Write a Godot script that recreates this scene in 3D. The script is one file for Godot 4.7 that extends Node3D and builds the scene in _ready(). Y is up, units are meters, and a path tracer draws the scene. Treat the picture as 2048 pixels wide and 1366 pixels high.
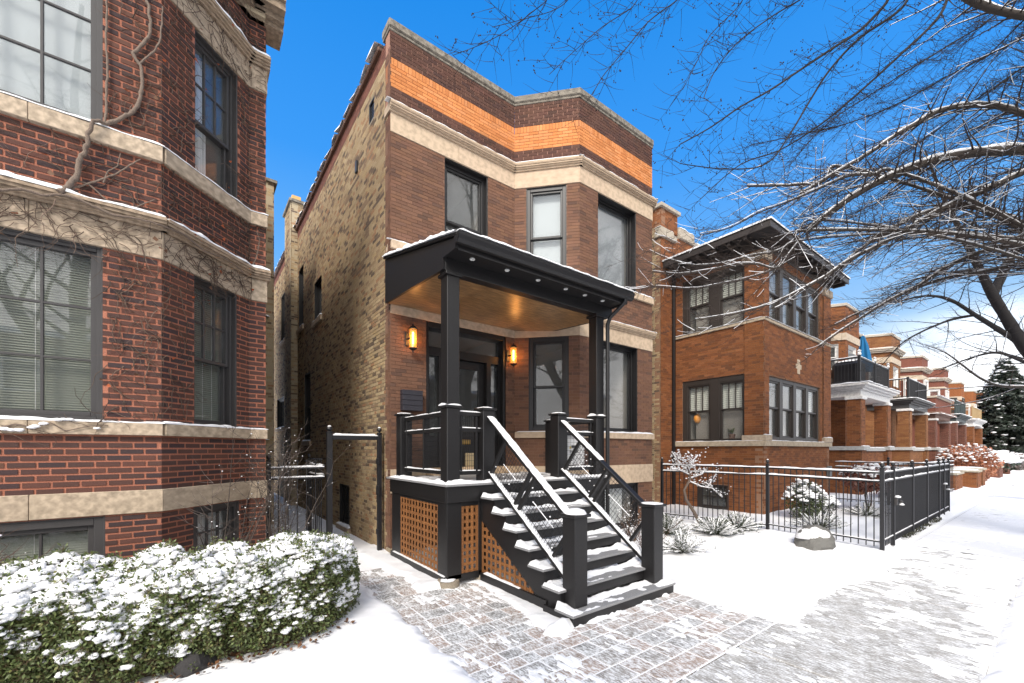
extends Node3D
# World: x runs along the street, y up, z = -D where D is the distance from the sidewalk into the lots.

var R := RandomNumberGenerator.new()
var N := FastNoiseLite.new()
var M := {}
var T := {}
const EYE := Vector3(0, 1.85, 0)
const YAW := 37.0

class MB:
	var v := PackedVector3Array()
	var n := PackedVector3Array()
	var c := PackedColorArray()
	var ix := PackedInt32Array()
	func quad(a: Vector3, b: Vector3, d: Vector3, e: Vector3, col := Color.WHITE) -> void:
		var k := v.size()
		var nn := (b - a).cross(d - a)
		if nn.length_squared() < 1e-18:
			nn = (d - a).cross(e - a)
		nn = nn.normalized()
		v.append(a); v.append(b); v.append(d); v.append(e)
		n.append(nn); n.append(nn); n.append(nn); n.append(nn)
		c.append(col); c.append(col); c.append(col); c.append(col)
		ix.append(k); ix.append(k + 2); ix.append(k + 1)
		ix.append(k); ix.append(k + 3); ix.append(k + 2)
	func tri(a: Vector3, b: Vector3, d: Vector3, col := Color.WHITE) -> void:
		var k := v.size()
		var nn := (b - a).cross(d - a).normalized()
		v.append(a); v.append(b); v.append(d)
		n.append(nn); n.append(nn); n.append(nn)
		c.append(col); c.append(col); c.append(col)
		ix.append(k); ix.append(k + 2); ix.append(k + 1)
	# right-handed axes: ax x ay points along az
	func obox(o: Vector3, ax: Vector3, ay: Vector3, az: Vector3, col := Color.WHITE, back := true) -> void:
		var p := o + az
		quad(p, p + ax, p + ax + ay, p + ay, col)
		quad(o, p, p + ay, o + ay, col)
		quad(p + ax, o + ax, o + ax + ay, p + ax + ay, col)
		quad(p + ay, p + ax + ay, o + ax + ay, o + ay, col)
		quad(o, o + ax, p + ax, p, col)
		if back:
			quad(o + ax, o, o + ay, o + ax + ay, col)
	func box(a: Vector3, b: Vector3, col := Color.WHITE) -> void:
		var lo := a.min(b)
		var s := (b - a).abs()
		obox(lo, Vector3(s.x, 0, 0), Vector3(0, s.y, 0), Vector3(0, 0, s.z), col)
	# chamfered box
	func cbox(a: Vector3, b: Vector3, ch := 0.006, col := Color.WHITE) -> void:
		var lo := a.min(b)
		var hi := a.max(b)
		cobox((lo + hi) / 2, Vector3(1, 0, 0), Vector3(0, 1, 0), Vector3(0, 0, 1), (hi - lo) / 2, ch, col)
	func cobox(m: Vector3, ex: Vector3, ey: Vector3, ez: Vector3, h: Vector3, ch := 0.006, col := Color.WHITE) -> void:
		ch = minf(ch, 0.45 * minf(h.x, minf(h.y, h.z)))
		var e := [ex, ey, ez]
		for ax in 3:
			var bx := (ax + 1) % 3
			var cx := (ax + 2) % 3
			for s in [-1.0, 1.0]:
				var o: Vector3 = m + e[ax] * h[ax] * s
				var q1: Vector3 = e[bx] * (h[bx] - ch)
				var q2: Vector3 = e[cx] * (h[cx] - ch)
				if s > 0:
					quad(o - q1 - q2, o + q1 - q2, o + q1 + q2, o - q1 + q2, col)
				else:
					quad(o - q1 + q2, o + q1 + q2, o + q1 - q2, o - q1 - q2, col)
		for ax in 3:
			var bx := (ax + 1) % 3
			var cx := (ax + 2) % 3
			for s in [-1.0, 1.0]:
				for t in [-1.0, 1.0]:
					var o1: Vector3 = m + e[bx] * h[bx] * s + e[cx] * (h[cx] - ch) * t
					var o2: Vector3 = m + e[bx] * (h[bx] - ch) * s + e[cx] * h[cx] * t
					var q: Vector3 = e[ax] * (h[ax] - ch)
					_edge(o1, o2, q, m, col)
		for s in [-1.0, 1.0]:
			for t in [-1.0, 1.0]:
				for w in [-1.0, 1.0]:
					var pa: Vector3 = m + ex * h.x * s + ey * (h.y - ch) * t + ez * (h.z - ch) * w
					var pb: Vector3 = m + ex * (h.x - ch) * s + ey * h.y * t + ez * (h.z - ch) * w
					var pc: Vector3 = m + ex * (h.x - ch) * s + ey * (h.y - ch) * t + ez * h.z * w
					if (pb - pa).cross(pc - pa).dot(pa - m) > 0:
						tri(pa, pb, pc, col)
					else:
						tri(pa, pc, pb, col)
	func _edge(o1: Vector3, o2: Vector3, q: Vector3, m: Vector3, col: Color) -> void:
		if (o2 - o1).cross(q).dot((o1 + o2) / 2 - m) > 0:
			quad(o1 - q, o2 - q, o2 + q, o1 + q, col)
		else:
			quad(o1 + q, o2 + q, o2 - q, o1 - q, col)
	# bar of rectangular section from a to b; w across (horizontal), h tall
	func bar(a: Vector3, b: Vector3, w: float, h: float, ch := 0.004, col := Color.WHITE, up := Vector3.UP) -> void:
		var ez := (b - a).normalized()
		if absf(ez.dot(up)) > 0.99:
			up = Vector3(0, 0, 1)
		var ex := up.cross(ez).normalized()
		var ey := ez.cross(ex)
		cobox((a + b) / 2, ex, ey, ez, Vector3(w / 2, h / 2, (b - a).length() / 2), ch, col)
	func tube(p: PackedVector3Array, r: PackedFloat32Array, sides := 6, col := Color.WHITE, cap := true) -> void:
		var m := p.size()
		if m < 2:
			return
		var d := (p[1] - p[0]).normalized()
		var x := d.cross(Vector3.UP)
		if x.length() < 0.05:
			x = d.cross(Vector3.RIGHT)
		x = x.normalized()
		var k0 := v.size()
		for i in m:
			var d2 := (p[mini(i + 1, m - 1)] - p[maxi(i - 1, 0)]).normalized()
			x = (x - d2 * x.dot(d2)).normalized()
			var y := d2.cross(x)
			for s in sides:
				var a := TAU * s / sides
				var nn := x * cos(a) + y * sin(a)
				v.append(p[i] + nn * r[i]); n.append(nn); c.append(col)
		for i in m - 1:
			for s in sides:
				var a := k0 + i * sides + s
				var b := k0 + i * sides + (s + 1) % sides
				ix.append(a); ix.append(a + sides); ix.append(b)
				ix.append(b); ix.append(a + sides); ix.append(b + sides)
		if cap:
			for e in [0, m - 1]:
				var k := v.size()
				var dir := (p[0] - p[1]).normalized() if e == 0 else (p[m - 1] - p[m - 2]).normalized()
				v.append(p[e]); n.append(dir); c.append(col)
				for s in sides:
					v.append(v[k0 + e * sides + s]); n.append(dir); c.append(col)
				for s in sides:
					ix.append(k)
					if e == 0:
						ix.append(k + 1 + s); ix.append(k + 1 + (s + 1) % sides)
					else:
						ix.append(k + 1 + (s + 1) % sides); ix.append(k + 1 + s)
	# turned shape about a vertical axis; prof: [radius, y] from bottom to top
	func lathe(o: Vector3, prof: Array, sides := 16, col := Color.WHITE) -> void:
		for i in prof.size() - 1:
			var r0: float = prof[i][0]
			var y0: float = prof[i][1]
			var r1: float = prof[i + 1][0]
			var y1: float = prof[i + 1][1]
			var sl := Vector2(y1 - y0, r0 - r1).normalized()
			var k := v.size()
			for s in sides + 1:
				var a := TAU * s / sides
				var d := Vector3(cos(a), 0, sin(a))
				var nn := d * sl.x + Vector3.UP * sl.y
				v.append(o + d * r0 + Vector3.UP * y0); n.append(nn); c.append(col)
				v.append(o + d * r1 + Vector3.UP * y1); n.append(nn); c.append(col)
			for s in sides:
				var a := k + s * 2
				ix.append(a); ix.append(a + 2); ix.append(a + 1)
				ix.append(a + 1); ix.append(a + 2); ix.append(a + 3)
	# lumpy pebble
	func blob(o: Vector3, r: Vector3, noise: FastNoiseLite, amp := 0.3, seg := 8, col := Color.WHITE, flat_bottom := -2.0) -> void:
		var rings := maxi(3, seg / 2)
		var k := v.size()
		for i in rings + 1:
			var th := PI * i / rings
			for j in seg:
				var ph := TAU * j / seg
				var d := Vector3(sin(th) * cos(ph), cos(th), sin(th) * sin(ph))
				var s := 1.0 + amp * noise.get_noise_3dv((d + o * 7.3) * 60.0)
				var q := d * s
				q.y = maxf(q.y, flat_bottom)
				v.append(o + q * r); n.append((d / r).normalized()); c.append(col)
		for i in rings:
			for j in seg:
				var a := k + i * seg + j
				var b := k + i * seg + (j + 1) % seg
				ix.append(a); ix.append(a + seg); ix.append(b)
				ix.append(b); ix.append(a + seg); ix.append(b + seg)
	func prism(pts: PackedVector2Array, y0: float, y1: float, col := Color.WHITE) -> void:
		# pts = (x, D) going counter-clockwise when seen from above with D away
		var m := pts.size()
		var t := Geometry2D.triangulate_polygon(pts)
		for i in m:
			var a := pts[i]
			var b := pts[(i + 1) % m]
			quad(Vector3(a.x, y0, -a.y), Vector3(b.x, y0, -b.y), Vector3(b.x, y1, -b.y), Vector3(a.x, y1, -a.y), col)
		for i in range(0, t.size(), 3):
			var a := Vector3(pts[t[i]].x, y1, -pts[t[i]].y)
			var b := Vector3(pts[t[i + 1]].x, y1, -pts[t[i + 1]].y)
			var d := Vector3(pts[t[i + 2]].x, y1, -pts[t[i + 2]].y)
			if (b - a).cross(d - a).y < 0:
				var z := b
				b = d
				d = z
			tri(a, b, d, col)
			var e := Vector3(0, y0 - y1, 0)
			tri(a + e, d + e, b + e, col)
	func mesh() -> ArrayMesh:
		var a := []
		a.resize(Mesh.ARRAY_MAX)
		a[Mesh.ARRAY_VERTEX] = v
		a[Mesh.ARRAY_NORMAL] = n
		a[Mesh.ARRAY_COLOR] = c
		a[Mesh.ARRAY_INDEX] = ix
		var m := ArrayMesh.new()
		m.add_surface_from_arrays(Mesh.PRIMITIVE_TRIANGLES, a)
		return m

func P(x: float, y: float, d: float) -> Vector3:
	return Vector3(x, y, -d)

func put(b: MB, called: String, m: Material, parent: Node) -> MeshInstance3D:
	if b.ix.size() == 0:
		return null
	var o := MeshInstance3D.new()
	o.name = called
	o.mesh = b.mesh()
	o.mesh.surface_set_material(0, m)
	parent.add_child(o, true)
	return o

var taken := {}
func numbered(called: String) -> String:
	var k: int = taken.get(called, 0)
	taken[called] = k + 1
	return called if k == 0 else "%s_%03d" % [called, k]

func thing(called: String, label: String, category: String, group := "", at := Vector3.ZERO) -> Node3D:
	var o := Node3D.new()
	o.name = numbered(called)
	add_child(o)
	o.position = at
	o.set_meta("label", label)
	o.set_meta("category", category)
	if group:
		o.set_meta("group", group)
	return o

func structure(o: Node, label := "") -> Node:
	o.set_meta("kind", "structure")
	if label:
		o.set_meta("label", label)
	return o

func stuff(o: Node) -> Node:
	o.set_meta("kind", "stuff")
	return o

func lin(r: float, g: float, b: float) -> Color:
	return Color(r, g, b)

func noise_tex(key: String, freq: float, oct: int, lo: float, hi: float, w := 512, kind := FastNoiseLite.TYPE_SIMPLEX_SMOOTH, sx := 1.0, power := 1.0) -> ImageTexture:
	if T.has(key):
		return T[key]
	var f := FastNoiseLite.new()
	f.seed = key.hash() % 10000
	f.noise_type = kind
	f.frequency = freq
	f.fractal_octaves = oct
	var im := f.get_seamless_image(w, w, false, false, 0.2)
	if sx != 1.0:
		im.resize(int(w * sx), w)
		im = _tile_x(im, w)
	var out := Image.create(w, w, true, Image.FORMAT_L8)
	for y in w:
		for x in w:
			var g := pow(im.get_pixel(x, y).r, power)
			g = lerpf(lo, hi, g)
			out.set_pixel(x, y, Color(g, g, g))
	T[key] = ImageTexture.create_from_image(out)
	return T[key]

func _tile_x(im: Image, w: int) -> Image:
	var o := Image.create(w, w, false, im.get_format())
	var k := im.get_width()
	var x := 0
	while x < w:
		o.blit_rect(im, Rect2i(0, 0, mini(k, w - x), w), Vector2i(x, 0))
		x += k
	return o

func mat(key: String, col: Color, rough := 0.8, o := {}) -> StandardMaterial3D:
	if M.has(key):
		return M[key]
	var m := StandardMaterial3D.new()
	m.resource_name = key
	m.albedo_color = col.linear_to_srgb()
	m.roughness = rough
	m.metallic_specular = o.get("spec", 0.5)
	if o.get("vc", false):
		m.vertex_color_use_as_albedo = true
	if o.has("tex"):
		m.albedo_texture = o.tex
	if o.has("rtex"):
		m.roughness_texture = o.rtex
	if o.has("bump"):
		m.heightmap_enabled = true
		m.heightmap_texture = o.bump
		m.heightmap_scale = o.get("bump_cm", 0.3)
	if o.has("tex") or o.has("bump") or o.has("rtex"):
		m.uv1_triplanar = true
		m.uv1_world_triplanar = true
		m.uv1_scale = Vector3.ONE * o.get("scale", 1.0) if o.get("scale", 1.0) is float else o.scale
	if o.has("metal"):
		m.metallic = o.metal
	if o.has("alpha"):
		m.transparency = BaseMaterial3D.TRANSPARENCY_ALPHA
		m.albedo_color.a = o.alpha
	if o.has("emit"):
		m.emission_enabled = true
		m.emission = o.emit.linear_to_srgb()
		m.emission_energy_multiplier = o.get("power", 1.0)
	if o.has("sss"):
		m.subsurf_scatter_enabled = true
		m.subsurf_scatter_strength = o.sss
	if o.has("back"):
		m.backlight_enabled = true
		m.backlight = o.back.linear_to_srgb()
	m.cull_mode = BaseMaterial3D.CULL_DISABLED if o.get("two", false) else BaseMaterial3D.CULL_BACK
	M[key] = m
	return m

func setup_view() -> void:
	var cam := Camera3D.new()
	cam.name = "camera"
	add_child(cam)
	cam.position = EYE
	cam.rotation_degrees.y = -YAW
	cam.projection = Camera3D.PROJECTION_FRUSTUM
	cam.near = 0.05
	cam.far = 900.0
	cam.keep_aspect = Camera3D.KEEP_HEIGHT
	cam.size = 1366.0 / 841.0 * cam.near
	cam.frustum_offset = Vector2(0, 217.0 / 841.0 * cam.near)
	cam.current = true
	var env := Environment.new()
	env.background_mode = Environment.BG_SKY
	env.sky = Sky.new()
	var pm := PanoramaSkyMaterial.new()
	pm.panorama = sky_picture()
	pm.filter = true
	env.sky.sky_material = pm
	env.background_energy_multiplier = 1.0
	env.tonemap_mode = Environment.TONE_MAPPER_LINEAR
	env.tonemap_exposure = 2.0
	env.fog_enabled = false
	env.fog_density = 0.0022
	env.fog_light_color = Color(0.93, 0.95, 1.0)
	env.sdfgi_enabled = true
	env.ssao_enabled = true
	env.ssil_enabled = true
	var we := WorldEnvironment.new()
	we.name = "world_environment"
	we.environment = env
	add_child(we)
	var sun := DirectionalLight3D.new()
	sun.name = "sun"
	sun.light_energy = 0.65
	sun.light_angular_distance = 18.0
	sun.light_color = Color(1.0, 0.97, 0.93)
	sun.shadow_enabled = true
	add_child(sun)
	sun.look_at_from_position(Vector3(-12, 14, 11), Vector3.ZERO)

# A winter sky: a wide clearing of deep blue over the houses, white cloud overhead and across the street,
# the cloud that the windows of the houses mirror.
func sky_picture() -> ImageTexture:
	var w := 768
	var h := 384
	var im := Image.create(w, h, false, Image.FORMAT_RGBF)
	var f := FastNoiseLite.new()
	f.seed = 5
	f.frequency = 0.9
	f.fractal_octaves = 5
	var mid := Vector3(sin(deg_to_rad(36)) * cos(deg_to_rad(24)), sin(deg_to_rad(24)), -cos(deg_to_rad(36)) * cos(deg_to_rad(24)))
	var stops := [0.0, 6.0, 13.0, 22.0, 33.0, 47.0, 90.0]
	var cols := [Vector3(0.45, 0.48, 0.52), Vector3(0.40, 0.45, 0.51), Vector3(0.205, 0.335, 0.50), Vector3(0.078, 0.238, 0.50), Vector3(0.025, 0.172, 0.48), Vector3(0.0095, 0.137, 0.43), Vector3(0.010, 0.09, 0.30)]
	for y in h:
		var el := PI / 2 - (y + 0.5) / h * PI
		for x in w:
			var az := (x + 0.5) / w * TAU
			var d := Vector3(sin(az) * cos(el), sin(el), -cos(az) * cos(el))
			var e := rad_to_deg(maxf(el, 0.0))
			var col: Vector3 = cols[6]
			for i in 6:
				if e < stops[i + 1]:
					col = cols[i].lerp(cols[i + 1], (e - stops[i]) / (stops[i + 1] - stops[i]))
					break
			var q := Vector3(d.x, d.y * 2.2, d.z) * 2.0
			var ns := f.get_noise_3dv(q)
			var away := rad_to_deg(acos(clampf(d.dot(mid), -1, 1)))
			var cover := smoothstep(60.0, 88.0, away + ns * 26.0)
			cover = maxf(cover, 0.75 * smoothstep(13.0, 2.0, e + ns * 10.0))
			var g := 0.98 + 0.42 * f.get_noise_3dv(q * 1.7 + Vector3(9, 3, 1))
			var cloud := Vector3(1.005, 1.0, 1.005) * g
			if e < 4.0 and away < 70.0:
				cloud = Vector3(0.46, 0.485, 0.51)
			col = col.lerp(cloud, cover)
			im.set_pixel(x, y, Color(col.x, col.y, col.z))
	return ImageTexture.create_from_image(im)

func setup_materials() -> void:
	var grain := noise_tex("grain", 0.09, 3, 0.62, 1.12, 512)
	var soft := noise_tex("soft", 0.012, 5, 0.86, 1.08, 512)
	var rough_n := noise_tex("pits", 0.12, 3, 0.0, 1.0, 512)
	var wood := noise_tex("wood", 0.03, 4, 0.45, 1.15, 512, FastNoiseLite.TYPE_SIMPLEX_SMOOTH, 0.125)
	T["grain"] = grain
	mat("brick", Color.WHITE, 0.85, {"vc": true, "tex": grain, "scale": 3.0, "bump": rough_n, "bump_cm": 0.05, "spec": 0.3})
	mat("mortar", Color.WHITE, 0.95, {"vc": true, "tex": grain, "scale": 2.3, "bump": rough_n, "bump_cm": 0.06, "spec": 0.2})
	mat("limestone", Color.WHITE, 0.85, {"vc": true, "tex": soft, "scale": 1.3, "spec": 0.3})
	mat("weathered_stone", Color.WHITE, 0.9, {"vc": true, "tex": noise_tex("weather", 0.02, 6, 0.74, 1.10, 512), "scale": 1.1, "spec": 0.2})
	mat("far_brick", Color.WHITE, 0.9, {"vc": true, "tex": noise_tex("courses", 0.05, 3, 0.55, 1.15, 512, FastNoiseLite.TYPE_SIMPLEX_SMOOTH, 3.0), "scale": Vector3(1.2, 4.0, 1.2), "spec": 0.2})
	mat("snow", lin(0.83, 0.833, 0.845), 0.85, {"bump": rough_n, "bump_cm": 0.12, "scale": 2.0, "spec": 0.3})
	mat("black_paint", lin(0.0125, 0.0115, 0.012), 0.45, {"tex": noise_tex("paint_grain", 0.03, 4, 0.55, 1.3, 512, FastNoiseLite.TYPE_SIMPLEX_SMOOTH, 0.125), "scale": 1.4})
	mat("black_iron", lin(0.012, 0.012, 0.014), 0.45)
	mat("dark_bronze", lin(0.045, 0.042, 0.042), 0.5)
	mat("brown_frame", lin(0.035, 0.028, 0.024), 0.5)
	mat("white_trim", lin(0.72, 0.71, 0.69), 0.55, {"tex": soft, "scale": 1.5})
	mat("grey_board", lin(0.34, 0.34, 0.345), 0.6, {"tex": grain, "scale": 2.0})
	mat("cedar", Color.WHITE, 0.7, {"vc": true, "tex": wood, "scale": 2.0})
	mat("plywood", Color.WHITE, 0.32, {"vc": true, "tex": noise_tex("ply", 0.05, 4, 0.15, 1.55, 512, FastNoiseLite.TYPE_SIMPLEX_SMOOTH, 5.0), "scale": Vector3(0.5, 1.5, 2.2)})
	mat("concrete", lin(0.40, 0.34, 0.26), 0.9, {"tex": grain, "scale": 1.6, "bump": rough_n, "bump_cm": 0.3})
	mat("room", lin(0.24, 0.22, 0.19), 0.9)
	mat("pale_room", lin(0.30, 0.29, 0.27), 0.9)
	mat("blind", lin(0.24, 0.26, 0.205), 0.8)
	mat("white_blind", lin(0.66, 0.68, 0.60), 0.8)
	mat("curtain", lin(0.55, 0.57, 0.57), 0.9)
	mat("shade", lin(0.40, 0.44, 0.45), 0.9)
	mat("cloud_reflection", lin(0.20, 0.22, 0.235), 0.9)  # mirrored cloud of the upper bay window, put into a flat colour
	mat("glass", lin(0.5, 0.55, 0.55), 0.02, {"alpha": 0.04})
	mat("wet_glass", lin(0.5, 0.55, 0.55), 0.06, {"alpha": 0.10})
	mat("clay_tile", lin(0.17, 0.085, 0.055), 0.7, {"tex": grain, "scale": 2.0})
	mat("old_stone", lin(0.25, 0.222, 0.18), 0.9, {"tex": noise_tex("stain", 0.02, 5, 0.55, 1.15), "scale": 0.8})
	mat("brass", lin(0.75, 0.52, 0.18), 0.3, {"metal": 1.0})
	mat("white_plastic", lin(0.75, 0.75, 0.75), 0.4)
	mat("bark", Color.WHITE, 0.9, {"vc": true, "tex": grain, "scale": 2.0, "bump": rough_n, "bump_cm": 0.6})
	mat("leaf", Color.WHITE, 0.55, {"vc": true, "back": lin(0.12, 0.14, 0.05), "two": true})
	mat("boulder", lin(0.20, 0.195, 0.18), 0.9, {"tex": grain, "scale": 2.5, "bump": rough_n, "bump_cm": 0.8})

# ---------------------------------------------------------------- brick walls
const FACE := {"len": 0.205, "h": 0.0635, "j": 0.0065, "cols": [Color(0.228, 0.122, 0.080), Color(0.212, 0.114, 0.077), Color(0.240, 0.128, 0.083), Color(0.198, 0.108, 0.074), Color(0.160, 0.092, 0.068), Color(0.236, 0.124, 0.079), Color(0.220, 0.117, 0.078), Color(0.205, 0.112, 0.076)], "mortar": Color(0.29, 0.175, 0.125)}
const PARAPET := {"len": 0.205, "h": 0.0655, "j": 0.011, "cols": [Color(0.130, 0.067, 0.050), Color(0.115, 0.060, 0.047), Color(0.145, 0.074, 0.055), Color(0.098, 0.054, 0.044), Color(0.135, 0.068, 0.050)], "mortar": Color(0.46, 0.26, 0.195)}
const TAPESTRY := {"len": 0.205, "h": 0.0655, "j": 0.009, "cols": [Color(0.76, 0.300, 0.105), Color(0.72, 0.280, 0.098), Color(0.79, 0.325, 0.125), Color(0.67, 0.250, 0.085), Color(0.76, 0.315, 0.125)], "mortar": Color(0.42, 0.185, 0.10)}
const COMMON := {"len": 0.205, "h": 0.0670, "j": 0.014, "cols": [Color(0.50, 0.375, 0.225), Color(0.52, 0.40, 0.245), Color(0.46, 0.34, 0.205), Color(0.42, 0.30, 0.18), Color(0.31, 0.215, 0.14), Color(0.175, 0.13, 0.096), Color(0.47, 0.34, 0.195), Color(0.42, 0.245, 0.14), Color(0.36, 0.25, 0.155), Color(0.50, 0.365, 0.20), Color(0.46, 0.34, 0.205), Color(0.49, 0.37, 0.22), Color(0.21, 0.15, 0.105)], "mortar": Color(0.52, 0.43, 0.295)}
const ROUGH := {"len": 0.205, "h": 0.0660, "j": 0.0195, "cols": [Color(0.105, 0.061, 0.053), Color(0.086, 0.054, 0.051), Color(0.122, 0.066, 0.054), Color(0.076, 0.052, 0.051), Color(0.112, 0.062, 0.051), Color(0.150, 0.074, 0.055)], "mortar": Color(0.50, 0.205, 0.135)}
const ORANGE := {"len": 0.205, "h": 0.0660, "j": 0.007, "cols": [Color(0.305, 0.118, 0.050), Color(0.275, 0.108, 0.047), Color(0.335, 0.136, 0.060), Color(0.245, 0.098, 0.045), Color(0.205, 0.088, 0.046), Color(0.315, 0.122, 0.050)], "mortar": Color(0.36, 0.205, 0.13)}
const MAROON := {"len": 0.205, "h": 0.0680, "j": 0.009, "cols": [Color(0.225, 0.094, 0.068), Color(0.195, 0.084, 0.062), Color(0.25, 0.106, 0.075), Color(0.175, 0.078, 0.060)], "mortar": Color(0.36, 0.22, 0.17)}

var brick_meshes := {}

func new_house(root: Node3D) -> Dictionary:
	return {"root": root, "bricks": [], "stone": MB.new(), "mortar": MB.new()}

# A wall from p0 to p1 (x, D), seen from outside with p0 on the left. holes: [u0, u1, y0, y1].
func wall(hs: Dictionary, p0: Vector2, p1: Vector2, y0: float, y1: float, holes: Array, st: Dictionary, thick := 0.22, tooth := 0, soldier := false) -> void:
	var ex := Vector3(p1.x - p0.x, 0, -(p1.y - p0.y))
	var L := ex.length()
	ex /= L
	var nn := ex.cross(Vector3.UP)
	var o := Vector3(p0.x, 0, -p0.y)
	var mb: MB = hs.mortar
	# backing of mortar, cut round the openings
	var cuts := [0.0, L]
	for q in holes:
		for k in 2:
			if q[k] > 0.001 and q[k] < L - 0.001:
				cuts.append(q[k])
	cuts.sort()
	for i in cuts.size() - 1:
		var ua: float = cuts[i]
		var ub: float = cuts[i + 1]
		if ub - ua < 0.002:
			continue
		var um := (ua + ub) / 2
		var spans := [[y0, y1]]
		for q in holes:
			if q[0] < um and q[1] > um:
				var nx := []
				for s in spans:
					if q[3] <= s[0] or q[2] >= s[1]:
						nx.append(s)
						continue
					if q[2] > s[0]:
						nx.append([s[0], q[2]])
					if q[3] < s[1]:
						nx.append([q[3], s[1]])
				spans = nx
		for s in spans:
			mb.obox(o + ex * ua + Vector3.UP * s[0] - nn * thick, ex * (ub - ua), Vector3.UP * (s[1] - s[0]), nn * (thick - 0.007), st.mortar)
	# bricks
	var rows := int(ceil((y1 - y0) / st.h - 0.15))
	var h: float = (y1 - y0) / rows if not soldier else y1 - y0
	if soldier:
		rows = 1
	var bl: float = 0.068 if soldier else st.len
	for r in rows:
		var ya: float = y0 + r * h
		var yb: float = ya + h - st.j
		var ym := (ya + yb) / 2
		var spans := [[0.0, L]]
		if tooth == 1:
			spans = [[0.0, L - (0.24 if (r / 5) % 2 == 0 else 0.13)]]
		elif tooth == -1:
			spans = [[L - (0.23 if (r / 5) % 2 == 0 else 0.12), L]]
		for q in holes:
			if q[2] < ym and q[3] > ym:
				var nx := []
				for s in spans:
					if q[1] <= s[0] or q[0] >= s[1]:
						nx.append(s)
						continue
					if q[0] > s[0] + 0.01:
						nx.append([s[0], q[0]])
					if q[1] < s[1] - 0.01:
						nx.append([q[1], s[1]])
				spans = nx
		for s in spans:
			var u: float = -(bl * 0.5 if r % 2 == 1 else 0.0) - bl * floor(0.0)
			u += R.randf_range(-0.012, 0.012)
			while u < s[1]:
				var ln := bl
				if r % 6 == 5 and st == COMMON:
					ln = bl * 0.5
				var a: float = maxf(u, s[0])
				var b: float = minf(u + ln - st.j, s[1])
				u += ln
				if b - a < 0.025:
					continue
				var jut := R.randf_range(-0.0015, 0.0015)
				var ci := R.randi() % int(st.cols.size())
				hs.bricks.append([o + ex * a + Vector3.UP * ya + nn * (jut - 0.02), ex * (b - a), Vector3.UP * (yb - ya), nn * 0.02, st.cols[ci], a + p0.x * 0.7])

func brick_mesh(col: Color) -> ArrayMesh:
	if not brick_meshes.has(col):
		var b := MB.new()
		b.obox(Vector3.ZERO, Vector3.RIGHT, Vector3.UP, Vector3.BACK, col)
		var m := b.mesh()
		m.surface_set_material(0, M.brick)
		brick_meshes[col] = m
	return brick_meshes[col]

func in_frame(p: Vector3) -> bool:
	var d := p - EYE
	var t := deg_to_rad(YAW)
	var fw := d.x * sin(t) - d.z * cos(t)
	if fw < 0.5:
		return false
	var px := 1024 + 841 * (d.x * cos(t) + d.z * sin(t)) / fw
	var py := 900 - 841 * d.y / fw
	return px > 0 and px < 2048 and py > 0 and py < 1366

# The bricks that show largest become parts, the others one part.
func finish_house(hs: Dictionary, singles := 300) -> void:
	var root: Node3D = hs.root
	if hs.mortar.ix.size() > 0:
		put(hs.mortar, "wall", M.mortar, root)
	if hs.stone.ix.size() > 0:
		put(hs.stone, "stone_trim", M.limestone, root)
	var order := []
	var list: Array = hs.bricks
	for i in list.size():
		var b: Array = list[i]
		var m: Vector3 = b[0] + b[1] / 2 + b[2] / 2
		var sc := 0.0
		if in_frame(m):
			var d := m - EYE
			sc = b[1].length() * b[2].length() * absf(d.dot(b[3])) / 0.02 / pow(d.length(), 3)
		order.append([sc, i])
	order.sort_custom(func(a, b): return a[0] > b[0])
	var rest := MB.new()
	for k in order.size():
		var b: Array = list[order[k][1]]
		if k < singles and order[k][0] > 0:
			var o := MeshInstance3D.new()
			o.name = "brick"
			o.mesh = brick_mesh(b[4])
			o.transform = Transform3D(b[1], b[2], b[3], b[0])
			root.add_child(o, true)
		else:
			var w0: Vector3 = b[0]
			var j := R.randf_range(0.92, 1.08) * (1.0 + 0.14 * N.get_noise_2d(b[5] * 70.0, w0.y * 90.0) + 0.12 * N.get_noise_2d(b[5] * 300.0 + 40.0, w0.y * 260.0))
			rest.obox(b[0], b[1], b[2], b[3], Color(b[4].r * j, b[4].g * j, b[4].b * j), false)
	if rest.ix.size() > 0:
		stuff(put(rest, "brickwork", M.brick, root))

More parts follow.
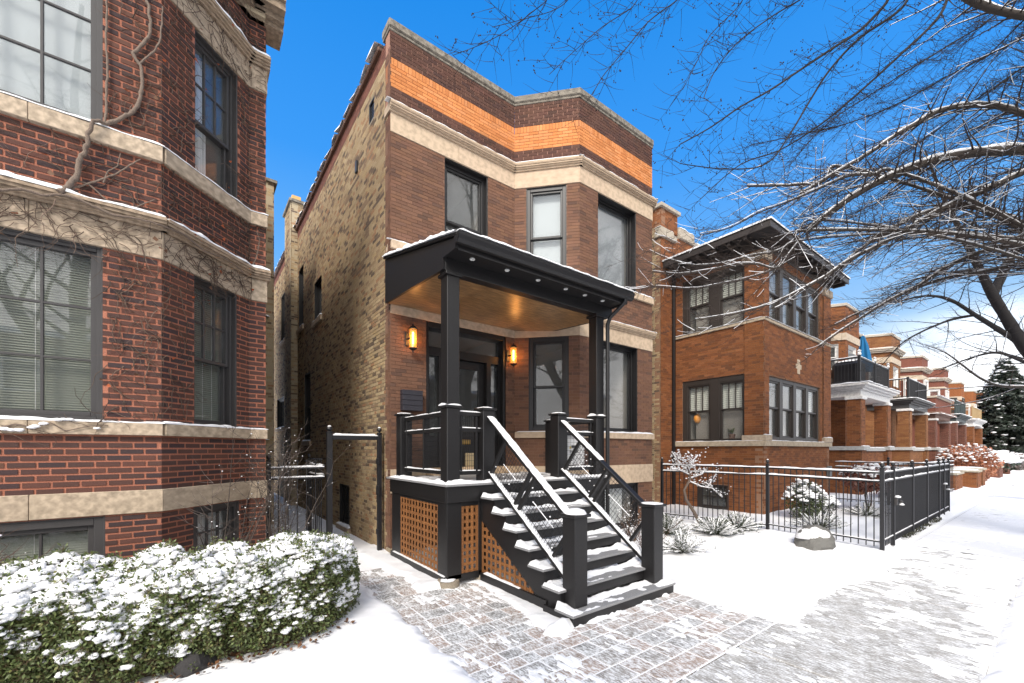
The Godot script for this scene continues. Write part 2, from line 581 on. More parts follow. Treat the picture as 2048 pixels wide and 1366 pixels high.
# ---------------------------------------------------------------- frames for openings
# Local axes of a wall: o + ex * u + up * y + nn * out
class Face:
	var o: Vector3
	var ex: Vector3
	var nn: Vector3
	var L: float
	func _init(p0: Vector2, p1: Vector2) -> void:
		ex = Vector3(p1.x - p0.x, 0, -(p1.y - p0.y))
		L = ex.length()
		ex /= L
		nn = ex.cross(Vector3.UP)
		o = Vector3(p0.x, 0, -p0.y)
	func at(u: float, y: float, w := 0.0) -> Vector3:
		return o + ex * u + Vector3.UP * y + nn * w
	func blk(b: MB, u0: float, u1: float, y0: float, y1: float, w0: float, w1: float, col := Color.WHITE, ch := 0.0) -> void:
		if ch > 0:
			b.cobox(at((u0 + u1) / 2, (y0 + y1) / 2, (w0 + w1) / 2), ex, Vector3.UP, nn, Vector3((u1 - u0) / 2, (y1 - y0) / 2, (w1 - w0) / 2), ch, col)
		else:
			b.obox(at(u0, y0, w0), ex * (u1 - u0), Vector3.UP * (y1 - y0), nn * (w1 - w0), col)
	func ring(b: MB, u0: float, u1: float, y0: float, y1: float, t: float, w0: float, w1: float, tb := -1.0, tt := -1.0) -> void:
		if tb < 0:
			tb = t
		if tt < 0:
			tt = t
		blk(b, u0, u0 + t, y0, y1, w0, w1, Color.WHITE, 0.004)
		blk(b, u1 - t, u1, y0, y1, w0, w1, Color.WHITE, 0.004)
		blk(b, u0 + t, u1 - t, y1 - tt, y1, w0, w1 - 0.002, Color.WHITE, 0.004)
		blk(b, u0 + t, u1 - t, y0, y0 + tb, w0, w1 - 0.002, Color.WHITE, 0.004)

# kind: {"frame": material, "rail": height of meeting rail or 0, "cols": , "rows":, "deep": recess, "back": "blind" | "curtain" | "" , "t": frame width}
func window(root: Node3D, f: Face, u0: float, u1: float, y0: float, y1: float, k := {}) -> Node3D:
	var fm: Material = k.get("frame", M.black_paint)
	var t: float = k.get("t", 0.07)
	var dp: float = k.get("deep", 0.09)
	var b := MB.new()
	f.ring(b, u0 - 0.004, u1 + 0.004, y0 - 0.004, y1 + 0.004, t + 0.004, -dp - 0.10, -dp + 0.03)
	if k.get("lining", true):
		f.ring(b, u0 - 0.003, u1 + 0.003, y0 - 0.003, y1 + 0.003, 0.02, -dp - 0.02, -0.012)
	var w := put(b, "window", fm, root)
	var a0 := u0 + t
	var a1 := u1 - t
	var b0 := y0 + t
	var b1 := y1 - t
	var sash := MB.new()
	var s: float = k.get("s", 0.045)
	var rail: float = k.get("rail", 0.0)
	var panes := []
	if rail > 0:
		f.ring(sash, a0, a1, rail - 0.022, b1, s, -dp - 0.06, -dp + 0.005)
		f.ring(sash, a0 + 0.002, a1 - 0.002, b0, rail + 0.022, s, -dp - 0.095, -dp - 0.035)
		panes.append([a0 + s, a1 - s, rail + 0.022, b1 - s, -dp - 0.03, k.get("cols", 1), k.get("rows", 1)])
		panes.append([a0 + s, a1 - s, b0 + s, rail - 0.022, -dp - 0.07, k.get("cols2", 1), k.get("rows2", 1)])
	else:
		f.ring(sash, a0, a1, b0, b1, s, -dp - 0.07, -dp - 0.005)
		panes.append([a0 + s, a1 - s, b0 + s, b1 - s, -dp - 0.04, k.get("cols", 1), k.get("rows", 1)])
	put(sash, "sash", fm, w)
	for p in panes:
		var g := MB.new()
		for z in [0.0, -0.014]:
			g.quad(f.at(p[0] - 0.01, p[2] - 0.01, p[4] + z), f.at(p[1] + 0.01, p[2] - 0.01, p[4] + z), f.at(p[1] + 0.01, p[3] + 0.01, p[4] + z), f.at(p[0] - 0.01, p[3] + 0.01, p[4] + z))
		put(g, "pane", M.glass, w)
		for i in range(1, p[5]):
			var mu := MB.new()
			var u := lerpf(p[0], p[1], float(i) / p[5])
			f.blk(mu, u - 0.012, u + 0.012, p[2] - 0.004, p[3] + 0.004, p[4] - 0.02, p[4] + 0.016, Color.WHITE, 0.004)
			put(mu, "muntin", fm, w)
		for i in range(1, p[6]):
			var mu := MB.new()
			var yy := lerpf(p[2], p[3], float(i) / p[6])
			f.blk(mu, p[0] - 0.004, p[1] + 0.004, yy - 0.012, yy + 0.012, p[4] - 0.018, p[4] + 0.014, Color.WHITE, 0.004)
			put(mu, "muntin", fm, w)
	# the room behind: floor, ceiling, back and side walls
	var rm := MB.new()
	var far: float = -dp - k.get("room", 2.0)
	var near := -dp - 0.101
	var q := [f.at(u0 - 0.02, y0 - 0.02, near), f.at(u1 + 0.02, y0 - 0.02, near), f.at(u1 + 0.02, y1 + 0.02, near), f.at(u0 - 0.02, y1 + 0.02, near)]
	var z := [f.at(u0 - 0.02, y0 - 0.02, far), f.at(u1 + 0.02, y0 - 0.02, far), f.at(u1 + 0.02, y1 + 0.02, far), f.at(u0 - 0.02, y1 + 0.02, far)]
	rm.quad(z[0], z[1], z[2], z[3])
	rm.quad(q[0], z[0], z[3], q[3])
	rm.quad(z[1], q[1], q[2], z[2])
	rm.quad(q[0], q[1], z[1], z[0])
	rm.quad(z[3], z[2], q[2], q[3])
	put(rm, "room_interior", M[k.get("room_mat", "room")], w)
	var cover: String = k.get("cover", "")
	if cover == "blind" or cover == "white_blind":
		var low: float = k.get("low", b0 + 0.02)
		var step := 0.026 if cover == "blind" else 0.06
		var bl := MB.new()
		var yy := low
		while yy < b1 - 0.02:
			bl.quad(f.at(a0 + 0.01, yy, -dp - 0.13), f.at(a1 - 0.01, yy, -dp - 0.13), f.at(a1 - 0.01, yy + step * 0.92, -dp - 0.155), f.at(a0 + 0.01, yy + step * 0.92, -dp - 0.155))
			yy += step
		stuff(put(bl, "blind", M[cover], w))
		var cord := MB.new()
		for i in range(1, 4):
			var u := lerpf(a0, a1, i / 4.0)
			cord.tube(PackedVector3Array([f.at(u, low, -dp - 0.122), f.at(u, b1, -dp - 0.122)]), PackedFloat32Array([0.002, 0.002]), 4)
		put(cord, "blind_cord", M.white_trim, w)
	elif cover == "shade" or cover == "cloud_reflection":
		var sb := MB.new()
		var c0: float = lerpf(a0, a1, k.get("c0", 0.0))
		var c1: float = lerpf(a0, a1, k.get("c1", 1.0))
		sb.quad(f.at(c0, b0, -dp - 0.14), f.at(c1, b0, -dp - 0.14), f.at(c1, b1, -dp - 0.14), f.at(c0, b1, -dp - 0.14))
		put(sb, "shade_or_reflection", M[cover], w)  # real shade in two windows, painted cloud reflection in the bay front
	elif cover == "curtain":
		var cu := MB.new()
		var c0: float = lerpf(a0, a1, k.get("c0", 0.0))
		var c1: float = lerpf(a0, a1, k.get("c1", 1.0))
		var m := 24
		for i in m:
			var ua := lerpf(c0, c1, float(i) / m)
			var ub := lerpf(c0, c1, float(i + 1) / m)
			var wa := -dp - 0.15 - 0.012 * sin(i * 1.9) - 0.01 * sin(i * 0.7)
			var wb := -dp - 0.15 - 0.012 * sin((i + 1) * 1.9) - 0.01 * sin((i + 1) * 0.7)
			cu.quad(f.at(ua, b0, wa), f.at(ub, b0, wb), f.at(ub, b1, wb), f.at(ua, b1, wa))
		put(cu, "curtain", M.curtain, w)
	return w

# A ledge of snow along a line of points: rounded, uneven, tapering at the ends
func snow_line(b: MB, pts: Array, across: Vector3, wd: float, ht: float, seed_at := 0.0, step := 0.05) -> void:
	for s in pts.size() - 1:
		var a: Vector3 = pts[s]
		var e: Vector3 = pts[s + 1]
		var m := maxi(2, int((e - a).length() / step))
		var prev := []
		for i in m + 1:
			var t := float(i) / m
			var p := a.lerp(e, t)
			var nz := N.get_noise_2d((p.x + p.y * 3.1 - p.z) * 260.0 + seed_at * 50.0, seed_at * 13.0)
			var n2 := N.get_noise_2d((p.x - p.z * 1.3 + p.y) * 90.0, seed_at * 31.0 + 77.0)
			var h := maxf(0.002, ht * (0.75 + 0.55 * nz + 0.55 * n2))
			if pts.size() == 2 and (i == 0 or i == m):
				h *= 0.4
			var w := wd * (1.0 + 0.16 * nz)
			var ring := [p + across * w, p + across * w * 0.98 + Vector3.UP * h * 0.55, p + across * w * 0.72 + Vector3.UP * h * 0.95, p + across * w * 0.3 + Vector3.UP * h * 1.02, p + Vector3.UP * h * 0.8, p]
			if i > 0:
				for k in 5:
					if (prev[k + 1] - prev[k]).cross(ring[k] - prev[k]).dot(across + Vector3.UP) > 0:
						b.quad(prev[k], prev[k + 1], ring[k + 1], ring[k])
					else:
						b.quad(ring[k], ring[k + 1], prev[k + 1], prev[k])
			else:
				for k in range(1, 4):
					b.tri(ring[0], ring[k + 1], ring[k + 0])
			prev = ring

func ledge(root: Node3D, pts: Array, across: Vector3, wd: float, ht: float, seed_at := 0.0, step := 0.05, called := "ledge_snow") -> void:
	var b := MB.new()
	snow_line(b, pts, across, wd, ht, seed_at, step)
	put(b, called, M.snow, root)

# ---------------------------------------------------------------- the brown brick two-flat in the middle
const STONE := Color(0.53, 0.41, 0.295)

func center_house() -> void:
	var root := thing("brick_house", "brown brick two-flat with an orange brick band under its parapet and a black porch", "house")
	var hs := new_house(root)
	var c0 := Vector2(2.72, 7.14)
	var c1 := Vector2(5.45, 7.14)
	var c2 := Vector2(6.39, 6.14)
	var c3 := Vector2(8.88, 6.12)
	var c4 := Vector2(9.8, 7.14)
	var runs := [[c0, c1], [c1, c2], [c2, c3], [c3, c4]]
	var h_low := [[], [], [[0.59, 1.955, 0.06, 1.09]], []]
	var h_one := [[[0.68, 2.50, 1.30, 4.24]], [[0.30, 1.15, 2.25, 4.24]], [[0.59, 1.935, 2.25, 4.24]], []]
	var h_two := [[[1.06, 2.05, 5.52, 7.42]], [[0.25, 1.10, 5.52, 7.42]], [[0.56, 1.88, 5.52, 7.42]], []]
	for i in 4:
		var a: Vector2 = runs[i][0]
		var b: Vector2 = runs[i][1]
		wall(hs, a, b, -0.2, 1.09, h_low[i], FACE)
		wall(hs, a, b, 1.51, 4.24, h_one[i], FACE)
		wall(hs, a, b, 4.545 if i < 1 else 4.68, 5.375, [], FACE)
		wall(hs, a, b, 5.52, 7.42, h_two[i], FACE)
		wall(hs, a, b, 7.90, 8.22, [], PARAPET)
		wall(hs, a, b, 8.22, 8.60, [], TAPESTRY)
		wall(hs, a, b, 8.60, 8.73, [], TAPESTRY, 0.22, 0, true)
		wall(hs, a, b, 8.73, 9.19, [], PARAPET)
	# side wall of common brick along the gangway
	var s0 := Vector2(2.72, 22.0)
	var holes := [[22 - 13.04, 22 - 12.14, 5.48, 6.62], [22 - 15.3, 22 - 14.5, 5.78, 7.72], [22 - 18.83, 22 - 17.79, 6.05, 7.9], [22 - 14.42, 22 - 13.49, 2.12, 4.2], [22 - 19.85, 22 - 18.13, 2.72, 3.93], [22 - 10.42, 22 - 9.57, 0.12, 1.07], [22 - 8.29, 22 - 7.98, 8.22, 8.62]]
	var cs := Vector2(2.72, 7.168)
	wall(hs, s0, cs, -0.2, 8.86, holes, COMMON, 0.22, 1)
	wall(hs, Vector2(2.7185, 7.40), Vector2(2.7185, 7.14), -0.2, 8.86, [], FACE, 0.012, -1)
	wall(hs, s0, cs, 8.86, 9.12, [], MAROON)
	wall(hs, Vector2(9.8, 7.14), Vector2(9.8, 20.0), -0.2, 9.1, [], COMMON)
	# chimney breast and stack
	wall(hs, Vector2(2.52, 16.65), Vector2(2.52, 15.45), -0.2, 10.05, [], COMMON)
	wall(hs, Vector2(2.52, 15.45), Vector2(2.95, 15.45), -0.2, 10.05, [], COMMON)
	wall(hs, Vector2(2.95, 16.65), Vector2(2.52, 16.65), 8.9, 10.05, [], COMMON)
	var cc := MB.new()
	cc.cbox(P(2.46, 10.05, 15.38), P(3.05, 10.14, 16.72), 0.01)
	put(cc, "chimney_cap", M.old_stone, root)
	var flue := MB.new()
	flue.cbox(P(2.6, 10.14, 15.75), P(2.88, 10.45, 16.1), 0.01)
	put(flue, "flue_tile", mat("flue", lin(0.55, 0.33, 0.12), 0.8), root)
	# roof deck behind the parapets
	var rf := MB.new()
	rf.prism(PackedVector2Array([Vector2(2.95, 7.4), Vector2(5.5, 7.4), Vector2(6.5, 6.4), Vector2(8.8, 6.4), Vector2(9.6, 7.4), Vector2(9.6, 22), Vector2(2.95, 22)]), 8.5, 8.6)
	put(rf, "roof", M.snow, root)
	var bk := MB.new()
	bk.box(P(2.74, -0.2, 21.99), P(9.8, 9.1, 22.2), COMMON.mortar)
	put(bk, "rear_wall", M.mortar, root)
	# limestone: bands, cornices, sills, each block a part
	var names := [["stone_band", 1.09, 1.51, 0.022], ["stone_lintel", 4.24, 4.545, 0.015], ["stone_course", 5.375, 5.52, 0.05], ["stone_lintel", 7.42, 7.76, 0.015]]
	for i in 4:
		var f := Face.new(runs[i][0], runs[i][1])
		for nb in names:
			if nb[0] == "stone_course" and i == 9:
				continue
			var nblk := [2, 1, 3, 1][i] as int
			for k in nblk:
				var ua := f.L * k / nblk
				var ub := f.L * (k + 1) / nblk
				if k == 0 and i == 2 or i == 1:
					ua -= 0.012 if i == 2 else 0.0
				var b := MB.new()
				var j := R.randf_range(0.93, 1.06)
				f.blk(b, ua + 0.002, ub - 0.002, nb[1], nb[2], -0.22, nb[3], Color(STONE.r * j, STONE.g * j, STONE.b * j), 0.004)
				put(b, nb[0], M.limestone, root)
		# moulded cornices: stepped profile
		for cy in ([[7.76, 1.0], [4.545, 0.8]] if i > 0 else [[7.76, 1.0]]):
			var b := MB.new()
			var k: float = cy[1]
			var prof := [[0.0, 0.03], [0.035, 0.045], [0.06, 0.075], [0.09, 0.10], [0.105, 0.115], [0.14, 0.12]]
			for q in prof.size() - 1:
				f.blk(b, -0.03 * (1 if i != 1 else 0), f.L + (0.06 if i != 0 else 0.0), cy[0] + prof[q][0], cy[0] + prof[q + 1][0] - 0.0005 * q, -0.22, prof[q + 1][1] * k, STONE * 0.95)
			put(b, "cornice", M.limestone, root)
		# coping
		var cb := MB.new()
		f.blk(cb, -0.02, f.L + 0.03, 9.19, 9.235, -0.32, 0.012, Color.WHITE, 0.006)
		f.blk(cb, -0.03, f.L + 0.035, 9.236, 9.385, -0.34, 0.035, Color.WHITE, 0.02)
		put(cb, "coping", M.old_stone, root)
		var sn := MB.new()
		ledge(root, [f.at(-0.1, 7.9 + 0.0005 * i, 0.0), f.at(f.L + 0.09, 7.9 + 0.0005 * i, 0.0)], f.nn, 0.118, 0.026, i + 1.0)
		if i > 0:
			ledge(root, [f.at(-0.1, 4.686, 0.0), f.at(f.L + 0.09, 4.686, 0.0)], f.nn, 0.09, 0.024, i + 4.0)
		ledge(root, [f.at(-0.07, 5.521, 0.0), f.at(f.L + 0.05, 5.521, 0.0)], f.nn, 0.045, 0.035, i + 9.0)
		put(sn, "ledge_snow", M.snow, root)
	# sills of the first floor
	for i in [1, 2]:
		var f := Face.new(runs[i][0], runs[i][1])
		var b := MB.new()
		f.blk(b, 0.01 if i == 1 else -0.03, f.L + 0.03, 2.105, 2.232, -0.2, 0.05, STONE, 0.006)
		put(b, "sill", M.limestone, root)
		var sn := MB.new()
		ledge(root, [f.at(0.05, 2.233, -0.08), f.at(f.L, 2.233, -0.08)], f.nn, 0.125, 0.02 if i == 1 else 0.04, i + 30.0)
		put(sn, "ledge_snow", M.snow, root)
	# windows
	var ff := Face.new(c0, c1)
	var fs := Face.new(c1, c2)
	var fb := Face.new(c2, c3)
	window(root, ff, 1.06, 2.05, 5.52, 7.42, {"rail": 6.30, "t": 0.085, "deep": 0.14})
	window(root, fs, 0.25, 1.10, 5.52, 7.42, {"rail": 6.36, "t": 0.085, "deep": 0.06, "cover": "shade"})
	window(root, fb, 0.56, 1.88, 5.52, 7.42, {"t": 0.05, "deep": 0.17, "cover": "cloud_reflection"})  # grey sheet imitates the clouds mirrored in this pane
	window(root, fs, 0.30, 1.15, 2.25, 4.24, {"rail": 3.19, "t": 0.10, "deep": 0.05})
	window(root, fb, 0.59, 1.935, 2.25, 4.24, {"t": 0.06, "deep": 0.17})
	window(root, fb, 0.59, 1.955, 0.06, 1.09, {"t": 0.07, "deep": 0.08, "cover": "curtain", "c0": 0.1, "c1": 0.8})
	var sd := Face.new(s0, c0)
	for q in holes.slice(0, 6):
		window(root, sd, q[0], q[1], q[2], q[3], {"t": 0.055, "deep": 0.10, "rail": (q[2] + q[3]) / 2 if q[3] - q[2] > 1.3 else 0.0})
		var b := MB.new()
		sd.blk(b, q[0] - 0.08, q[1] + 0.08, q[2] - 0.13, q[2] - 0.002, -0.2, 0.06, STONE * 0.85, 0.006)
		put(b, "sill", M.limestone, root)
		var sn := MB.new()
		ledge(root, [sd.at(q[0] - 0.07, q[2], -0.06), sd.at(q[1] + 0.07, q[2], -0.06)], sd.nn, 0.11, 0.05, q[0])
		put(sn, "ledge_snow", M.snow, root)
	# vent grille
	var vg := MB.new()
	var vh: Array = holes[6]
	sd.ring(vg, vh[0], vh[1], vh[2], vh[3], 0.03, -0.1, -0.01)
	put(vg, "vent", M.black_iron, root)
	for k in 6:
		var sl := MB.new()
		sd.blk(sl, vh[0] + 0.03, vh[1] - 0.03, vh[2] + 0.04 + k * 0.055, vh[2] + 0.075 + k * 0.055, -0.08, -0.04)
		put(sl, "vent_slat", M.black_iron, root)
	# star shaped wall anchor of a tie rod
	var st := MB.new()
	st.cobox(sd.at(22 - 9.0, 7.78, 0.02), sd.ex, Vector3.UP, sd.nn, Vector3(0.05, 0.12, 0.02), 0.006)
	put(st, "tie_plate", M.black_iron, root)
	# clay coping tiles along the parapet
	var tn := 26
	for k in tn:
		var a := lerpf(21.9, 7.55, float(k) / tn)
		var e := lerpf(21.9, 7.55, (k + 1.0) / tn)
		var b := MB.new()
		b.cbox(P(2.65, 9.12, a), P(3.02, 9.20, e + 0.01), 0.015)
		b.cbox(P(2.64, 9.11, a), P(3.03, 9.215, a - 0.06), 0.012)
		put(b, "coping_tile", M.clay_tile, root)
		var sn := MB.new()
		ledge(root, [P(3.0, 9.2, a - 0.075), P(3.0, 9.2, e)], Vector3.LEFT, 0.40, 0.12, k * 1.0, 0.2, "tile_snow")
		put(sn, "tile_snow", M.snow, root)
	# pier base stone at the corner
	var pb := MB.new()
	pb.cbox(P(2.70, -0.2, 7.30), P(2.98, 0.13, 7.02), 0.01, Color(0.34, 0.28, 0.2))
	put(pb, "base_stone", M.limestone, root)
	# doorway
	var dm := MB.new()
	ff.ring(dm, 0.68, 2.50, 1.30, 4.24, 0.06, -0.30, -0.015, 0.09, 0.10)
	ff.blk(dm, 0.74, 2.44, 3.64, 3.80, -0.30, -0.10)
	ff.blk(dm, 0.74, 0.80, 1.39, 3.64, -0.28, -0.12)
	ff.blk(dm, 0.99, 1.12, 1.39, 3.64, -0.30, -0.09)
	ff.blk(dm, 2.08, 2.18, 1.39, 3.64, -0.30, -0.09)
	ff.blk(dm, 2.38, 2.44, 1.39, 3.64, -0.28, -0.12)
	ff.blk(dm, 0.80, 0.99, 1.39, 2.12, -0.26, -0.15)
	ff.blk(dm, 2.18, 2.38, 1.39, 2.12, -0.26, -0.15)
	var door_frame := put(dm, "door_frame", M.black_paint, root)
	for q in [[0.74, 2.44, 3.80, 4.14], [0.80, 0.99, 2.12, 3.64], [2.18, 2.38, 2.12, 3.64]]:
		var g := MB.new()
		for z in [-0.18, -0.195]:
			g.quad(ff.at(q[0], q[2], z), ff.at(q[1], q[2], z), ff.at(q[1], q[3], z), ff.at(q[0], q[3], z))
		put(g, "pane", M.glass, door_frame)
	var dr := MB.new()
	ff.ring(dr, 1.125, 2.075, 1.39, 3.635, 0.14, -0.24, -0.19, 0.86, 0.16)
	ff.ring(dr, 1.125 + 0.15, 2.075 - 0.15, 1.55, 2.12, 0.03, -0.20, -0.182)
	var door := put(dr, "door", M.black_paint, root)
	var dg := MB.new()
	for z in [-0.21, -0.222]:
		dg.quad(ff.at(1.26, 2.24, z), ff.at(1.94, 2.24, z), ff.at(1.94, 3.48, z), ff.at(1.26, 3.48, z))
	put(dg, "pane", M.glass, door)
	var slot := MB.new()
	ff.blk(slot, 1.50, 1.74, 1.965, 2.055, -0.19, -0.175, Color.WHITE, 0.006)
	ff.blk(slot, 1.515, 1.725, 1.985, 2.035, -0.176, -0.168, Color.WHITE, 0.004)
	put(slot, "mail_slot", M.brass, door)
	var knob := MB.new()
	knob.lathe(ff.at(2.0, 2.36, -0.15), [[0.0, -0.03], [0.025, -0.02], [0.03, 0.0], [0.025, 0.02], [0.0, 0.03]], 12)
	put(knob, "door_handle", M.dark_bronze, door)
	var hall := MB.new()
	var q := [ff.at(0.6, 1.3, -0.31), ff.at(2.6, 1.3, -0.31), ff.at(2.6, 4.3, -0.31), ff.at(0.6, 4.3, -0.31)]
	var z := [ff.at(0.6, 1.3, -2.2), ff.at(2.6, 1.3, -2.2), ff.at(2.6, 4.3, -2.2), ff.at(0.6, 4.3, -2.2)]
	hall.quad(z[0], z[1], z[2], z[3])
	hall.quad(q[0], z[0], z[3], q[3])
	hall.quad(z[1], q[1], q[2], z[2])
	hall.quad(q[0], q[1], z[1], z[0])
	hall.quad(z[3], z[2], q[2], q[3])
	put(hall, "room_interior", M.pale_room, root)
	# hose bib cover beside the stairs, low on the bay
	var hb := MB.new()
	fs.blk(hb, 0.66, 0.80, 1.70, 1.80, 0.0, 0.09, Color.WHITE, 0.012)
	fs.blk(hb, 0.68, 0.78, 1.64, 1.70, 0.0, 0.06, Color.WHITE, 0.01)
	put(hb, "outlet_cover", M.dark_bronze, root)
	finish_house(hs)

func porch() -> void:
	var root := thing("front_porch", "black wooden porch with shed roof, plywood ceiling and cedar lattice skirt", "porch")
	# deck boards
	for k in 15:
		var b := MB.new()
		b.cbox(P(2.63, 1.36, 4.93 + k * 0.145), P(5.90, 1.387, 4.93 + k * 0.145 + 0.14), 0.004)
		put(b, "deck_board", M.grey_board, root)
	var db := MB.new()
	snow_deck(db)
	put(db, "deck_snow", M.snow, root)
	# rim and skirt
	for q in [[P(2.66, 1.14, 4.96), P(5.88, 1.358, 5.0)], [P(2.66, 1.14, 5.0), P(2.70, 1.358, 7.0)], [P(5.84, 1.14, 5.0), P(5.88, 1.358, 7.0)]]:
		var b := MB.new()
		b.cbox(q[0], q[1], 0.004)
		put(b, "rim_board", M.black_paint, root)
	for q in [[P(2.685, 0.1, 5.0), P(2.905, 1.139, 5.025)], [P(2.685, 0.1, 5.03), P(2.71, 1.139, 5.28)], [P(2.69, 0.1, 6.62), P(2.715, 1.139, 6.98)], [P(2.69, 1.09, 5.281), P(2.712, 1.138, 6.62)], [P(3.18, 0.1, 5.0), P(3.34, 1.139, 5.024)], [P(2.905, 1.08, 5.002), P(3.18, 1.138, 5.022)], [P(2.70, 0.06, 5.0), P(3.34, 0.16, 5.03)], [P(4.98, 0.08, 5.0), P(5.85, 1.139, 5.03)]]:
		var b := MB.new()
		b.cbox(q[0], q[1], 0.003)
		put(b, "skirt_board", M.black_paint, root)
	var bb := MB.new()
	bb.cbox(P(2.66, 0.02, 5.03), P(2.72, 0.14, 6.98), 0.004)
	put(bb, "skirt_board", M.black_paint, root)
	lattice(root, Face.new(Vector2(2.70, 6.62), Vector2(2.70, 5.28)), 0.0, 1.34, 0.14, 1.10, 13, 10)
	lattice(root, Face.new(Vector2(2.905, 5.015), Vector2(3.18, 5.015)), 0.0, 0.275, 0.16, 1.08, 4, 10)
	var sn0 := MB.new()
	ledge(root, [P(2.71, 0.141, 5.05), P(2.71, 0.141, 6.9)], Vector3.LEFT, 0.05, 0.012, 3.0)
	put(sn0, "ledge_snow", M.snow, root)
	for q in [[2.76, 5.10, 0.15], [3.30, 5.10, 0.15], [5.75, 5.10, 0.15]]:
		var b := MB.new()
		b.lathe(P(q[0], 0, q[1]), [[q[2], -0.1], [q[2], 0.08], [q[2] - 0.01, 0.10], [0.0, 0.10]], 20)
		put(b, "footing", M.concrete, root)
	var fsn := MB.new()
	fsn.blob(P(2.72, 0.10, 5.04), Vector3(0.11, 0.03, 0.11), N, 0.4, 10, Color.WHITE, -0.2)
	put(fsn, "ledge_snow", M.snow, root)
	# posts
	for q in [[2.685, 5.0, true], [5.63, 5.0, true], [3.26, 5.0, false], [4.71, 5.0, false], [2.70, 6.62, false], [5.66, 6.2, false]]:
		var b := MB.new()
		var x: float = q[0]
		var d: float = q[1]
		b.cbox(P(x, 1.387, d), P(x + 0.20, 2.42, d + 0.20), 0.008)
		b.cbox(P(x - 0.025, 2.42, d - 0.025), P(x + 0.225, 2.452, d + 0.225), 0.008)
		if q[2]:
			b.cbox(P(x + 0.006, 2.452, d + 0.006), P(x + 0.194, 4.20, d + 0.194), 0.006)
			b.cbox(P(x - 0.025, 4.20, d - 0.025), P(x + 0.225, 4.245, d + 0.225), 0.006)
		put(b, "post" if q[2] else "newel_post", M.black_paint, root)
		var sn := MB.new()
		if q[2]:
			ledge(root, [P(x, 2.453, d), P(x + 0.2, 2.453, d)], Vector3(0, 0, 1), 0.03, 0.03, x)
			ledge(root, [P(x + 0.004, 2.453, d + 0.2), P(x + 0.004, 2.453, d)], Vector3.LEFT, 0.032, 0.045, x)
		else:
			sn.blob(P(x + 0.1, 2.452, d + 0.1), Vector3(0.125, 0.022, 0.125), N, 0.25, 12, Color.WHITE, 0.0)
		put(sn, "ledge_snow", M.snow, root)
	# guard rails
	guard(root, P(2.79, 0, 6.62), P(2.79, 0, 5.20), 2)
	guard(root, P(2.885, 0, 5.10), P(3.26, 0, 5.10), 1)
	guard(root, P(4.91, 0, 5.10), P(5.63, 0, 5.10), 1)
	guard(root, P(5.74, 0, 5.20), P(5.74, 0, 6.2), 1)
	# ceiling of plywood sheets, falling a little towards the front
	for k in 4:
		var b := MB.new()
		var xa := 2.66 + k * 0.835
		var xb := xa + 0.829
		var j := R.randf_range(0.9, 1.08)
		var col := Color(0.46 * j, 0.265 * j, 0.115 * j)
		b.quad(P(xa, 4.255, 5.16), P(xb, 4.255, 5.16), P(xb, 4.275, 5.16), P(xa, 4.275, 5.16), col)
		b.quad(P(xa, 4.385, 7.10), P(xb, 4.385, 7.10), P(xb, 4.255, 5.16), P(xa, 4.255, 5.16), col)
		b.quad(P(xa, 4.275, 5.16), P(xb, 4.275, 5.16), P(xb, 4.405, 7.10), P(xa, 4.405, 7.10), col)
		put(b, "ceiling_panel", M.plywood, root)
	# beam, soffit, fascia
	var bm := MB.new()
	bm.cbox(P(2.66, 4.245, 5.0), P(6.0, 4.43, 5.16), 0.006)
	put(bm, "beam", M.black_paint, root)
	var so := MB.new()
	so.cbox(P(2.66, 4.42, 4.70), P(6.0, 4.44, 5.0), 0.003)
	put(so, "soffit", M.black_paint, root)
	var fa := MB.new()
	fa.cbox(P(2.66, 4.39, 4.66), P(6.0, 4.50, 4.70), 0.006)
	put(fa, "fascia", M.black_paint, root)
	# side cheeks
	for x in [2.62, 6.0]:
		var b := MB.new()
		var a := PackedVector2Array([Vector2(7.12, 4.385), Vector2(7.12, 5.13), Vector2(4.66, 4.53), Vector2(4.66, 4.40), Vector2(5.0, 4.40), Vector2(5.0, 4.255), Vector2(5.16, 4.255)])
		var t := Geometry2D.triangulate_polygon(a)
		for i in range(0, t.size(), 3):
			for s in [0.0, 0.04]:
				b.tri(P(x + s, a[t[i]].y, a[t[i]].x), P(x + s, a[t[i + 1]].y, a[t[i + 1]].x), P(x + s, a[t[i + 2]].y, a[t[i + 2]].x))
		for i in a.size():
			var p := a[i]
			var e := a[(i + 1) % a.size()]
			b.quad(P(x, p.y, p.x), P(x, e.y, e.x), P(x + 0.04, e.y, e.x), P(x + 0.04, p.y, p.x))
		put(b, "side_panel", mat("black_two", lin(0.0105, 0.0098, 0.0105), 0.45, {"two": true}), root)
	# roof sheet, drip edge and snow
	var rs := MB.new()
	rs.cobox((P(4.33, 5.16, 7.13) + P(4.33, 4.545, 4.58)) / 2, Vector3.RIGHT, Vector3(0, 0.9722, 0.2344).normalized(), Vector3(0, -0.2344, 0.9722), Vector3(1.74, 0.018, 1.312), 0.004)
	put(rs, "roof", M.black_paint, root)
	var sn := MB.new()
	var ny := 40
	var nx := 60
	for i in nx:
		for k in ny:
			var c := []
			for e in [[0, 0], [1, 0], [1, 1], [0, 1]]:
				var tx := float(i + e[0]) / nx
				var ty := float(k + e[1]) / ny
				var x := lerpf(2.585, 6.075, tx)
				var d := lerpf(4.575, 7.12, ty)
				var edge := minf(minf(tx, 1 - tx) * 40.0, ty * 26.0)
				var h := 0.05 * smoothstep(0.0, 1.0, edge) + 0.012 * N.get_noise_2d(x * 150, d * 150)
				c.append(P(x, lerpf(4.56, 5.178, ty) + maxf(h, 0.0) * (1.0 if edge > 0.01 else 0.0), d))
			sn.quad(c[0], c[1], c[2], c[3])
	put(sn, "roof_snow", M.snow, root)
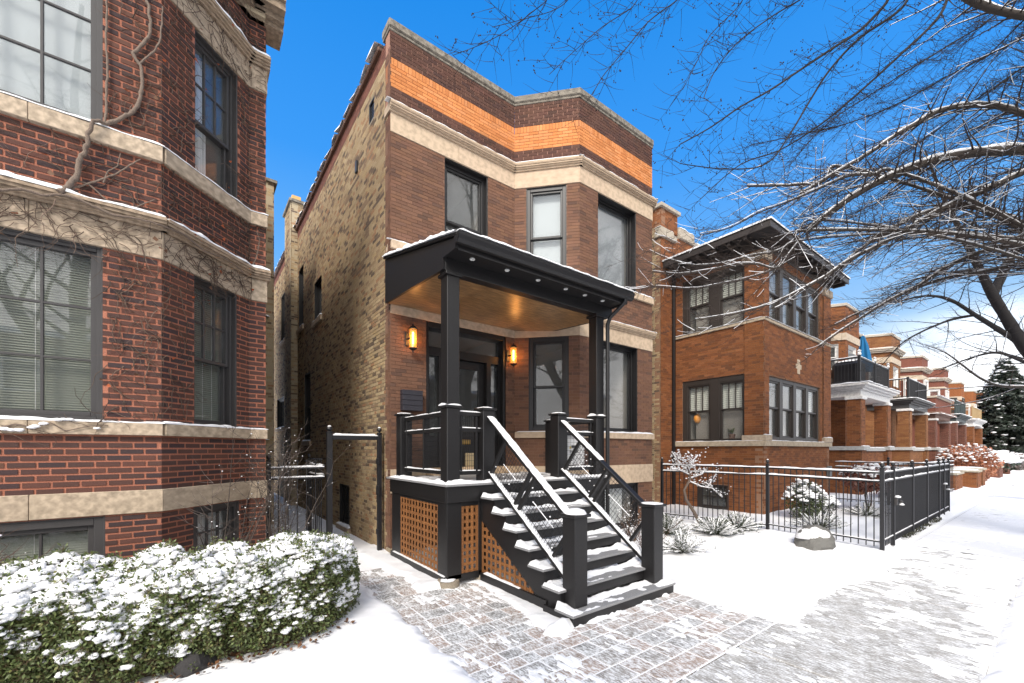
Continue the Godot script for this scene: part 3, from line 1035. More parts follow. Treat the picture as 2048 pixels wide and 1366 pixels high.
	ledge(root, [P(2.60, 4.573, 4.66), P(6.07, 4.573, 4.66)], Vector3(0, 0, 1), 0.14, 0.042, 21.0, 0.05, "roof_edge_snow")
	ledge(root, [P(2.62, 5.17, 7.12), P(2.62, 4.57, 4.60)], Vector3.LEFT, 0.06, 0.06, 22.0, 0.05, "roof_edge_snow")
	# gutter: half-round profile with a rolled lip
	var gu := MB.new()
	var prof := [[0.0, 0.10], [0.0, 0.0], [-0.03, -0.02], [-0.07, -0.015], [-0.10, 0.02], [-0.12, 0.07], [-0.125, 0.105], [-0.115, 0.11], [-0.11, 0.075], [-0.09, 0.03], [-0.06, 0.0], [-0.02, 0.005], [-0.012, 0.1]]
	for i in prof.size():
		var p: Array = prof[i]
		var e: Array = prof[(i + 1) % prof.size()]
		gu.quad(P(2.60, 4.46 + p[1], 4.655 + p[0]), P(6.08, 4.46 + p[1], 4.655 + p[0]), P(6.08, 4.46 + e[1], 4.655 + e[0]), P(2.60, 4.46 + e[1], 4.655 + e[0]))
	for x in [2.595, 6.08]:
		var pts := []
		for i in 7:
			pts.append(P(x, 4.46 + prof[i][1], 4.655 + prof[i][0]))
		for i in range(1, 6):
			gu.tri(pts[0], pts[i], pts[i + 1])
	put(gu, "gutter", mat("black_two", lin(0.0105, 0.0098, 0.0105), 0.45, {"two": true}), root)
	var gs := MB.new()
	put(gs, "gutter_snow", M.snow, root)
	var ds := MB.new()
	ds.tube(PackedVector3Array([P(5.92, 4.46, 4.60), P(5.92, 4.40, 4.62), P(5.90, 4.30, 4.76), P(5.87, 4.20, 4.90), P(5.86, 4.08, 4.95), P(5.86, 0.3, 4.95)]), PackedFloat32Array([0.036, 0.036, 0.036, 0.036, 0.036, 0.036]), 10)
	put(ds, "downspout", M.black_paint, root)
	for k in 6:
		var b := MB.new()
		var o := P([2.98, 3.56, 4.14, 4.72, 5.16, 5.60][k], 4.415, 4.84)
		b.lathe(o, [[0.0, 0.004], [0.022, 0.003], [0.026, -0.004], [0.034, -0.005], [0.036, 0.006]], 18)
		put(b, "recessed_light", mat("light_trim", lin(0.62, 0.62, 0.60), 0.35, {"two": true}), root)

func snow_deck(b: MB) -> void:
	var nx := 66
	var nd := 44
	var g := []
	for i in nx + 1:
		var col := []
		for k in nd + 1:
			var x := lerpf(2.635, 5.895, float(i) / nx)
			var d := lerpf(4.932, 7.0, float(k) / nd)
			var s := 0.035 * smoothstep(5.5, 4.95, d) + 0.035 * smoothstep(3.1, 2.66, x) + 0.012
			if x > 3.5 and x < 4.7:
				s *= 0.5
			s *= 0.55 + 0.9 * N.get_noise_2d(x * 300, d * 300) + 0.5
			s -= 0.012
			if i == 0 or k == 0 or i == nx:
				s = minf(s, 0.004)
			col.append(P(x, 1.386 + s, d))
		g.append(col)
	for i in nx:
		for k in nd:
			if maxf(g[i][k].y, g[i + 1][k + 1].y) > 1.3855:
				b.quad(g[i][k], g[i + 1][k], g[i + 1][k + 1], g[i][k + 1])

func lattice(root: Node3D, f: Face, u0: float, u1: float, y0: float, y1: float, nu: int, ny: int, cut := Vector2.ZERO) -> void:
	for k in nu:
		var u := lerpf(u0 + 0.02, u1 - 0.02, float(k) / (nu - 1))
		var top: float = y1 if cut == Vector2.ZERO else minf(y1, cut.x - u * cut.y)
		if top - y0 < 0.05:
			continue
		var j := R.randf_range(0.8, 1.15)
		var b := MB.new()
		f.blk(b, u - 0.021, u + 0.021, y0, top, -0.004, 0.004, Color(0.40 * j, 0.165 * j, 0.052 * j))
		put(b, "lattice_slat", M.cedar, root)
	for k in ny:
		var y := lerpf(y0 + 0.02, y1 - 0.02, float(k) / (ny - 1))
		var ue := u1
		if cut != Vector2.ZERO:
			while ue > u0 and cut.x - ue * cut.y < y + 0.02:
				ue -= 0.02
		if ue - u0 < 0.06:
			continue
		var j := R.randf_range(0.8, 1.15)
		var b := MB.new()
		f.blk(b, u0, ue, y - 0.021, y + 0.021, -0.0125, -0.0045, Color(0.38 * j, 0.155 * j, 0.048 * j))
		put(b, "lattice_slat", M.cedar, root)

func wire_net(b: MB, o: Vector3, ex: Vector3, ey: Vector3, w: float, h: float, sx := 0.035, sy := 0.07) -> void:
	var nn := ex.cross(ey)
	var r := 0.0022
	var u := sx
	while u < w - 0.005:
		b.cobox(o + ex * u + ey * h / 2, ex, ey, nn, Vector3(r, h / 2, r), 0.0005)
		u += sx
	var y := sy
	while y < h - 0.005:
		b.cobox(o + ex * w / 2 + ey * y, ex, ey, nn, Vector3(w / 2, r, r), 0.0005)
		y += sy

func guard(root: Node3D, a: Vector3, e: Vector3, bays: int) -> void:
	var ex := (e - a).normalized()
	var L := (e - a).length()
	for y in [2.355, 2.13, 1.53]:
		var b := MB.new()
		b.bar(a + Vector3.UP * y, e + Vector3.UP * y, 0.06 if y > 2.3 else 0.045, 0.055, 0.004)
		put(b, "guard_rail", M.black_paint, root)
		var sn := MB.new()
		var side := ex.cross(Vector3.UP)
		ledge(root, [a + Vector3.UP * (y + 0.028) - side * 0.027, e + Vector3.UP * (y + 0.028) - side * 0.027], side, 0.05, 0.022, y * 7.0 + a.x)
		put(sn, "ledge_snow", M.snow, root)
	for k in bays + 1:
		var u := clampf(L * k / bays, 0.06, L - 0.06)
		var b := MB.new()
		b.bar(a + ex * u + Vector3.UP * 1.5575, a + ex * u + Vector3.UP * 2.327, 0.05, 0.035, 0.003, Color.WHITE, ex)
		put(b, "baluster", M.black_paint, root)
	var wn := MB.new()
	wire_net(wn, a + Vector3.UP * 1.56, ex, Vector3.UP, L, 0.77)
	stuff(put(wn, "wire_mesh", M.black_iron, root))

func stairs() -> void:
	var root := thing("porch_stairs", "black wooden stairs with snowy grey treads and wire mesh railings", "stairs")
	var run := 0.2567
	for k in 7:
		var y := 1.385 - 0.18 * (k + 1)
		var d := 4.63 - k * run
		var xa := 3.16 if k < 6 else 3.12
		var xb := 4.96 if k < 6 else 5.0
		var b := MB.new()
		b.cbox(P(xa, y - 0.028, d), P(xb, y, d + 0.29), 0.005)
		put(b, "tread", M.grey_board, root)
		var rb := MB.new()
		rb.cbox(P(3.22, y - 0.18 + 0.03, d + 0.035), P(4.90, y - 0.029, d + 0.06), 0.003)
		put(rb, "riser", M.black_paint, root)
		# snow lying on the tread: deep at the ends, trodden thin in the middle
		var s := MB.new()
		var nx := 60
		var nd := 9
		var g := []
		for i in nx + 1:
			var col := []
			for j in nd + 1:
				var x := lerpf(xa + 0.004, xb - 0.004, float(i) / nx)
				var dd := lerpf(d + 0.004, d + 0.275, float(j) / nd)
				var ends := maxf(smoothstep(0.22, 0.02, x - xa), smoothstep(0.3, 0.03, xb - x))
				var h := 0.0022 + 0.045 * ends * smoothstep(0.0, 0.5, float(j) / nd + 0.1) + 0.03 * smoothstep(0.55, 1.0, float(j) / nd)
				h *= 0.75 + 0.8 * N.get_noise_2d(x * 420, (dd + k * 3.0) * 420)
				h += 0.004 * N.get_noise_2d(x * 260, (dd + k) * 700)
				if i == 0 or j == 0 or i == nx:
					h = 0.001
				h -= 0.0025 * (1.0 - ends)
				col.append(P(x, y + h, dd))
			g.append(col)
		for i in nx:
			for j in nd:
				s.quad(g[i][j], g[i + 1][j], g[i + 1][j + 1], g[i][j + 1])
		put(s, "tread_snow", M.snow, root)
	# stringers: saw-tooth plates
	for x in [3.22, 4.86]:
		var b := MB.new()
		var a := PackedVector2Array([Vector2(4.95, 1.14), Vector2(4.95, 0.9)])
		a = PackedVector2Array()
		for k in 7:
			var y := 1.385 - 0.18 * (k + 1) - 0.029
			var d := 4.63 - k * run
			if k == 0:
				a.append(Vector2(4.99, y))
			a.append(Vector2(d + 0.034, y))
			a.append(Vector2(d + 0.034, maxf(y - 0.18, -0.02)))
		a.append(Vector2(3.55, -0.02))
		a.append(Vector2(4.99, 0.86))
		var t := Geometry2D.triangulate_polygon(a)
		for i in range(0, t.size(), 3):
			for s in [0.0, 0.04]:
				b.tri(P(x + s, a[t[i]].y, a[t[i]].x), P(x + s, a[t[i + 1]].y, a[t[i + 1]].x), P(x + s, a[t[i + 2]].y, a[t[i + 2]].x))
		for i in a.size():
			var p := a[i]
			var e := a[(i + 1) % a.size()]
			b.quad(P(x, p.y, p.x), P(x, e.y, e.x), P(x + 0.04, e.y, e.x), P(x + 0.04, p.y, p.x))
		put(b, "stringer", mat("black_two", lin(0.0105, 0.0098, 0.0105), 0.45, {"two": true}), root)
	# base frame of the lowest step
	for q in [[P(3.15, -0.05, 3.10), P(4.97, 0.098, 3.135)], [P(3.15, -0.05, 3.136), P(3.185, 0.098, 3.6)], [P(4.935, -0.05, 3.136), P(4.97, 0.098, 3.6)], [P(3.20, 0.02, 3.60), P(3.235, 0.13, 5.0)]]:
		var b := MB.new()
		b.cbox(q[0], q[1], 0.004)
		put(b, "base_board", M.black_paint, root)
	var bs := MB.new()
	ledge(root, [P(3.235, 0.131, 4.1), P(3.235, 0.131, 4.9)], Vector3.LEFT, 0.04, 0.03, 2.2)
	put(bs, "ledge_snow", M.snow, root)
	# cedar lattice under the left stringer
	lattice(root, Face.new(Vector2(3.232, 4.99), Vector2(3.232, 3.75)), 0.0, 1.2, 0.13, 0.86, 12, 8, Vector2(0.86, 0.611))
	# newel posts
	for x in [3.275, 4.71]:
		var b := MB.new()
		b.cbox(P(x, 0.127, 3.215), P(x + 0.20, 1.11, 3.415), 0.008)
		b.cbox(P(x - 0.03, 1.11, 3.185), P(x + 0.23, 1.145, 3.445), 0.008)
		put(b, "newel_post", M.black_paint, root)
		var sn := MB.new()
		sn.blob(P(x + 0.1, 1.145, 3.315), Vector3(0.135, 0.055 if x < 4 else 0.018, 0.135), N, 0.25, 14, Color.WHITE, 0.0)
		put(sn, "ledge_snow", M.snow, root)
		stair_rail(root, x + 0.1, x < 4)

func stair_rail(root: Node3D, x: float, heavy: bool) -> void:
	var t0 := P(x, 2.30, 5.0)
	var t1 := P(x, 1.09, 3.41)
	var b0 := P(x, 1.51, 5.0)
	var b1 := P(x, 0.36, 3.41)
	var b := MB.new()
	b.bar(t0, t1, 0.10, 0.045, 0.005)
	put(b, "hand_rail", M.black_paint, root)
	b = MB.new()
	b.bar(b0, b1, 0.07, 0.05, 0.005)
	put(b, "bottom_rail", M.black_paint, root)
	var dir := (t1 - t0).normalized()
	var nrm := Vector3(0, -dir.z, dir.y) * signf(-dir.z)
	if nrm.y < 0:
		nrm = -nrm
	var sn := MB.new()
	var L := (t1 - t0).length()
	var upto := 1.0 if heavy else 0.52
	ledge(root, [t0 + Vector3(0.05, 0.028, 0), (t0.lerp(t1, upto)) + Vector3(0.05, 0.028, 0)], Vector3.LEFT, 0.10, 0.035 if heavy else 0.028, x)
	ledge(root, [b0 + Vector3(0.035, 0.028, 0), b1 + Vector3(0.035, 0.028, 0)], Vector3.LEFT, 0.07, 0.04, x + 3.0)
	put(sn, "ledge_snow", M.snow, root)
	# square frames of struts with wire mesh
	var bl := (b1 - b0).length()
	var bd := (b1 - b0) / bl
	var gap := 0.60
	for q in [[0.02, 0.70], [0.80, 1.62]]:
		for s in q:
			var p: Vector3 = b0 + bd * (s as float) + nrm * 0.026
			# meet the hand rail
			var hgt := 0.0
			var rel: Vector3 = t0 - p
			var perp := Vector3(0, -dir.z, dir.y)
			perp = perp if perp.y > 0 else -perp
			hgt = rel.dot(perp) / nrm.dot(perp) - 0.024
			var st := MB.new()
			st.bar(p, p + nrm * hgt, 0.05, 0.045, 0.004, Color.WHITE, bd)
			put(st, "strut", M.black_paint, root)
		var wn := MB.new()
		wire_net(wn, b0 + bd * (q[0] as float) + nrm * 0.026, bd, nrm, q[1] - q[0], gap, 0.05, 0.07)
		stuff(put(wn, "wire_mesh", M.black_iron, root))
		var cl := MB.new()
		for i in 9:
			var p: Vector3 = b0 + bd * lerpf(q[0], q[1], R.randf()) + nrm * (0.07 * (R.randi() % 7 + 1) + 0.03)
			cl.blob(p, Vector3(0.008, 0.01, 0.016), N, 0.4, 6)
		ledge(root, [b0 + bd * (q[0] + 0.15) + nrm * 0.31 + Vector3(0.006, 0, 0), b0 + bd * lerpf(q[0], q[1], 0.75) + nrm * 0.31 + Vector3(0.006, 0, 0)], Vector3.LEFT, 0.012, 0.012, x * 2.0)
		stuff(put(cl, "clinging_snow", M.snow, root))

# ---------------------------------------------------------------- ground, paths, snow on the ground
func streak(x: float, d: float) -> float:
	return 0.55 * N.get_noise_2d(x * 900.0, d * 210.0) + 0.6 * N.get_noise_2d(x * 160.0 + 500.0, d * 130.0) + 0.25 * N.get_noise_2d(x * 2200.0, d * 900.0)

# 1 where the snow has been shovelled away
func cleared(x: float, d: float) -> float:
	var e := 0.10 * N.get_noise_2d(x * 190.0, d * 190.0) + 0.05 * N.get_noise_2d(x * 700.0, d * 700.0)
	var walk := minf(d - (0.42 + 0.15 * e), 1.86 + (0.25 if x > 10.5 else 0.0) - d)
	if x > 5.0 and x < 10.5:
		walk = minf(walk, 1.88 - d - 0.09 * (sin(x * 1.7) + 1.0))
	walk -= 1.2 * smoothstep(30.0, 40.0, x)
	var pave := minf(x - 1.80, minf(4.98 - x, 3.09 - d))
	var west := minf(x - 1.80, minf(2.98 - 0.13 * sin(d * 2.4) - x, 5.05 - d))
	var gang := minf(x - 1.80, minf(2.34 - 0.05 * sin(d * 3.0) - x, 7.05 - d))
	var gate := minf(x - 1.25, minf(2.25 + (d - 7) * 0.02 - x, minf(9.2 - d, d - 6.2)))
	var q := maxf(maxf(walk, pave), maxf(maxf(west, gang), gate))
	return smoothstep(-0.05, 0.05, q + e)

func snow_height(x: float, d: float) -> float:
	var h := 0.065 + 0.03 * N.get_noise_2d(x * 55.0, d * 55.0) + 0.012 * N.get_noise_2d(x * 260.0, d * 260.0) + 0.004 * N.get_noise_2d(x * 900.0, d * 900.0)
	# shovelled ridge beside the stairs
	var ridge := maxf(0.0, 1.0 - absf(x - 3.02) / 0.28) * smoothstep(2.9, 3.2, d) * smoothstep(5.0, 4.4, d)
	ridge = maxf(ridge, maxf(0.0, 1.0 - absf(d - 3.02) / 0.14) * smoothstep(2.95, 3.15, x) * smoothstep(5.3, 5.0, x))
	if d < 3.14 and x > 3.08:
		ridge *= 0.25
		h = minf(h, 0.03 + 0.02 * N.get_noise_2d(x * 400.0, d * 400.0))
	h += ridge * (0.035 + 0.07 * N.get_noise_2d(x * 500.0, d * 500.0))
	if x > 2.7 and x < 5.0 and d > 3.2 and d < 7.1:
		h *= 0.35
	if d < 0.6:
		h = lerpf(0.012 + h * 0.1, h, smoothstep(0.45, -1.2, d))
	if x > 9.0 and d > 2.0:
		h += 0.04 * smoothstep(10.0, 12.0, x)
	return lerpf(h, -0.04, cleared(x, d))

func height_patch(b: MB, x0: float, x1: float, d0: float, d1: float, st: float) -> void:
	var nx := int((x1 - x0) / st)
	var nd := int((d1 - d0) / st)
	var k0 := b.v.size()
	for i in nx + 1:
		for k in nd + 1:
			var x := x0 + (x1 - x0) * i / nx
			var d := d0 + (d1 - d0) * k / nd
			b.v.append(P(x, snow_height(x, d), d))
			b.c.append(Color.WHITE)
	for i in nx + 1:
		for k in nd + 1:
			var a := k0 + i * (nd + 1) + k
			var e := b.v[a + (nd + 1 if i < nx else 0)] - b.v[a - (nd + 1 if i > 0 else 0)]
			var f := b.v[a + (1 if k < nd else 0)] - b.v[a - (1 if k > 0 else 0)]
			b.n.append(e.cross(f).normalized())
	for i in nx:
		for k in nd:
			var a := k0 + i * (nd + 1) + k
			b.ix.append(a); b.ix.append(a + 1); b.ix.append(a + nd + 1)
			b.ix.append(a + nd + 1); b.ix.append(a + 1); b.ix.append(a + nd + 2)

# a stone or concrete top with fine dry snow caught in its grain
func dusted(key: String, base: Color, amount: float, sx := 1.0, vary := 0.25) -> ImageTexture:
	var f := FastNoiseLite.new()
	f.seed = key.hash() % 9999
	f.frequency = 0.035
	f.fractal_octaves = 4
	var a := f.get_seamless_image(512, 512)
	f.seed += 1
	f.frequency = 0.012
	var c := f.get_seamless_image(512, 512)
	f.seed += 1
	f.frequency = 0.16
	var g := f.get_seamless_image(512, 512)
	if sx != 1.0:
		a.resize(int(512 * sx), 512)
		a = _tile_x(a, 512)
	var o := Image.create(512, 512, true, Image.FORMAT_RGB8)
	for y in 512:
		for x in 512:
			var t := a.get_pixel(x, y).r * 0.6 + c.get_pixel(x, y).r * 0.25 + g.get_pixel(x, y).r * 0.3
			var m := 0.88 * smoothstep(0.66 - amount, 1.06 - amount, t)
			var s := 1.0 - vary + 2.0 * vary * c.get_pixel(y, x).r * (0.6 + 0.8 * g.get_pixel(y, x).r)
			var col := Color(base.r * s, base.g * s, base.b * s).lerp(Color(0.80, 0.81, 0.82), m)
			o.set_pixel(x, y, col.linear_to_srgb())
	return ImageTexture.create_from_image(o)

func ground() -> void:
	var g := MB.new()
	for q in [[-300.0, 20.0, -320.0, -3.2], [20.0, 400.0, -320.0, -3.2], [-300.0, -4.0, -3.2, 300.0], [24.0, 400.0, 8.0, 300.0], [-4.0, 24.0, 8.0, 300.0]]:
		g.quad(P(q[0], 0.02, q[2]), P(q[1], 0.02, q[2]), P(q[1], 0.02, q[3]), P(q[0], 0.02, q[3]))
	height_patch(g, -4.0, 11.0, -3.2, 8.0, 0.05)
	height_patch(g, 11.0, 24.0, -3.2, 8.0, 0.1)
	# street side strip towards the far end
	for i in 190:
		for k in 28:
			var c := []
			for e in [[0, 0], [1, 0], [1, 1], [0, 1]]:
				var x: float = 24.0 + (i + e[0]) * 2.0
				var d: float = -3.2 + (k + e[1]) * 0.4
				c.append(P(x, snow_height(x, d), d))
			g.quad(c[0], c[1], c[2], c[3])
	structure(put(g, "snowy_ground", M.snow, self), "white snow covering the front yards and the strip by the sidewalk")
	var rd := MB.new()
	rd.quad(P(-300, 0.025, -13.0), P(400, 0.025, -13.0), P(400, 0.025, -4.2), P(-300, 0.025, -4.2))
	structure(put(rd, "street", mat("asphalt", lin(0.10, 0.10, 0.105), 0.8, {"tex": T.grain, "scale": 0.5}), self), "dark asphalt street behind the snowy parkway")
	# sidewalk of concrete slabs
	var sw := Node3D.new()
	sw.name = "sidewalk"
	add_child(sw)
	structure(sw, "concrete sidewalk slabs under thin shovelled snow")
	var cm := mat("walk_concrete", Color.WHITE, 0.85, {"tex": dusted("walk", Color(0.315, 0.302, 0.28), 0.255, 0.25), "scale": 0.55})
	for k in 46:
		var b := MB.new()
		var x := -3.4 + k * 1.5
		var lift := R.randf_range(-0.004, 0.004)
		b.cbox(P(x + 0.006, -0.1, 0.42), P(x + 1.494, lift, 1.885), 0.006)
		put(b, "sidewalk_slab", cm, sw)
	var gw := MB.new()
	gw.cbox(P(1.1, -0.12, 6.45), P(2.6, 0.0, 13.0), 0.006)
	structure(put(gw, "gangway_path", mat("path_concrete", Color.WHITE, 0.9, {"tex": dusted("path", Color(0.42, 0.335, 0.26), -0.02), "scale": 0.6}), self), "tan concrete path between the two houses")
	# pavers in random ashlar
	var pv := Node3D.new()
	pv.name = "paver_path"
	add_child(pv)
	structure(pv, "brown and grey stone pavers with snow in their joints")
	var pm := []
	var pc := [Color(0.30, 0.235, 0.195), Color(0.27, 0.25, 0.23), Color(0.33, 0.25, 0.205), Color(0.25, 0.24, 0.228), Color(0.30, 0.255, 0.225)]
	for i in 5:
		pm.append(mat("paver_stone_%d" % i, Color.WHITE, 0.8, {"tex": dusted("paver%d" % i, pc[i], 0.26, 0.4, 0.3), "scale": 0.8}))
	var bed := MB.new()
	bed.quad(P(1.78, -0.0035, 1.89), P(5.0, -0.0035, 1.89), P(5.0, -0.0035, 6.6), P(1.78, -0.0035, 6.6))
	put(bed, "joint_snow", M.snow, pv)
	var d := 1.90
	while d < 6.42:
		var dep: float = [0.16, 0.23, 0.23, 0.16, 0.23][R.randi() % 5]
		var x := 1.80 + R.randf_range(-0.1, 0.0)
		var xe := 5.0 if d < 3.2 else (3.3 if d < 5.2 else 2.6)
		while x < xe:
			var ln: float = [0.16, 0.23, 0.31, 0.23, 0.31][R.randi() % 5]
			var a := maxf(x, 1.80)
			var e := minf(x + ln, 5.0)
			x += ln
			if e - a < 0.06:
				continue
			var b := MB.new()
			var lift := R.randf_range(-0.003, 0.002)
			b.cbox(P(a + 0.007, -0.06, d + 0.007), P(e - 0.007, lift + 0.001, d + dep - 0.007), 0.004)
			put(b, "paver", pm[R.randi() % 5], pv)
		d += dep
	# thin patches of snow that the shovel left
	var du := MB.new()
	for q in [[1.80, 5.0, 1.92, 6.6, 0.028, -0.03], [-1.5, 11.0, 0.42, 1.90, 0.03, -0.09], [11.0, 40.0, 0.42, 1.9, 0.06, 0.14], [1.1, 2.6, 6.45, 10.5, 0.05, 0.24]]:
		var st: float = q[4]
		var nx := int((q[1] - q[0]) / st)
		var nd := int((q[3] - q[2]) / st)
		var hs := PackedFloat32Array()
		hs.resize((nx + 1) * (nd + 1))
		for i in nx + 1:
			for k in nd + 1:
				var xx: float = q[0] + i * st
				var dd: float = q[2] + k * st
				var more := 0.0
				if q[3] < 2.0:
					more = 0.35 * smoothstep(5.5, 10.0, xx) + 0.35 * smoothstep(0.95, 0.5, dd + 0.2 * N.get_noise_2d(xx * 120, 9)) + 0.2 * smoothstep(5.0, 6.5, xx) * smoothstep(1.6, 1.85, dd)
				if q[2] > 6.0:
					more = 0.5 * smoothstep(7.3, 8.0, dd) + 0.4 * smoothstep(2.0, 2.4, xx)
				if cleared(xx, dd) < 0.02:
					hs[i * (nd + 1) + k] = -1.0
				else:
					hs[i * (nd + 1) + k] = clampf((streak(xx, dd) - 0.16 + q[5] + more) * 0.05, -0.01, 0.012 + 0.004 * N.get_noise_2d(xx * 900, dd * 900))
		for i in nx:
			for k in nd:
				var a := hs[i * (nd + 1) + k]
				var b2 := hs[(i + 1) * (nd + 1) + k]
				var c := hs[(i + 1) * (nd + 1) + k + 1]
				var e := hs[i * (nd + 1) + k + 1]
				if maxf(maxf(a, b2), maxf(c, e)) > 0.0 and minf(minf(a, b2), minf(c, e)) > -0.9:
					var xx: float = q[0] + i * st
					var dd: float = q[2] + k * st
					du.quad(P(xx, a, dd), P(xx + st, b2, dd), P(xx + st, c, dd + st), P(xx, e, dd + st))
	var dust := put(du, "snow_patches", M.snow, self)
	structure(dust, "thin streaks of snow left on the pavers and sidewalk")

# ---------------------------------------------------------------- the vine-covered house on the left
func left_house() -> void:
	var root := thing("brick_house", "dark brick house with red mortar, limestone bands and bare vines", "house")
	var hs := new_house(root)
	var c := [Vector2(-4.2, 7.04), Vector2(-3.3, 6.15), Vector2(-0.30, 6.15), Vector2(0.613, 7.04), Vector2(0.82, 7.04)]
	var lo := [[], [[0.55, 2.54, 0.45, 1.15]], [[0.40, 1.11, 0.45, 1.15]], []]
	var one := [[], [[0.55, 2.52, 2.15, 3.99]], [[0.41, 1.07, 2.15, 3.99]], []]
	var two := [[], [[0.55, 2.52, 5.24, 7.02]], [[0.42, 1.085, 5.24, 7.02]], []]
	for i in 4:
		wall(hs, c[i], c[i + 1], -0.2, 1.16, lo[i], ROUGH)
		wall(hs, c[i], c[i + 1], 1.41, 2.01, [], ROUGH)
		wall(hs, c[i], c[i + 1], 2.14, 3.99, one[i], ROUGH)
		wall(hs, c[i], c[i + 1], 4.42, 5.07, [], ROUGH)
		wall(hs, c[i], c[i + 1], 5.24, 7.02, two[i], ROUGH)
		wall(hs, c[i], c[i + 1], 7.50, 8.0, [], ROUGH)
		var f := Face.new(c[i], c[i + 1])
		var tints := 1.0
		for nb in [["stone_band", 1.16, 1.41, 0.02], ["sill_course", 2.01, 2.142, 0.055], ["stone_lintel", 3.99, 4.30, 0.02], ["sill_course", 5.07, 5.242, 0.05], ["stone_lintel", 7.02, 7.36, 0.02]]:
			var nblk := [1, 3, 1, 1][i] as int
			for k in nblk:
				var b := MB.new()
				var j := R.randf_range(0.92, 1.05) * tints
				f.blk(b, f.L * k / nblk + 0.002 - (0.015 if k == 0 and i == 1 else 0.0), f.L * (k + 1) / nblk - 0.002 + (0.02 if i == 3 else (0.015 if i == 1 and k == 2 else 0.0)), nb[1], nb[2], -0.22, nb[3], Color(STONE.r * j * 0.98, STONE.g * j * 1.02, STONE.b * j * 1.05), 0.005)
				put(b, nb[0], M.weathered_stone, root)
		for cy in [4.30, 7.36]:
			var b := MB.new()
			var prof := [[0.0, 0.04], [0.03, 0.06], [0.055, 0.09], [0.085, 0.12], [0.12, 0.14]]
			for q in prof.size() - 1:
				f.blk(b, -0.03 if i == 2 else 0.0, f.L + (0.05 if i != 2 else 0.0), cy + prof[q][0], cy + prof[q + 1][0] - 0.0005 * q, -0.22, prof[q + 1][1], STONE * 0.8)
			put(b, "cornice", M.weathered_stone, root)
			ledge(root, [f.at(-0.02, cy + 0.12 + 0.0006 * i, 0.0), f.at(f.L + 0.04, cy + 0.12 + 0.0006 * i, 0.0)], f.nn, 0.14, 0.055, cy + i)
		for sy in [2.143, 5.243]:
			ledge(root, [f.at(-0.02, sy + 0.0006 * i, -0.02), f.at(f.L + 0.03, sy + 0.0006 * i, -0.02)], f.nn, 0.075, 0.035, sy + i * 3.0)
		# eaves cornice
		var eb := MB.new()
		for q in [[8.0, 8.07, 0.06], [8.07, 8.15, 0.14], [8.15, 8.26, 0.26], [8.26, 8.36, 0.30]]:
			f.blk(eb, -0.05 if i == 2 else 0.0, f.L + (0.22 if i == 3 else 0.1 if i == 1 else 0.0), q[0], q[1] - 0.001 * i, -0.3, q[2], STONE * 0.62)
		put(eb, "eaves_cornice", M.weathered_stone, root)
		ledge(root, [f.at(-0.05, 8.361, -0.02), f.at(f.L + 0.2, 8.361, -0.02)], f.nn, 0.31, 0.05, 40.0 + i)
	var ff := Face.new(c[1], c[2])
	var fs := Face.new(c[2], c[3])
	var fr := {"frame": M.dark_bronze}
	window(root, ff, 0.55, 2.52, 2.15, 3.99, {"frame": M.dark_bronze, "t": 0.05, "s": 0.05, "deep": 0.06, "cols": 5, "rows": 3, "cover": "blind"})
	window(root, ff, 0.55, 2.52, 5.24, 7.02, {"frame": M.dark_bronze, "t": 0.05, "s": 0.05, "deep": 0.06, "cols": 5, "rows": 3, "cover": "shade"})
	window(root, fs, 0.41, 1.07, 2.15, 3.99, {"frame": M.dark_bronze, "t": 0.05, "s": 0.04, "deep": 0.10, "rail": 3.0, "cols": 3, "rows": 2, "cover": "blind"})
	window(root, fs, 0.42, 1.085, 5.24, 7.02, {"frame": M.dark_bronze, "t": 0.05, "s": 0.04, "deep": 0.10, "rail": 5.98, "cols": 3, "rows": 2, "cover": "curtain", "c1": 0.62})
	window(root, ff, 0.55, 2.54, 0.45, 1.15, {"frame": M.dark_bronze, "t": 0.09, "s": 0.05, "deep": 0.05, "cols": 5, "rows": 1, "cover": "blind"})
	window(root, fs, 0.40, 1.11, 0.45, 1.15, {"frame": M.dark_bronze, "t": 0.07, "s": 0.04, "deep": 0.05, "cols": 3, "rows": 2, "cover": "curtain"})
	# side and rear mass
	var sm := MB.new()
	sm.box(P(0.60, -0.2, 7.05), P(0.80, 8.3, 11.8), COMMON.mortar)
	sm.box(P(-6.0, 8.0, 6.9), P(0.8, 8.1, 12.0), COMMON.mortar)
	put(sm, "side_wall", M.mortar, root)
	var wing := new_house(root)
	wall(wing, Vector2(0.80, 11.8), Vector2(1.55, 11.8), -0.2, 8.4, [], COMMON)
	wall(wing, Vector2(1.55, 11.8), Vector2(1.55, 20.0), -0.2, 8.4, [], COMMON)
	finish_house(wing, 0)
	var wc := MB.new()
	wc.cbox(P(0.75, 8.4, 11.74), P(1.62, 8.48, 20.0), 0.01)
	put(wc, "coping", M.old_stone, root)
	for y in [2.1, 5.1]:
		ledge(root, [P(0.83, y, 11.8), P(1.45, y, 11.8)], Vector3(0, 0, 1), 0.08, 0.05, y)
	finish_house(hs)
	vines()

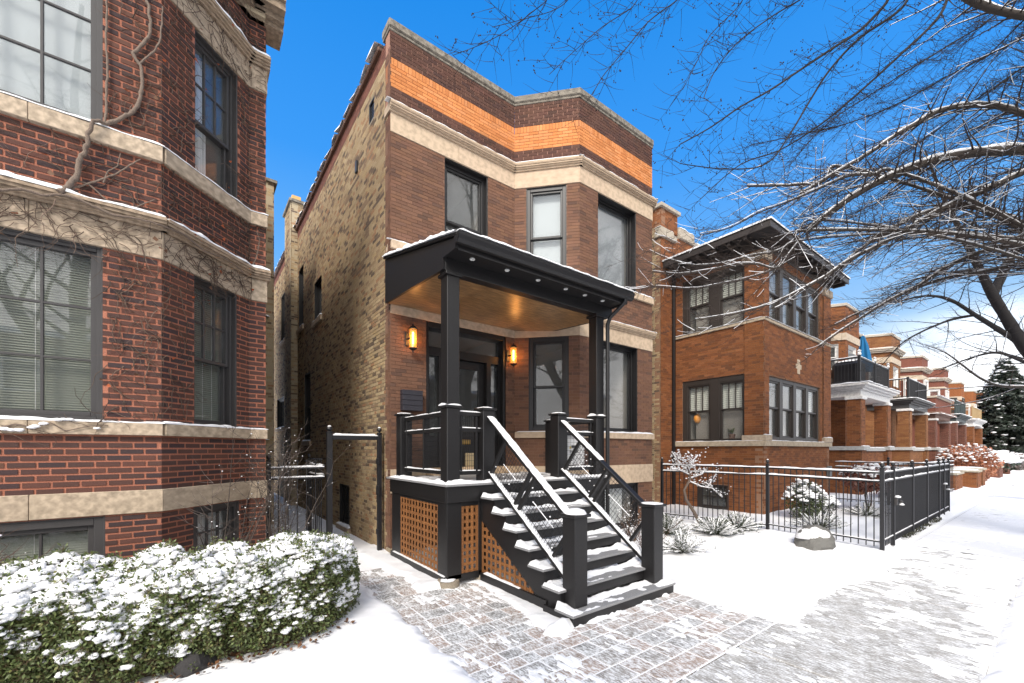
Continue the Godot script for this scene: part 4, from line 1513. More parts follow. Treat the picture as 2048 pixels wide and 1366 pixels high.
const STEMS := {
"trunk": [0.036, [Vector3(-1.08, 4.39, -6.0), Vector3(-1.01, 4.51, -6.05), Vector3(-0.97, 4.62, -6.09), Vector3(-0.94, 4.79, -6.09), Vector3(-0.90, 4.93, -6.09), Vector3(-0.87, 5.11, -6.06), Vector3(-0.83, 5.23, -6.04), Vector3(-0.79, 5.27, -6.06)]],
"main": [0.026, [Vector3(-0.79, 5.27, -6.06), Vector3(-0.75, 5.27, -6.09), Vector3(-0.66, 5.38, -6.12), Vector3(-0.55, 5.50, -6.12), Vector3(-0.49, 5.62, -6.12), Vector3(-0.47, 5.77, -6.12), Vector3(-0.46, 5.94, -6.12), Vector3(-0.48, 6.06, -6.12), Vector3(-0.54, 6.14, -6.12), Vector3(-0.48, 6.26, -6.12), Vector3(-0.41, 6.41, -6.12), Vector3(-0.39, 6.55, -6.12), Vector3(-0.41, 6.73, -6.12), Vector3(-0.44, 6.94, -6.12), Vector3(-0.40, 7.3, -6.0)]],
"fork": [0.014, [Vector3(-0.48, 6.08, -6.12), Vector3(-0.43, 6.17, -6.12), Vector3(-0.36, 6.28, -6.12), Vector3(-0.32, 6.40, -6.12), Vector3(-0.30, 6.60, -6.12), Vector3(-0.29, 6.82, -6.12)]],
"edge": [0.016, [Vector3(-0.76, 5.26, -6.11), Vector3(-0.745, 5.41, -6.12), Vector3(-0.75, 5.63, -6.12), Vector3(-0.735, 5.88, -6.12), Vector3(-0.75, 6.15, -6.12), Vector3(-0.745, 6.46, -6.12), Vector3(-0.75, 6.9, -6.12)]],
"low_a": [0.013, [Vector3(-1.05, 4.43, -6.06), Vector3(-0.98, 4.52, -6.1), Vector3(-0.83, 4.65, -6.12), Vector3(-0.68, 4.79, -6.12), Vector3(-0.55, 4.95, -6.12), Vector3(-0.48, 5.03, -6.12)]],
"low_b": [0.011, [Vector3(-0.97, 4.61, -6.12), Vector3(-0.89, 4.61, -6.12), Vector3(-0.76, 4.50, -6.12), Vector3(-0.64, 4.46, -6.12), Vector3(-0.55, 4.47, -6.12), Vector3(-0.44, 4.56, -6.12), Vector3(-0.36, 4.63, -6.12)]],
"low_c": [0.009, [Vector3(-0.77, 4.66, -6.12), Vector3(-0.74, 4.79, -6.12), Vector3(-0.66, 4.88, -6.12), Vector3(-0.64, 5.03, -6.12)]],
"level": [0.022, [Vector3(-2.2, 4.30, -6.0), Vector3(-1.46, 4.27, -6.0), Vector3(-1.33, 4.33, -6.0), Vector3(-1.17, 4.33, -6.0), Vector3(-1.04, 4.38, -6.0), Vector3(-0.82, 4.34, -6.0), Vector3(-0.67, 4.30, -6.0), Vector3(-0.43, 4.33, -6.0), Vector3(-0.33, 4.32, -6.0)]],
"level_b": [0.015, [Vector3(-0.33, 4.32, -6.0), Vector3(-0.10, 4.35, -6.19), Vector3(0.09, 4.28, -6.37), Vector3(0.30, 4.33, -6.57), Vector3(0.53, 4.28, -6.80)]],
"corner": [0.010, [Vector3(0.63, 4.43, -7.0), Vector3(0.68, 4.54, -7.0), Vector3(0.72, 4.71, -7.0), Vector3(0.74, 4.87, -7.0), Vector3(0.70, 4.98, -7.0)]],
"sill": [0.009, [Vector3(-1.46, 2.07, -6.08), Vector3(-1.37, 2.10, -6.08), Vector3(-1.27, 2.07, -6.08), Vector3(-1.14, 2.12, -6.08), Vector3(-1.04, 2.04, -6.08), Vector3(-0.86, 2.10, -6.08), Vector3(-0.73, 2.11, -6.08)]]}

func vines() -> void:
	var root := thing("climbing_vine", "bare grey woody vine creeping up the dark brick bay", "vine")
	for k in STEMS:
		var src: Array = STEMS[k][1]
		var r0: float = STEMS[k][0] * 0.78
		var cv := Curve3D.new()
		for i in src.size():
			var t: Vector3 = (src[mini(i + 1, src.size() - 1)] - src[maxi(i - 1, 0)]) / 6.0
			cv.add_point(src[i], -t, t)
		var L := cv.get_baked_length()
		var m := maxi(6, int(L / 0.03))
		var p := PackedVector3Array()
		var r := PackedFloat32Array()
		for i in m + 1:
			var q := cv.sample_baked(L * i / m)
			q += Vector3(N.get_noise_2d(q.y * 900, q.x * 900), N.get_noise_2d(q.y * 900, 50 + q.x * 900), 0) * r0 * 0.8
			p.append(q)
			r.append(r0 * lerpf(1.0, 0.6, float(i) / m) * (1.0 + 0.35 * N.get_noise_2d(q.y * 1500.0, q.x * 1500.0)))
		var b := MB.new()
		b.tube(p, r, 8, Color(0.25, 0.185, 0.145))
		put(b, "stem", M.bark, root)
	# fine twigs wandering over the faces of the bay
	var faces := [Face.new(Vector2(-3.3, 6.15), Vector2(-0.30, 6.15)), Face.new(Vector2(-0.30, 6.15), Vector2(0.613, 7.04)), Face.new(Vector2(0.613, 7.04), Vector2(0.82, 7.04))]
	var tw := MB.new()
	var lf := MB.new()
	# [face, u0, u1, y0, y1, count, droop]
	for q in [[0, 0.7, 2.95, 4.42, 5.05, 70, 0.2], [0, 0.6, 2.98, 4.0, 4.32, 110, -0.2], [0, 2.55, 2.98, 2.2, 4.0, 60, -0.9], [1, 0.02, 1.25, 4.42, 5.05, 60, 0.2], [1, 0.0, 1.25, 4.02, 4.32, 80, -0.2], [1, 0.0, 0.4, 2.3, 4.0, 34, -0.9], [0, 2.6, 2.98, 5.3, 7.0, 40, 0.6], [1, 0.02, 0.4, 5.3, 7.0, 36, 0.6], [1, 0.1, 1.25, 7.05, 7.9, 90, 0.0], [2, 0.0, 0.2, 4.3, 7.6, 46, 0.3], [1, 1.09, 1.26, 4.5, 7.6, 40, 0.3], [0, 0.7, 2.6, 2.02, 2.14, 14, 0.0], [2, 0.0, 0.2, 7.4, 8.3, 26, 0.0], [1, 0.3, 1.2, 7.36, 8.3, 40, 0.0]]:
		var f: Face = faces[q[0]]
		var lim: float = f.L
		for n in int(q[5] * 1.5):
			var u := R.randf_range(q[1], q[2])
			var y := R.randf_range(q[3], q[4])
			var a: float = (PI / 2 * q[6] if q[6] != 0.0 else 0.0) + R.randf_range(-1.2, 1.2)
			if R.randf() < 0.5 and absf(q[6]) < 0.5:
				a = PI - a
			var out := 0.012
			if y > 3.98 and y < 4.31 or y > 7.0 and y < 7.37:
				out = 0.034
			if y > 2.0 and y < 2.15:
				out = 0.066
			if y >= 7.9 or (y > 4.31 and y < 4.42):
				out = 0.15
			var p := PackedVector3Array()
			var r := PackedFloat32Array()
			var m := R.randi_range(5, 13)
			var r0 := R.randf_range(0.0018, 0.0062)
			for i in m:
				p.append(f.at(clampf(u, 0.0, lim), y, out + R.randf_range(0, 0.012)))
				r.append(r0 * (1.0 - 0.75 * i / m))
				a += R.randf_range(-0.55, 0.55)
				u += cos(a) * 0.045
				y += sin(a) * 0.045
			var g := R.randf_range(0.35, 1.5)
			tw.tube(p, r, 3, Color(0.17 * g, 0.115 * g, 0.085 * g), false)
			if R.randf() < 0.14 and q[0] < 2:
				var e := p[m - 1]
				var s := R.randf_range(0.012, 0.028)
				var dx := f.ex * s
				var dy := Vector3(0, s, 0).rotated(f.nn, R.randf_range(-2, 2))
				lf.quad(e - dx + f.nn * 0.01, e - dy + f.nn * 0.02, e + dx + f.nn * 0.01, e + dy + f.nn * 0.03, Color(0.38, 0.085, 0.02) if R.randf() < 0.5 else Color(0.13, 0.06, 0.03))
	stuff(put(tw, "twigs", M.bark, root))
	stuff(put(lf, "dry_leaves", M.leaf, root))
	var sn := MB.new()
	for n in 26:
		var u := R.randf_range(1.4, 2.5)
		sn.blob(faces[0].at(u, 2.10 + 0.06 * sin(u * 9.0), 0.075), Vector3(0.03, 0.014, 0.02) * R.randf_range(0.6, 1.4), N, 0.5, 8)
	stuff(put(sn, "clinging_snow", M.snow, root))

# ---------------------------------------------------------------- the orange brick house with the sunroom
func right_house() -> void:
	var root := thing("brick_house", "orange-brown brick house with a two-storey sunroom under wide dark eaves", "house")
	var hs := new_house(root)
	var k0 := Vector2(12.34, 7.7)
	var k1 := Vector2(12.34, 5.01)
	var k2 := Vector2(17.5, 5.01)
	var k3 := Vector2(17.5, 7.7)
	var side_one := [[0.30, 2.25, 2.11, 4.0]]
	var side_two := [[0.30, 2.25, 5.47, 7.15]]
	var fr_one := [[0.29, 4.30, 2.11, 3.92]]
	var fr_two := [[0.29, 4.30, 5.47, 7.15]]
	var runs := [[k0, k1], [k1, k2], [k2, k3]]
	for i in 3:
		var f := Face.new(runs[i][0], runs[i][1])
		wall(hs, runs[i][0], runs[i][1], -0.2, 1.96, [[0.79, 1.72, 0.08, 0.82]] if i == 0 else [], ORANGE)
		wall(hs, runs[i][0], runs[i][1], 2.11, 5.385, side_one if i == 0 else (fr_one if i == 1 else []), ORANGE)
		wall(hs, runs[i][0], runs[i][1], 5.47, 7.36, side_two if i == 0 else (fr_two if i == 1 else []), ORANGE)
		for nb in [["sill_course", 1.96, 2.108, 0.07], ["sill_course", 5.385, 5.468, 0.045]]:
			var b := MB.new()
			f.blk(b, 0.0 if i == 0 else -0.06, f.L + (0.0 if i == 0 else 0.07), nb[1], nb[2], -0.22, nb[3], Color(0.46, 0.38, 0.28), 0.006)
			put(b, nb[0], M.limestone, root)
			ledge(root, [f.at(0.0, nb[2] + 0.001 * i, 0.0), f.at(f.L, nb[2] + 0.001 * i, 0.0)], f.nn, 0.065, 0.02, i + nb[1])
	# corner piers, a little proud of the walls
	for q in [[Vector2(12.31, 5.50), Vector2(12.31, 4.98)], [Vector2(12.31, 4.98), Vector2(12.62, 4.98)], [Vector2(16.85, 4.97), Vector2(17.53, 4.97)], [Vector2(16.85, 5.0), Vector2(16.85, 4.97)]]:
		if (q[1] - q[0]).length() < 0.1:
			continue
		wall(hs, q[0], q[1], 2.27, 7.05, [], ORANGE, 0.03)
	for q in [[12.27, 12.70, 4.93, 5.56], [16.80, 17.58, 4.92, 5.3]]:
		for y in [[2.112, 2.262], [7.05, 7.30]]:
			var b := MB.new()
			b.cbox(P(q[0], y[0], q[2]), P(q[1], y[1], q[3]), 0.012, Color(0.46, 0.37, 0.28))
			put(b, "pier_stone", M.limestone, root)
		ledge(root, [P(q[0], 2.263, q[2] + 0.06), P(q[1], 2.263, q[2] + 0.06)], Vector3(0, 0, 1), 0.06, 0.03, q[0])
	var fl := Face.new(k0, k1)
	var ff := Face.new(k1, k2)
	for y in [[2.11, 4.0, 3.05], [5.47, 7.15, 6.3]]:
		# dark brown surround with two sashes at the side and four at the front
		var sb := MB.new()
		fl.blk(sb, 0.30, 0.42, y[0], y[1], -0.2, -0.03)
		fl.blk(sb, 1.20, 1.44, y[0], y[1], -0.2, -0.03)
		fl.blk(sb, 2.17, 2.25, y[0], y[1], -0.2, -0.03)
		fl.blk(sb, 0.42, 1.20, y[1] - 0.14, y[1], -0.2, -0.035)
		fl.blk(sb, 1.44, 2.17, y[1] - 0.14, y[1], -0.2, -0.035)
		put(sb, "window_surround", M.brown_frame, root)
		for q in [[0.42, 1.20], [1.44, 2.17]]:
			window(root, fl, q[0], q[1], y[0], y[1] - 0.14, {"frame": M.brown_frame, "t": 0.035, "s": 0.04, "deep": 0.07, "rail": y[2], "cols": 3, "cover": "white_blind", "low": y[2] + 0.02, "lining": false})
		for k in 4:
			var u := 0.29 + k * 1.0025
			window(root, ff, u, u + 1.0025, y[0], y[1] - 0.08 if y[0] < 3 else y[1], {"frame": M.brown_frame, "t": 0.11, "s": 0.05, "deep": 0.08, "rail": y[2], "cols": 1, "lining": false, "cover": "white_blind" if k == 3 else "", "low": y[2] + 0.02})
	window(root, fl, 0.79, 1.72, 0.08, 0.82, {"frame": M.brown_frame, "t": 0.06, "deep": 0.08, "cols": 3, "rows": 2})
	# cross of limestone over the front windows
	var cr := MB.new()
	ff.blk(cr, 2.33, 2.53, 4.18, 4.62, -0.05, 0.012, Color(0.55, 0.44, 0.32), 0.004)
	ff.blk(cr, 2.22, 2.64, 4.33, 4.47, -0.05, 0.014, Color(0.55, 0.44, 0.32), 0.004)
	put(cr, "stone_cross", M.limestone, root)
	# hipped roof with wide eaves
	var lo := Vector2(11.71, 4.594)
	var hi := Vector2(18.05, 8.2)
	var so := MB.new()
	so.box(P(lo.x + 0.02, 7.60, lo.y + 0.02), P(hi.x, 7.64, 7.69))
	put(so, "soffit", mat("dark_soffit", lin(0.022, 0.020, 0.020), 0.7), root)
	for k in 13:
		var b := MB.new()
		b.cbox(P(12.5 + k * 0.44, 7.49, lo.y + 0.05), P(12.58 + k * 0.44, 7.60, 5.0), 0.004)
		put(b, "rafter_tail", M.brown_frame, root)
	for k in 6:
		var b := MB.new()
		b.cbox(P(lo.x + 0.05, 7.49, 5.2 + k * 0.44), P(12.33, 7.60, 5.28 + k * 0.44), 0.004)
		put(b, "rafter_tail", M.brown_frame, root)
	var fa := MB.new()
	fa.cbox(P(lo.x, 7.57, lo.y), P(hi.x, 7.74, lo.y + 0.03), 0.004)
	put(fa, "fascia", M.brown_frame, root)
	var fa2 := MB.new()
	fa2.cbox(P(lo.x, 7.571, lo.y + 0.031), P(lo.x + 0.03, 7.741, 7.69), 0.004)
	put(fa2, "fascia", M.brown_frame, root)
	var fz := MB.new()
	fz.box(P(12.33, 7.36, 5.0), P(17.51, 7.60, 5.2))
	fz.box(P(12.33, 7.36, 5.21), P(12.5, 7.599, 7.68))
	put(fz, "frieze", M.brown_frame, root)
	var rf := MB.new()
	var a := P(lo.x - 0.03, 7.745, lo.y - 0.03)
	var b2 := P(hi.x + 0.03, 7.745, lo.y - 0.03)
	var c2 := P(hi.x + 0.03, 7.745, 7.69)
	var d2 := P(lo.x - 0.03, 7.745, 7.69)
	var r1 := P(13.6, 8.28, 6.5)
	var r2 := P(16.2, 8.28, 6.5)
	rf.quad(a, b2, r2, r1)
	rf.tri(b2, c2, r2)
	rf.quad(c2, d2, r1, r2)
	rf.tri(d2, a, r1)
	put(rf, "roof", mat("shingle", lin(0.06, 0.055, 0.05), 0.9, {"tex": T.grain, "scale": 2.0}), root)
	var rs := MB.new()
	var up := Vector3.UP * 0.05
	rs.quad(a + up, b2 + up, r2 + up, r1 + up)
	rs.tri(b2 + up, c2 + up, r2 + up)
	rs.quad(c2 + up, d2 + up, r1 + up, r2 + up)
	rs.tri(d2 + up, a + up, r1 + up)
	for e in [[a, b2], [b2, c2], [d2, a]]:
		rs.quad(e[0] + Vector3.UP * 0.002, e[1] + Vector3.UP * 0.002, e[1] + up, e[0] + up)
	put(rs, "roof_snow", M.snow, root)
	# main body behind
	wall(hs, Vector2(11.64, 18.0), Vector2(11.64, 7.735), -0.2, 8.9, [], COMMON)
	wall(hs, Vector2(11.64, 7.7), Vector2(12.34, 7.7), -0.2, 8.52, [], ORANGE)
	wall(hs, Vector2(12.34, 7.7), Vector2(18.0, 7.7), 7.3, 8.75, [], ORANGE)
	wall(hs, Vector2(18.0, 7.7), Vector2(18.0, 16.0), -0.2, 8.75, [], ORANGE)
	wall(hs, Vector2(11.70, 8.4), Vector2(11.70, 7.74), 8.86, 9.50, [], ORANGE)
	wall(hs, Vector2(11.70, 7.74), Vector2(12.62, 7.74), 8.86, 9.50, [], ORANGE)
	for q in [[P(11.62, 9.5, 7.66), P(12.70, 9.62, 8.5)], [P(11.58, 8.53, 7.62), P(12.42, 8.72, 7.9)], [P(11.62, 8.73, 7.66), P(12.30, 8.85, 7.9)], [P(12.62, 8.76, 7.64), P(18.1, 8.88, 8.0)], [P(12.64, 8.885, 7.70), P(13.6, 9.15, 7.95)]]:
		var b := MB.new()
		b.cbox(q[0], q[1], 0.012, Color(0.42, 0.37, 0.30))
		put(b, "parapet_stone", M.limestone, root)
	ledge(root, [P(11.6, 8.851, 7.9), P(12.3, 8.851, 7.9)], Vector3(0, 0, 1), 0.2, 0.05, 2.0)
	ledge(root, [P(12.7, 9.151, 7.9), P(13.6, 9.151, 7.9)], Vector3(0, 0, 1), 0.2, 0.05, 5.0)
	ledge(root, [P(13.6, 8.88, 7.95), P(18.0, 8.88, 7.95)], Vector3(0, 0, 1), 0.3, 0.05, 4.0, 0.1)
	var rb := MB.new()
	rb.box(P(11.8, 8.3, 8.0), P(17.9, 8.4, 18.0))
	put(rb, "rear_roof", M.snow, root)
	var ds := MB.new()
	ds.cbox(P(12.20, 0.05, 7.60), P(12.30, 7.55, 7.68), 0.01)
	put(ds, "downspout", M.black_paint, root)
	var mt := MB.new()
	mt.cbox(P(17.2, 0.95, 4.90), P(17.42, 1.3, 5.0), 0.01)
	put(mt, "meter_box", mat("meter_grey", lin(0.16, 0.17, 0.17), 0.5), root)
	finish_house(hs)
	# things standing inside the lower side window
	var o := thing("paper_ornament", "round orange ornament hanging inside the sunroom's lower side window", "ornament")
	var ob := MB.new()
	ob.blob(fl.at(0.66, 2.83, -0.24), Vector3(0.11, 0.15, 0.11), N, 0.08, 14)
	put(ob, "globe", mat("orange_paper", lin(0.65, 0.27, 0.04), 0.7), o)
	var st := MB.new()
	st.tube(PackedVector3Array([fl.at(0.66, 2.96, -0.24), fl.at(0.66, 3.3, -0.24)]), PackedFloat32Array([0.004, 0.004]), 4)
	put(st, "string", M.white_trim, o)
	o = thing("potted_plant", "leafy green plant on the sill inside the sunroom window", "plant")
	var pb := MB.new()
	pb.lathe(fl.at(1.72, 2.16, -0.27), [[0.0, 0.0], [0.08, 0.0], [0.10, 0.16], [0.09, 0.16], [0.0, 0.14]], 14)
	put(pb, "pot", M.clay_tile, o)
	var lb := MB.new()
	for n in 40:
		var an := R.randf() * TAU
		var e := fl.at(1.72, 2.32, -0.27)
		var dr := Vector3(cos(an) * 0.6, R.randf_range(0.3, 1.0), sin(an) * 0.5).normalized() * R.randf_range(0.12, 0.26)
		var sd := dr.cross(Vector3.UP).normalized() * 0.025
		lb.quad(e, e + dr * 0.5 + sd, e + dr, e + dr * 0.5 - sd, Color(0.10, 0.14, 0.04))
	stuff(put(lb, "leaves", M.leaf, o))

# ---------------------------------------------------------------- houses farther along the street
func plain_face(b: MB, f: Face, u0: float, u1: float, y0: float, y1: float, col: Color) -> void:
	b.quad(f.at(u0, y0), f.at(u1, y0), f.at(u1, y1), f.at(u0, y1), col)

func row_house(label: String, x: float, st: Dictionary, top: float, o := {}) -> Node3D:
	var root := thing("row_house", label, "house", "row houses along the street")
	var hs := new_house(root)
	var real: bool = o.get("bricks", false)
	var w: float = o.get("w", 7.2)
	# bay near corner at (x + 1, 5.7)
	var p := [Vector2(x, 14.0), Vector2(x, 6.75), Vector2(x + 0.45, 6.75), Vector2(x + 1.0, 5.7), Vector2(x + 2.9, 5.7), Vector2(x + 3.6, 6.75), Vector2(x + w, 6.75), Vector2(x + w, 14.0)]
	var body := MB.new()
	var col: Color = st.cols[0] * 1.12
	var band: Array = o.get("bands", [[4.6, 4.9], [top - 1.55, top - 1.25]])
	for i in 7:
		var f := Face.new(p[i], p[i + 1])
		if real and i > 0 and i < 5:
			wall(hs, p[i], p[i + 1], 0.0, band[0][0], [], st)
			wall(hs, p[i], p[i + 1], band[0][1], band[1][0], [[f.L * 0.2, f.L * 0.8, 5.25, 6.35]] if i in [2, 3] else [], st)
			wall(hs, p[i], p[i + 1], band[1][1], top - 0.12, [], st)
		else:
			f.blk(body, 0.0, f.L, -0.2, top - 0.12, -0.2, 0.0, col)
		for q in band:
			var b := MB.new()
			f.blk(b, -0.02, f.L + 0.03, q[0], q[1], -0.15, 0.03, o.get("stone", Color(0.52, 0.43, 0.33)), 0.004)
			put(b, "stone_band", M.limestone, root)
		var cp := MB.new()
		f.blk(cp, -0.03, f.L + 0.05, top - 0.12, top, -0.25, 0.05, Color(0.45, 0.40, 0.34), 0.01)
		put(cp, "coping", M.limestone, root)
		ledge(root, [f.at(0, top + 0.001, -0.2), f.at(f.L, top + 0.001, -0.2)], f.nn, 0.25, 0.04, x + i, 0.2)
		if o.get("cornice", true) and i > 0 and i < 6:
			var cb := MB.new()
			for s in [[0.0, 0.08, 0.10], [0.08, 0.16, 0.18], [0.16, 0.22, 0.24]]:
				f.blk(cb, -0.08 if i != 3 else -0.12, f.L + (0.12 if i == 3 else 0.06), top - 1.0 + s[0], top - 1.0 + s[1] - 0.001 * i, -0.1, s[2], Color(0.55, 0.49, 0.41))
			put(cb, "cornice", M.limestone, root)
			ledge(root, [f.at(0, top - 0.779, 0.0), f.at(f.L, top - 0.779, 0.0)], f.nn, 0.24, 0.05, x * 2 + i, 0.2)
		if i in [2, 3]:
			if real:
				window(root, f, f.L * 0.2, f.L * 0.8, 5.25, 6.35, {"t": 0.06, "rail": 5.8, "frame": M[o.get("frame", "white_trim")]})
			else:
				window(root, f, f.L * 0.22, f.L * 0.78, 5.2, 6.4, {"t": 0.07, "deep": -0.06, "rail": 5.8, "frame": M[o.get("frame", "white_trim")], "lining": false, "room": 0.15})
	if body.ix.size() > 0:
		put(body, "wall", M.far_brick, root)
	var rf := MB.new()
	rf.box(P(x + 0.1, top - 0.6, 7.0), P(x + w - 0.1, top - 0.5, 14.0))
	put(rf, "roof", M.snow, root)
	finish_house(hs, o.get("singles", 0))
	return root

func brick_pier(hs: Dictionary, x0: float, x1: float, d0: float, d1: float, y0: float, y1: float, st: Dictionary) -> void:
	wall(hs, Vector2(x0, d1), Vector2(x0, d0 + 0.03), y0, y1, [], st, 0.03)
	wall(hs, Vector2(x0, d0), Vector2(x1, d0), y0, y1, [], st, 0.03)
	wall(hs, Vector2(x1, d0 + 0.03), Vector2(x1, d1), y0, y1, [], st, 0.03)
	wall(hs, Vector2(x1, d1), Vector2(x0, d1), y0, y1, [], st, 0.03)

func railing(root: Node3D, a: Vector3, e: Vector3, h: float, m: Material, gap := 0.11, fancy := false) -> void:
	var b := MB.new()
	b.bar(a + Vector3.UP * h, e + Vector3.UP * h, 0.05, 0.05, 0.004)
	put(b, "top_rail", m, root)
	b = MB.new()
	b.bar(a + Vector3.UP * 0.1, e + Vector3.UP * 0.1, 0.04, 0.04, 0.004)
	put(b, "bottom_rail", m, root)
	var n := int((e - a).length() / gap)
	for i in n + 1:
		var p := a.lerp(e, float(i) / n)
		var w := 0.07 if i == 0 or i == n else 0.02
		var pb := MB.new()
		pb.cbox(p + Vector3(-w / 2, 0.0 if w > 0.05 else 0.12, -w / 2), p + Vector3(w / 2, h + (0.08 if w > 0.05 else -0.025), w / 2), 0.003)
		put(pb, "rail_post" if w > 0.05 else "baluster", m, root)
		if fancy and w > 0.05:
			var fb := MB.new()
			fb.lathe(p + Vector3.UP * (h + 0.08), [[0.05, 0.0], [0.06, 0.05], [0.03, 0.12], [0.07, 0.16], [0.0, 0.22]], 10)
			put(fb, "finial", M.white_trim, root)
	var nn := (e - a).normalized().cross(Vector3.UP)
	ledge(root, [a + Vector3.UP * (h + 0.026) - nn * 0.025, e + Vector3.UP * (h + 0.026) - nn * 0.025], nn, 0.05, 0.035, a.x)

func street_porch(label: String, x0: float, x1: float, d0: float, st: Dictionary, roof_m: Material, o := {}) -> void:
	var root := thing("street_porch", label, "porch", "porches along the street")
	var hs := new_house(root)
	var cw := 0.55
	var y0 := 2.0
	var y1: float = o.get("top", 3.85)
	# base wall with stone caps
	brick_pier(hs, x0 - 0.05, x0 + cw + 0.05, d0 - 0.03, d0 + 1.2, -0.1, y0 - 0.16, st)
	brick_pier(hs, x0 + cw + 0.06, x1 - cw - 0.06, d0 + 0.12, d0 + 0.4, -0.1, y0 - 0.2, st)
	brick_pier(hs, x1 - cw - 0.05, x1 + 0.05, d0 - 0.03, d0 + 1.2, -0.1, y0 - 0.16, st)
	for q in [[x0 - 0.14, x0 + cw + 0.14, d0 - 0.12, d0 + 1.25, y0 - 0.16, y0], [x0 + cw + 0.141, x1 - cw - 0.141, d0 + 0.04, d0 + 0.48, y0 - 0.2, y0 - 0.06], [x1 - cw - 0.14, x1 + 0.14, d0 - 0.12, d0 + 1.25, y0 - 0.16, y0]]:
		var b := MB.new()
		b.cbox(P(q[0], q[4], q[2]), P(q[1], q[5], q[3]), 0.01, Color(0.42, 0.42, 0.41))
		put(b, "cap_stone", M.limestone, root)
		ledge(root, [P(q[0] + 0.02, q[5], q[2] + 0.1), P(q[1] - 0.02, q[5], q[2] + 0.1)], Vector3(0, 0, 1), 0.1, 0.03, q[0], 0.1)
	# columns and their capitals
	for x in [x0, x1 - cw]:
		brick_pier(hs, x, x + cw, d0, d0 + 0.47, y0, y1, st)
		var b := MB.new()
		b.cbox(P(x - 0.05, y1, d0 - 0.05), P(x + cw + 0.05, y1 + 0.12, d0 + 0.52), 0.01)
		put(b, "capital", M.white_trim, root)
	# entablature with a flared cornice
	var h: float = o.get("ent", 0.62)
	for s in [[0.12, 0.36, -0.02], [0.36, 0.44, 0.06], [0.44, 0.52, 0.16], [0.52, h, 0.26]]:
		var b := MB.new()
		b.cbox(P(x0 - s[2], y1 + s[0] + 0.001, d0 - s[2]), P(x1 + s[2], y1 + s[1], d0 + 1.9), 0.01)
		put(b, "entablature", roof_m, root)
	ledge(root, [P(x0 - 0.28, y1 + h, d0 - 0.1), P(x1 + 0.28, y1 + h, d0 - 0.1)], Vector3(0, 0, 1), 0.19, 0.06, x0, 0.1)
	ledge(root, [P(x0 + 0.05, y1 + h, d0 + 1.8), P(x0 + 0.05, y1 + h, d0 - 0.2)], Vector3.LEFT, 0.33, 0.06, x0 + 2, 0.1)
	# door in the shade of the porch
	var db := MB.new()
	db.cbox(P(x0 + 1.7, 1.4, d0 + 0.75), P(x0 + 2.6, 3.6, d0 + 0.84), 0.01)
	put(db, "door", M.brown_frame, root)
	var jb := MB.new()
	jb.cbox(P(x0 + 1.55, 1.4, d0 + 0.76), P(x0 + 1.69, 3.75, d0 + 0.9), 0.01, Color(0.42, 0.17, 0.06))
	jb.cbox(P(x0 + 2.61, 1.4, d0 + 0.76), P(x0 + 2.75, 3.75, d0 + 0.9), 0.01, Color(0.42, 0.17, 0.06))
	put(jb, "door_jamb", M.cedar, root)
	if o.has("rail"):
		var ry := y1 + h + 0.02
		var rm: Material = o.rail
		railing(root, P(x0 + 0.1, ry, d0 + 1.8), P(x0 + 0.1, ry, d0 + 0.1), 1.02, rm, 0.11, o.get("fancy", false))
		railing(root, P(x0 + 0.12, ry, d0 + 0.08), P((x0 + x1) / 2, ry, d0 + 0.08), 1.02, rm, 0.11, o.get("fancy", false))
		railing(root, P((x0 + x1) / 2 + 0.02, ry, d0 + 0.08), P(x1 - 0.1, ry, d0 + 0.08), 1.02, rm, 0.11, o.get("fancy", false))
	if o.has("solid"):
		var b := MB.new()
		b.cbox(P(x0, y1 + h + 0.002, d0), P(x1, y1 + h + 1.0, d0 + 1.9), 0.01, st.cols[0] * 1.1)
		put(b, "parapet", M.far_brick, root)
		var cb := MB.new()
		cb.cbox(P(x0 - 0.06, y1 + h + 1.0, d0 - 0.06), P(x1 + 0.06, y1 + h + 1.12, d0 + 1.9), 0.01, Color(0.5, 0.44, 0.36))
		put(cb, "coping", M.limestone, root)
		ledge(root, [P(x0, y1 + h + 1.12, d0), P(x1, y1 + h + 1.12, d0)], Vector3(0, 0, 1), 0.2, 0.06, x0, 0.2)
	finish_house(hs, o.get("singles", 0))

const AMBER := {"len": 0.205, "h": 0.0660, "j": 0.008, "cols": [Color(0.30, 0.135, 0.058), Color(0.27, 0.12, 0.055), Color(0.32, 0.15, 0.065), Color(0.245, 0.108, 0.05)], "mortar": Color(0.30, 0.17, 0.10)}

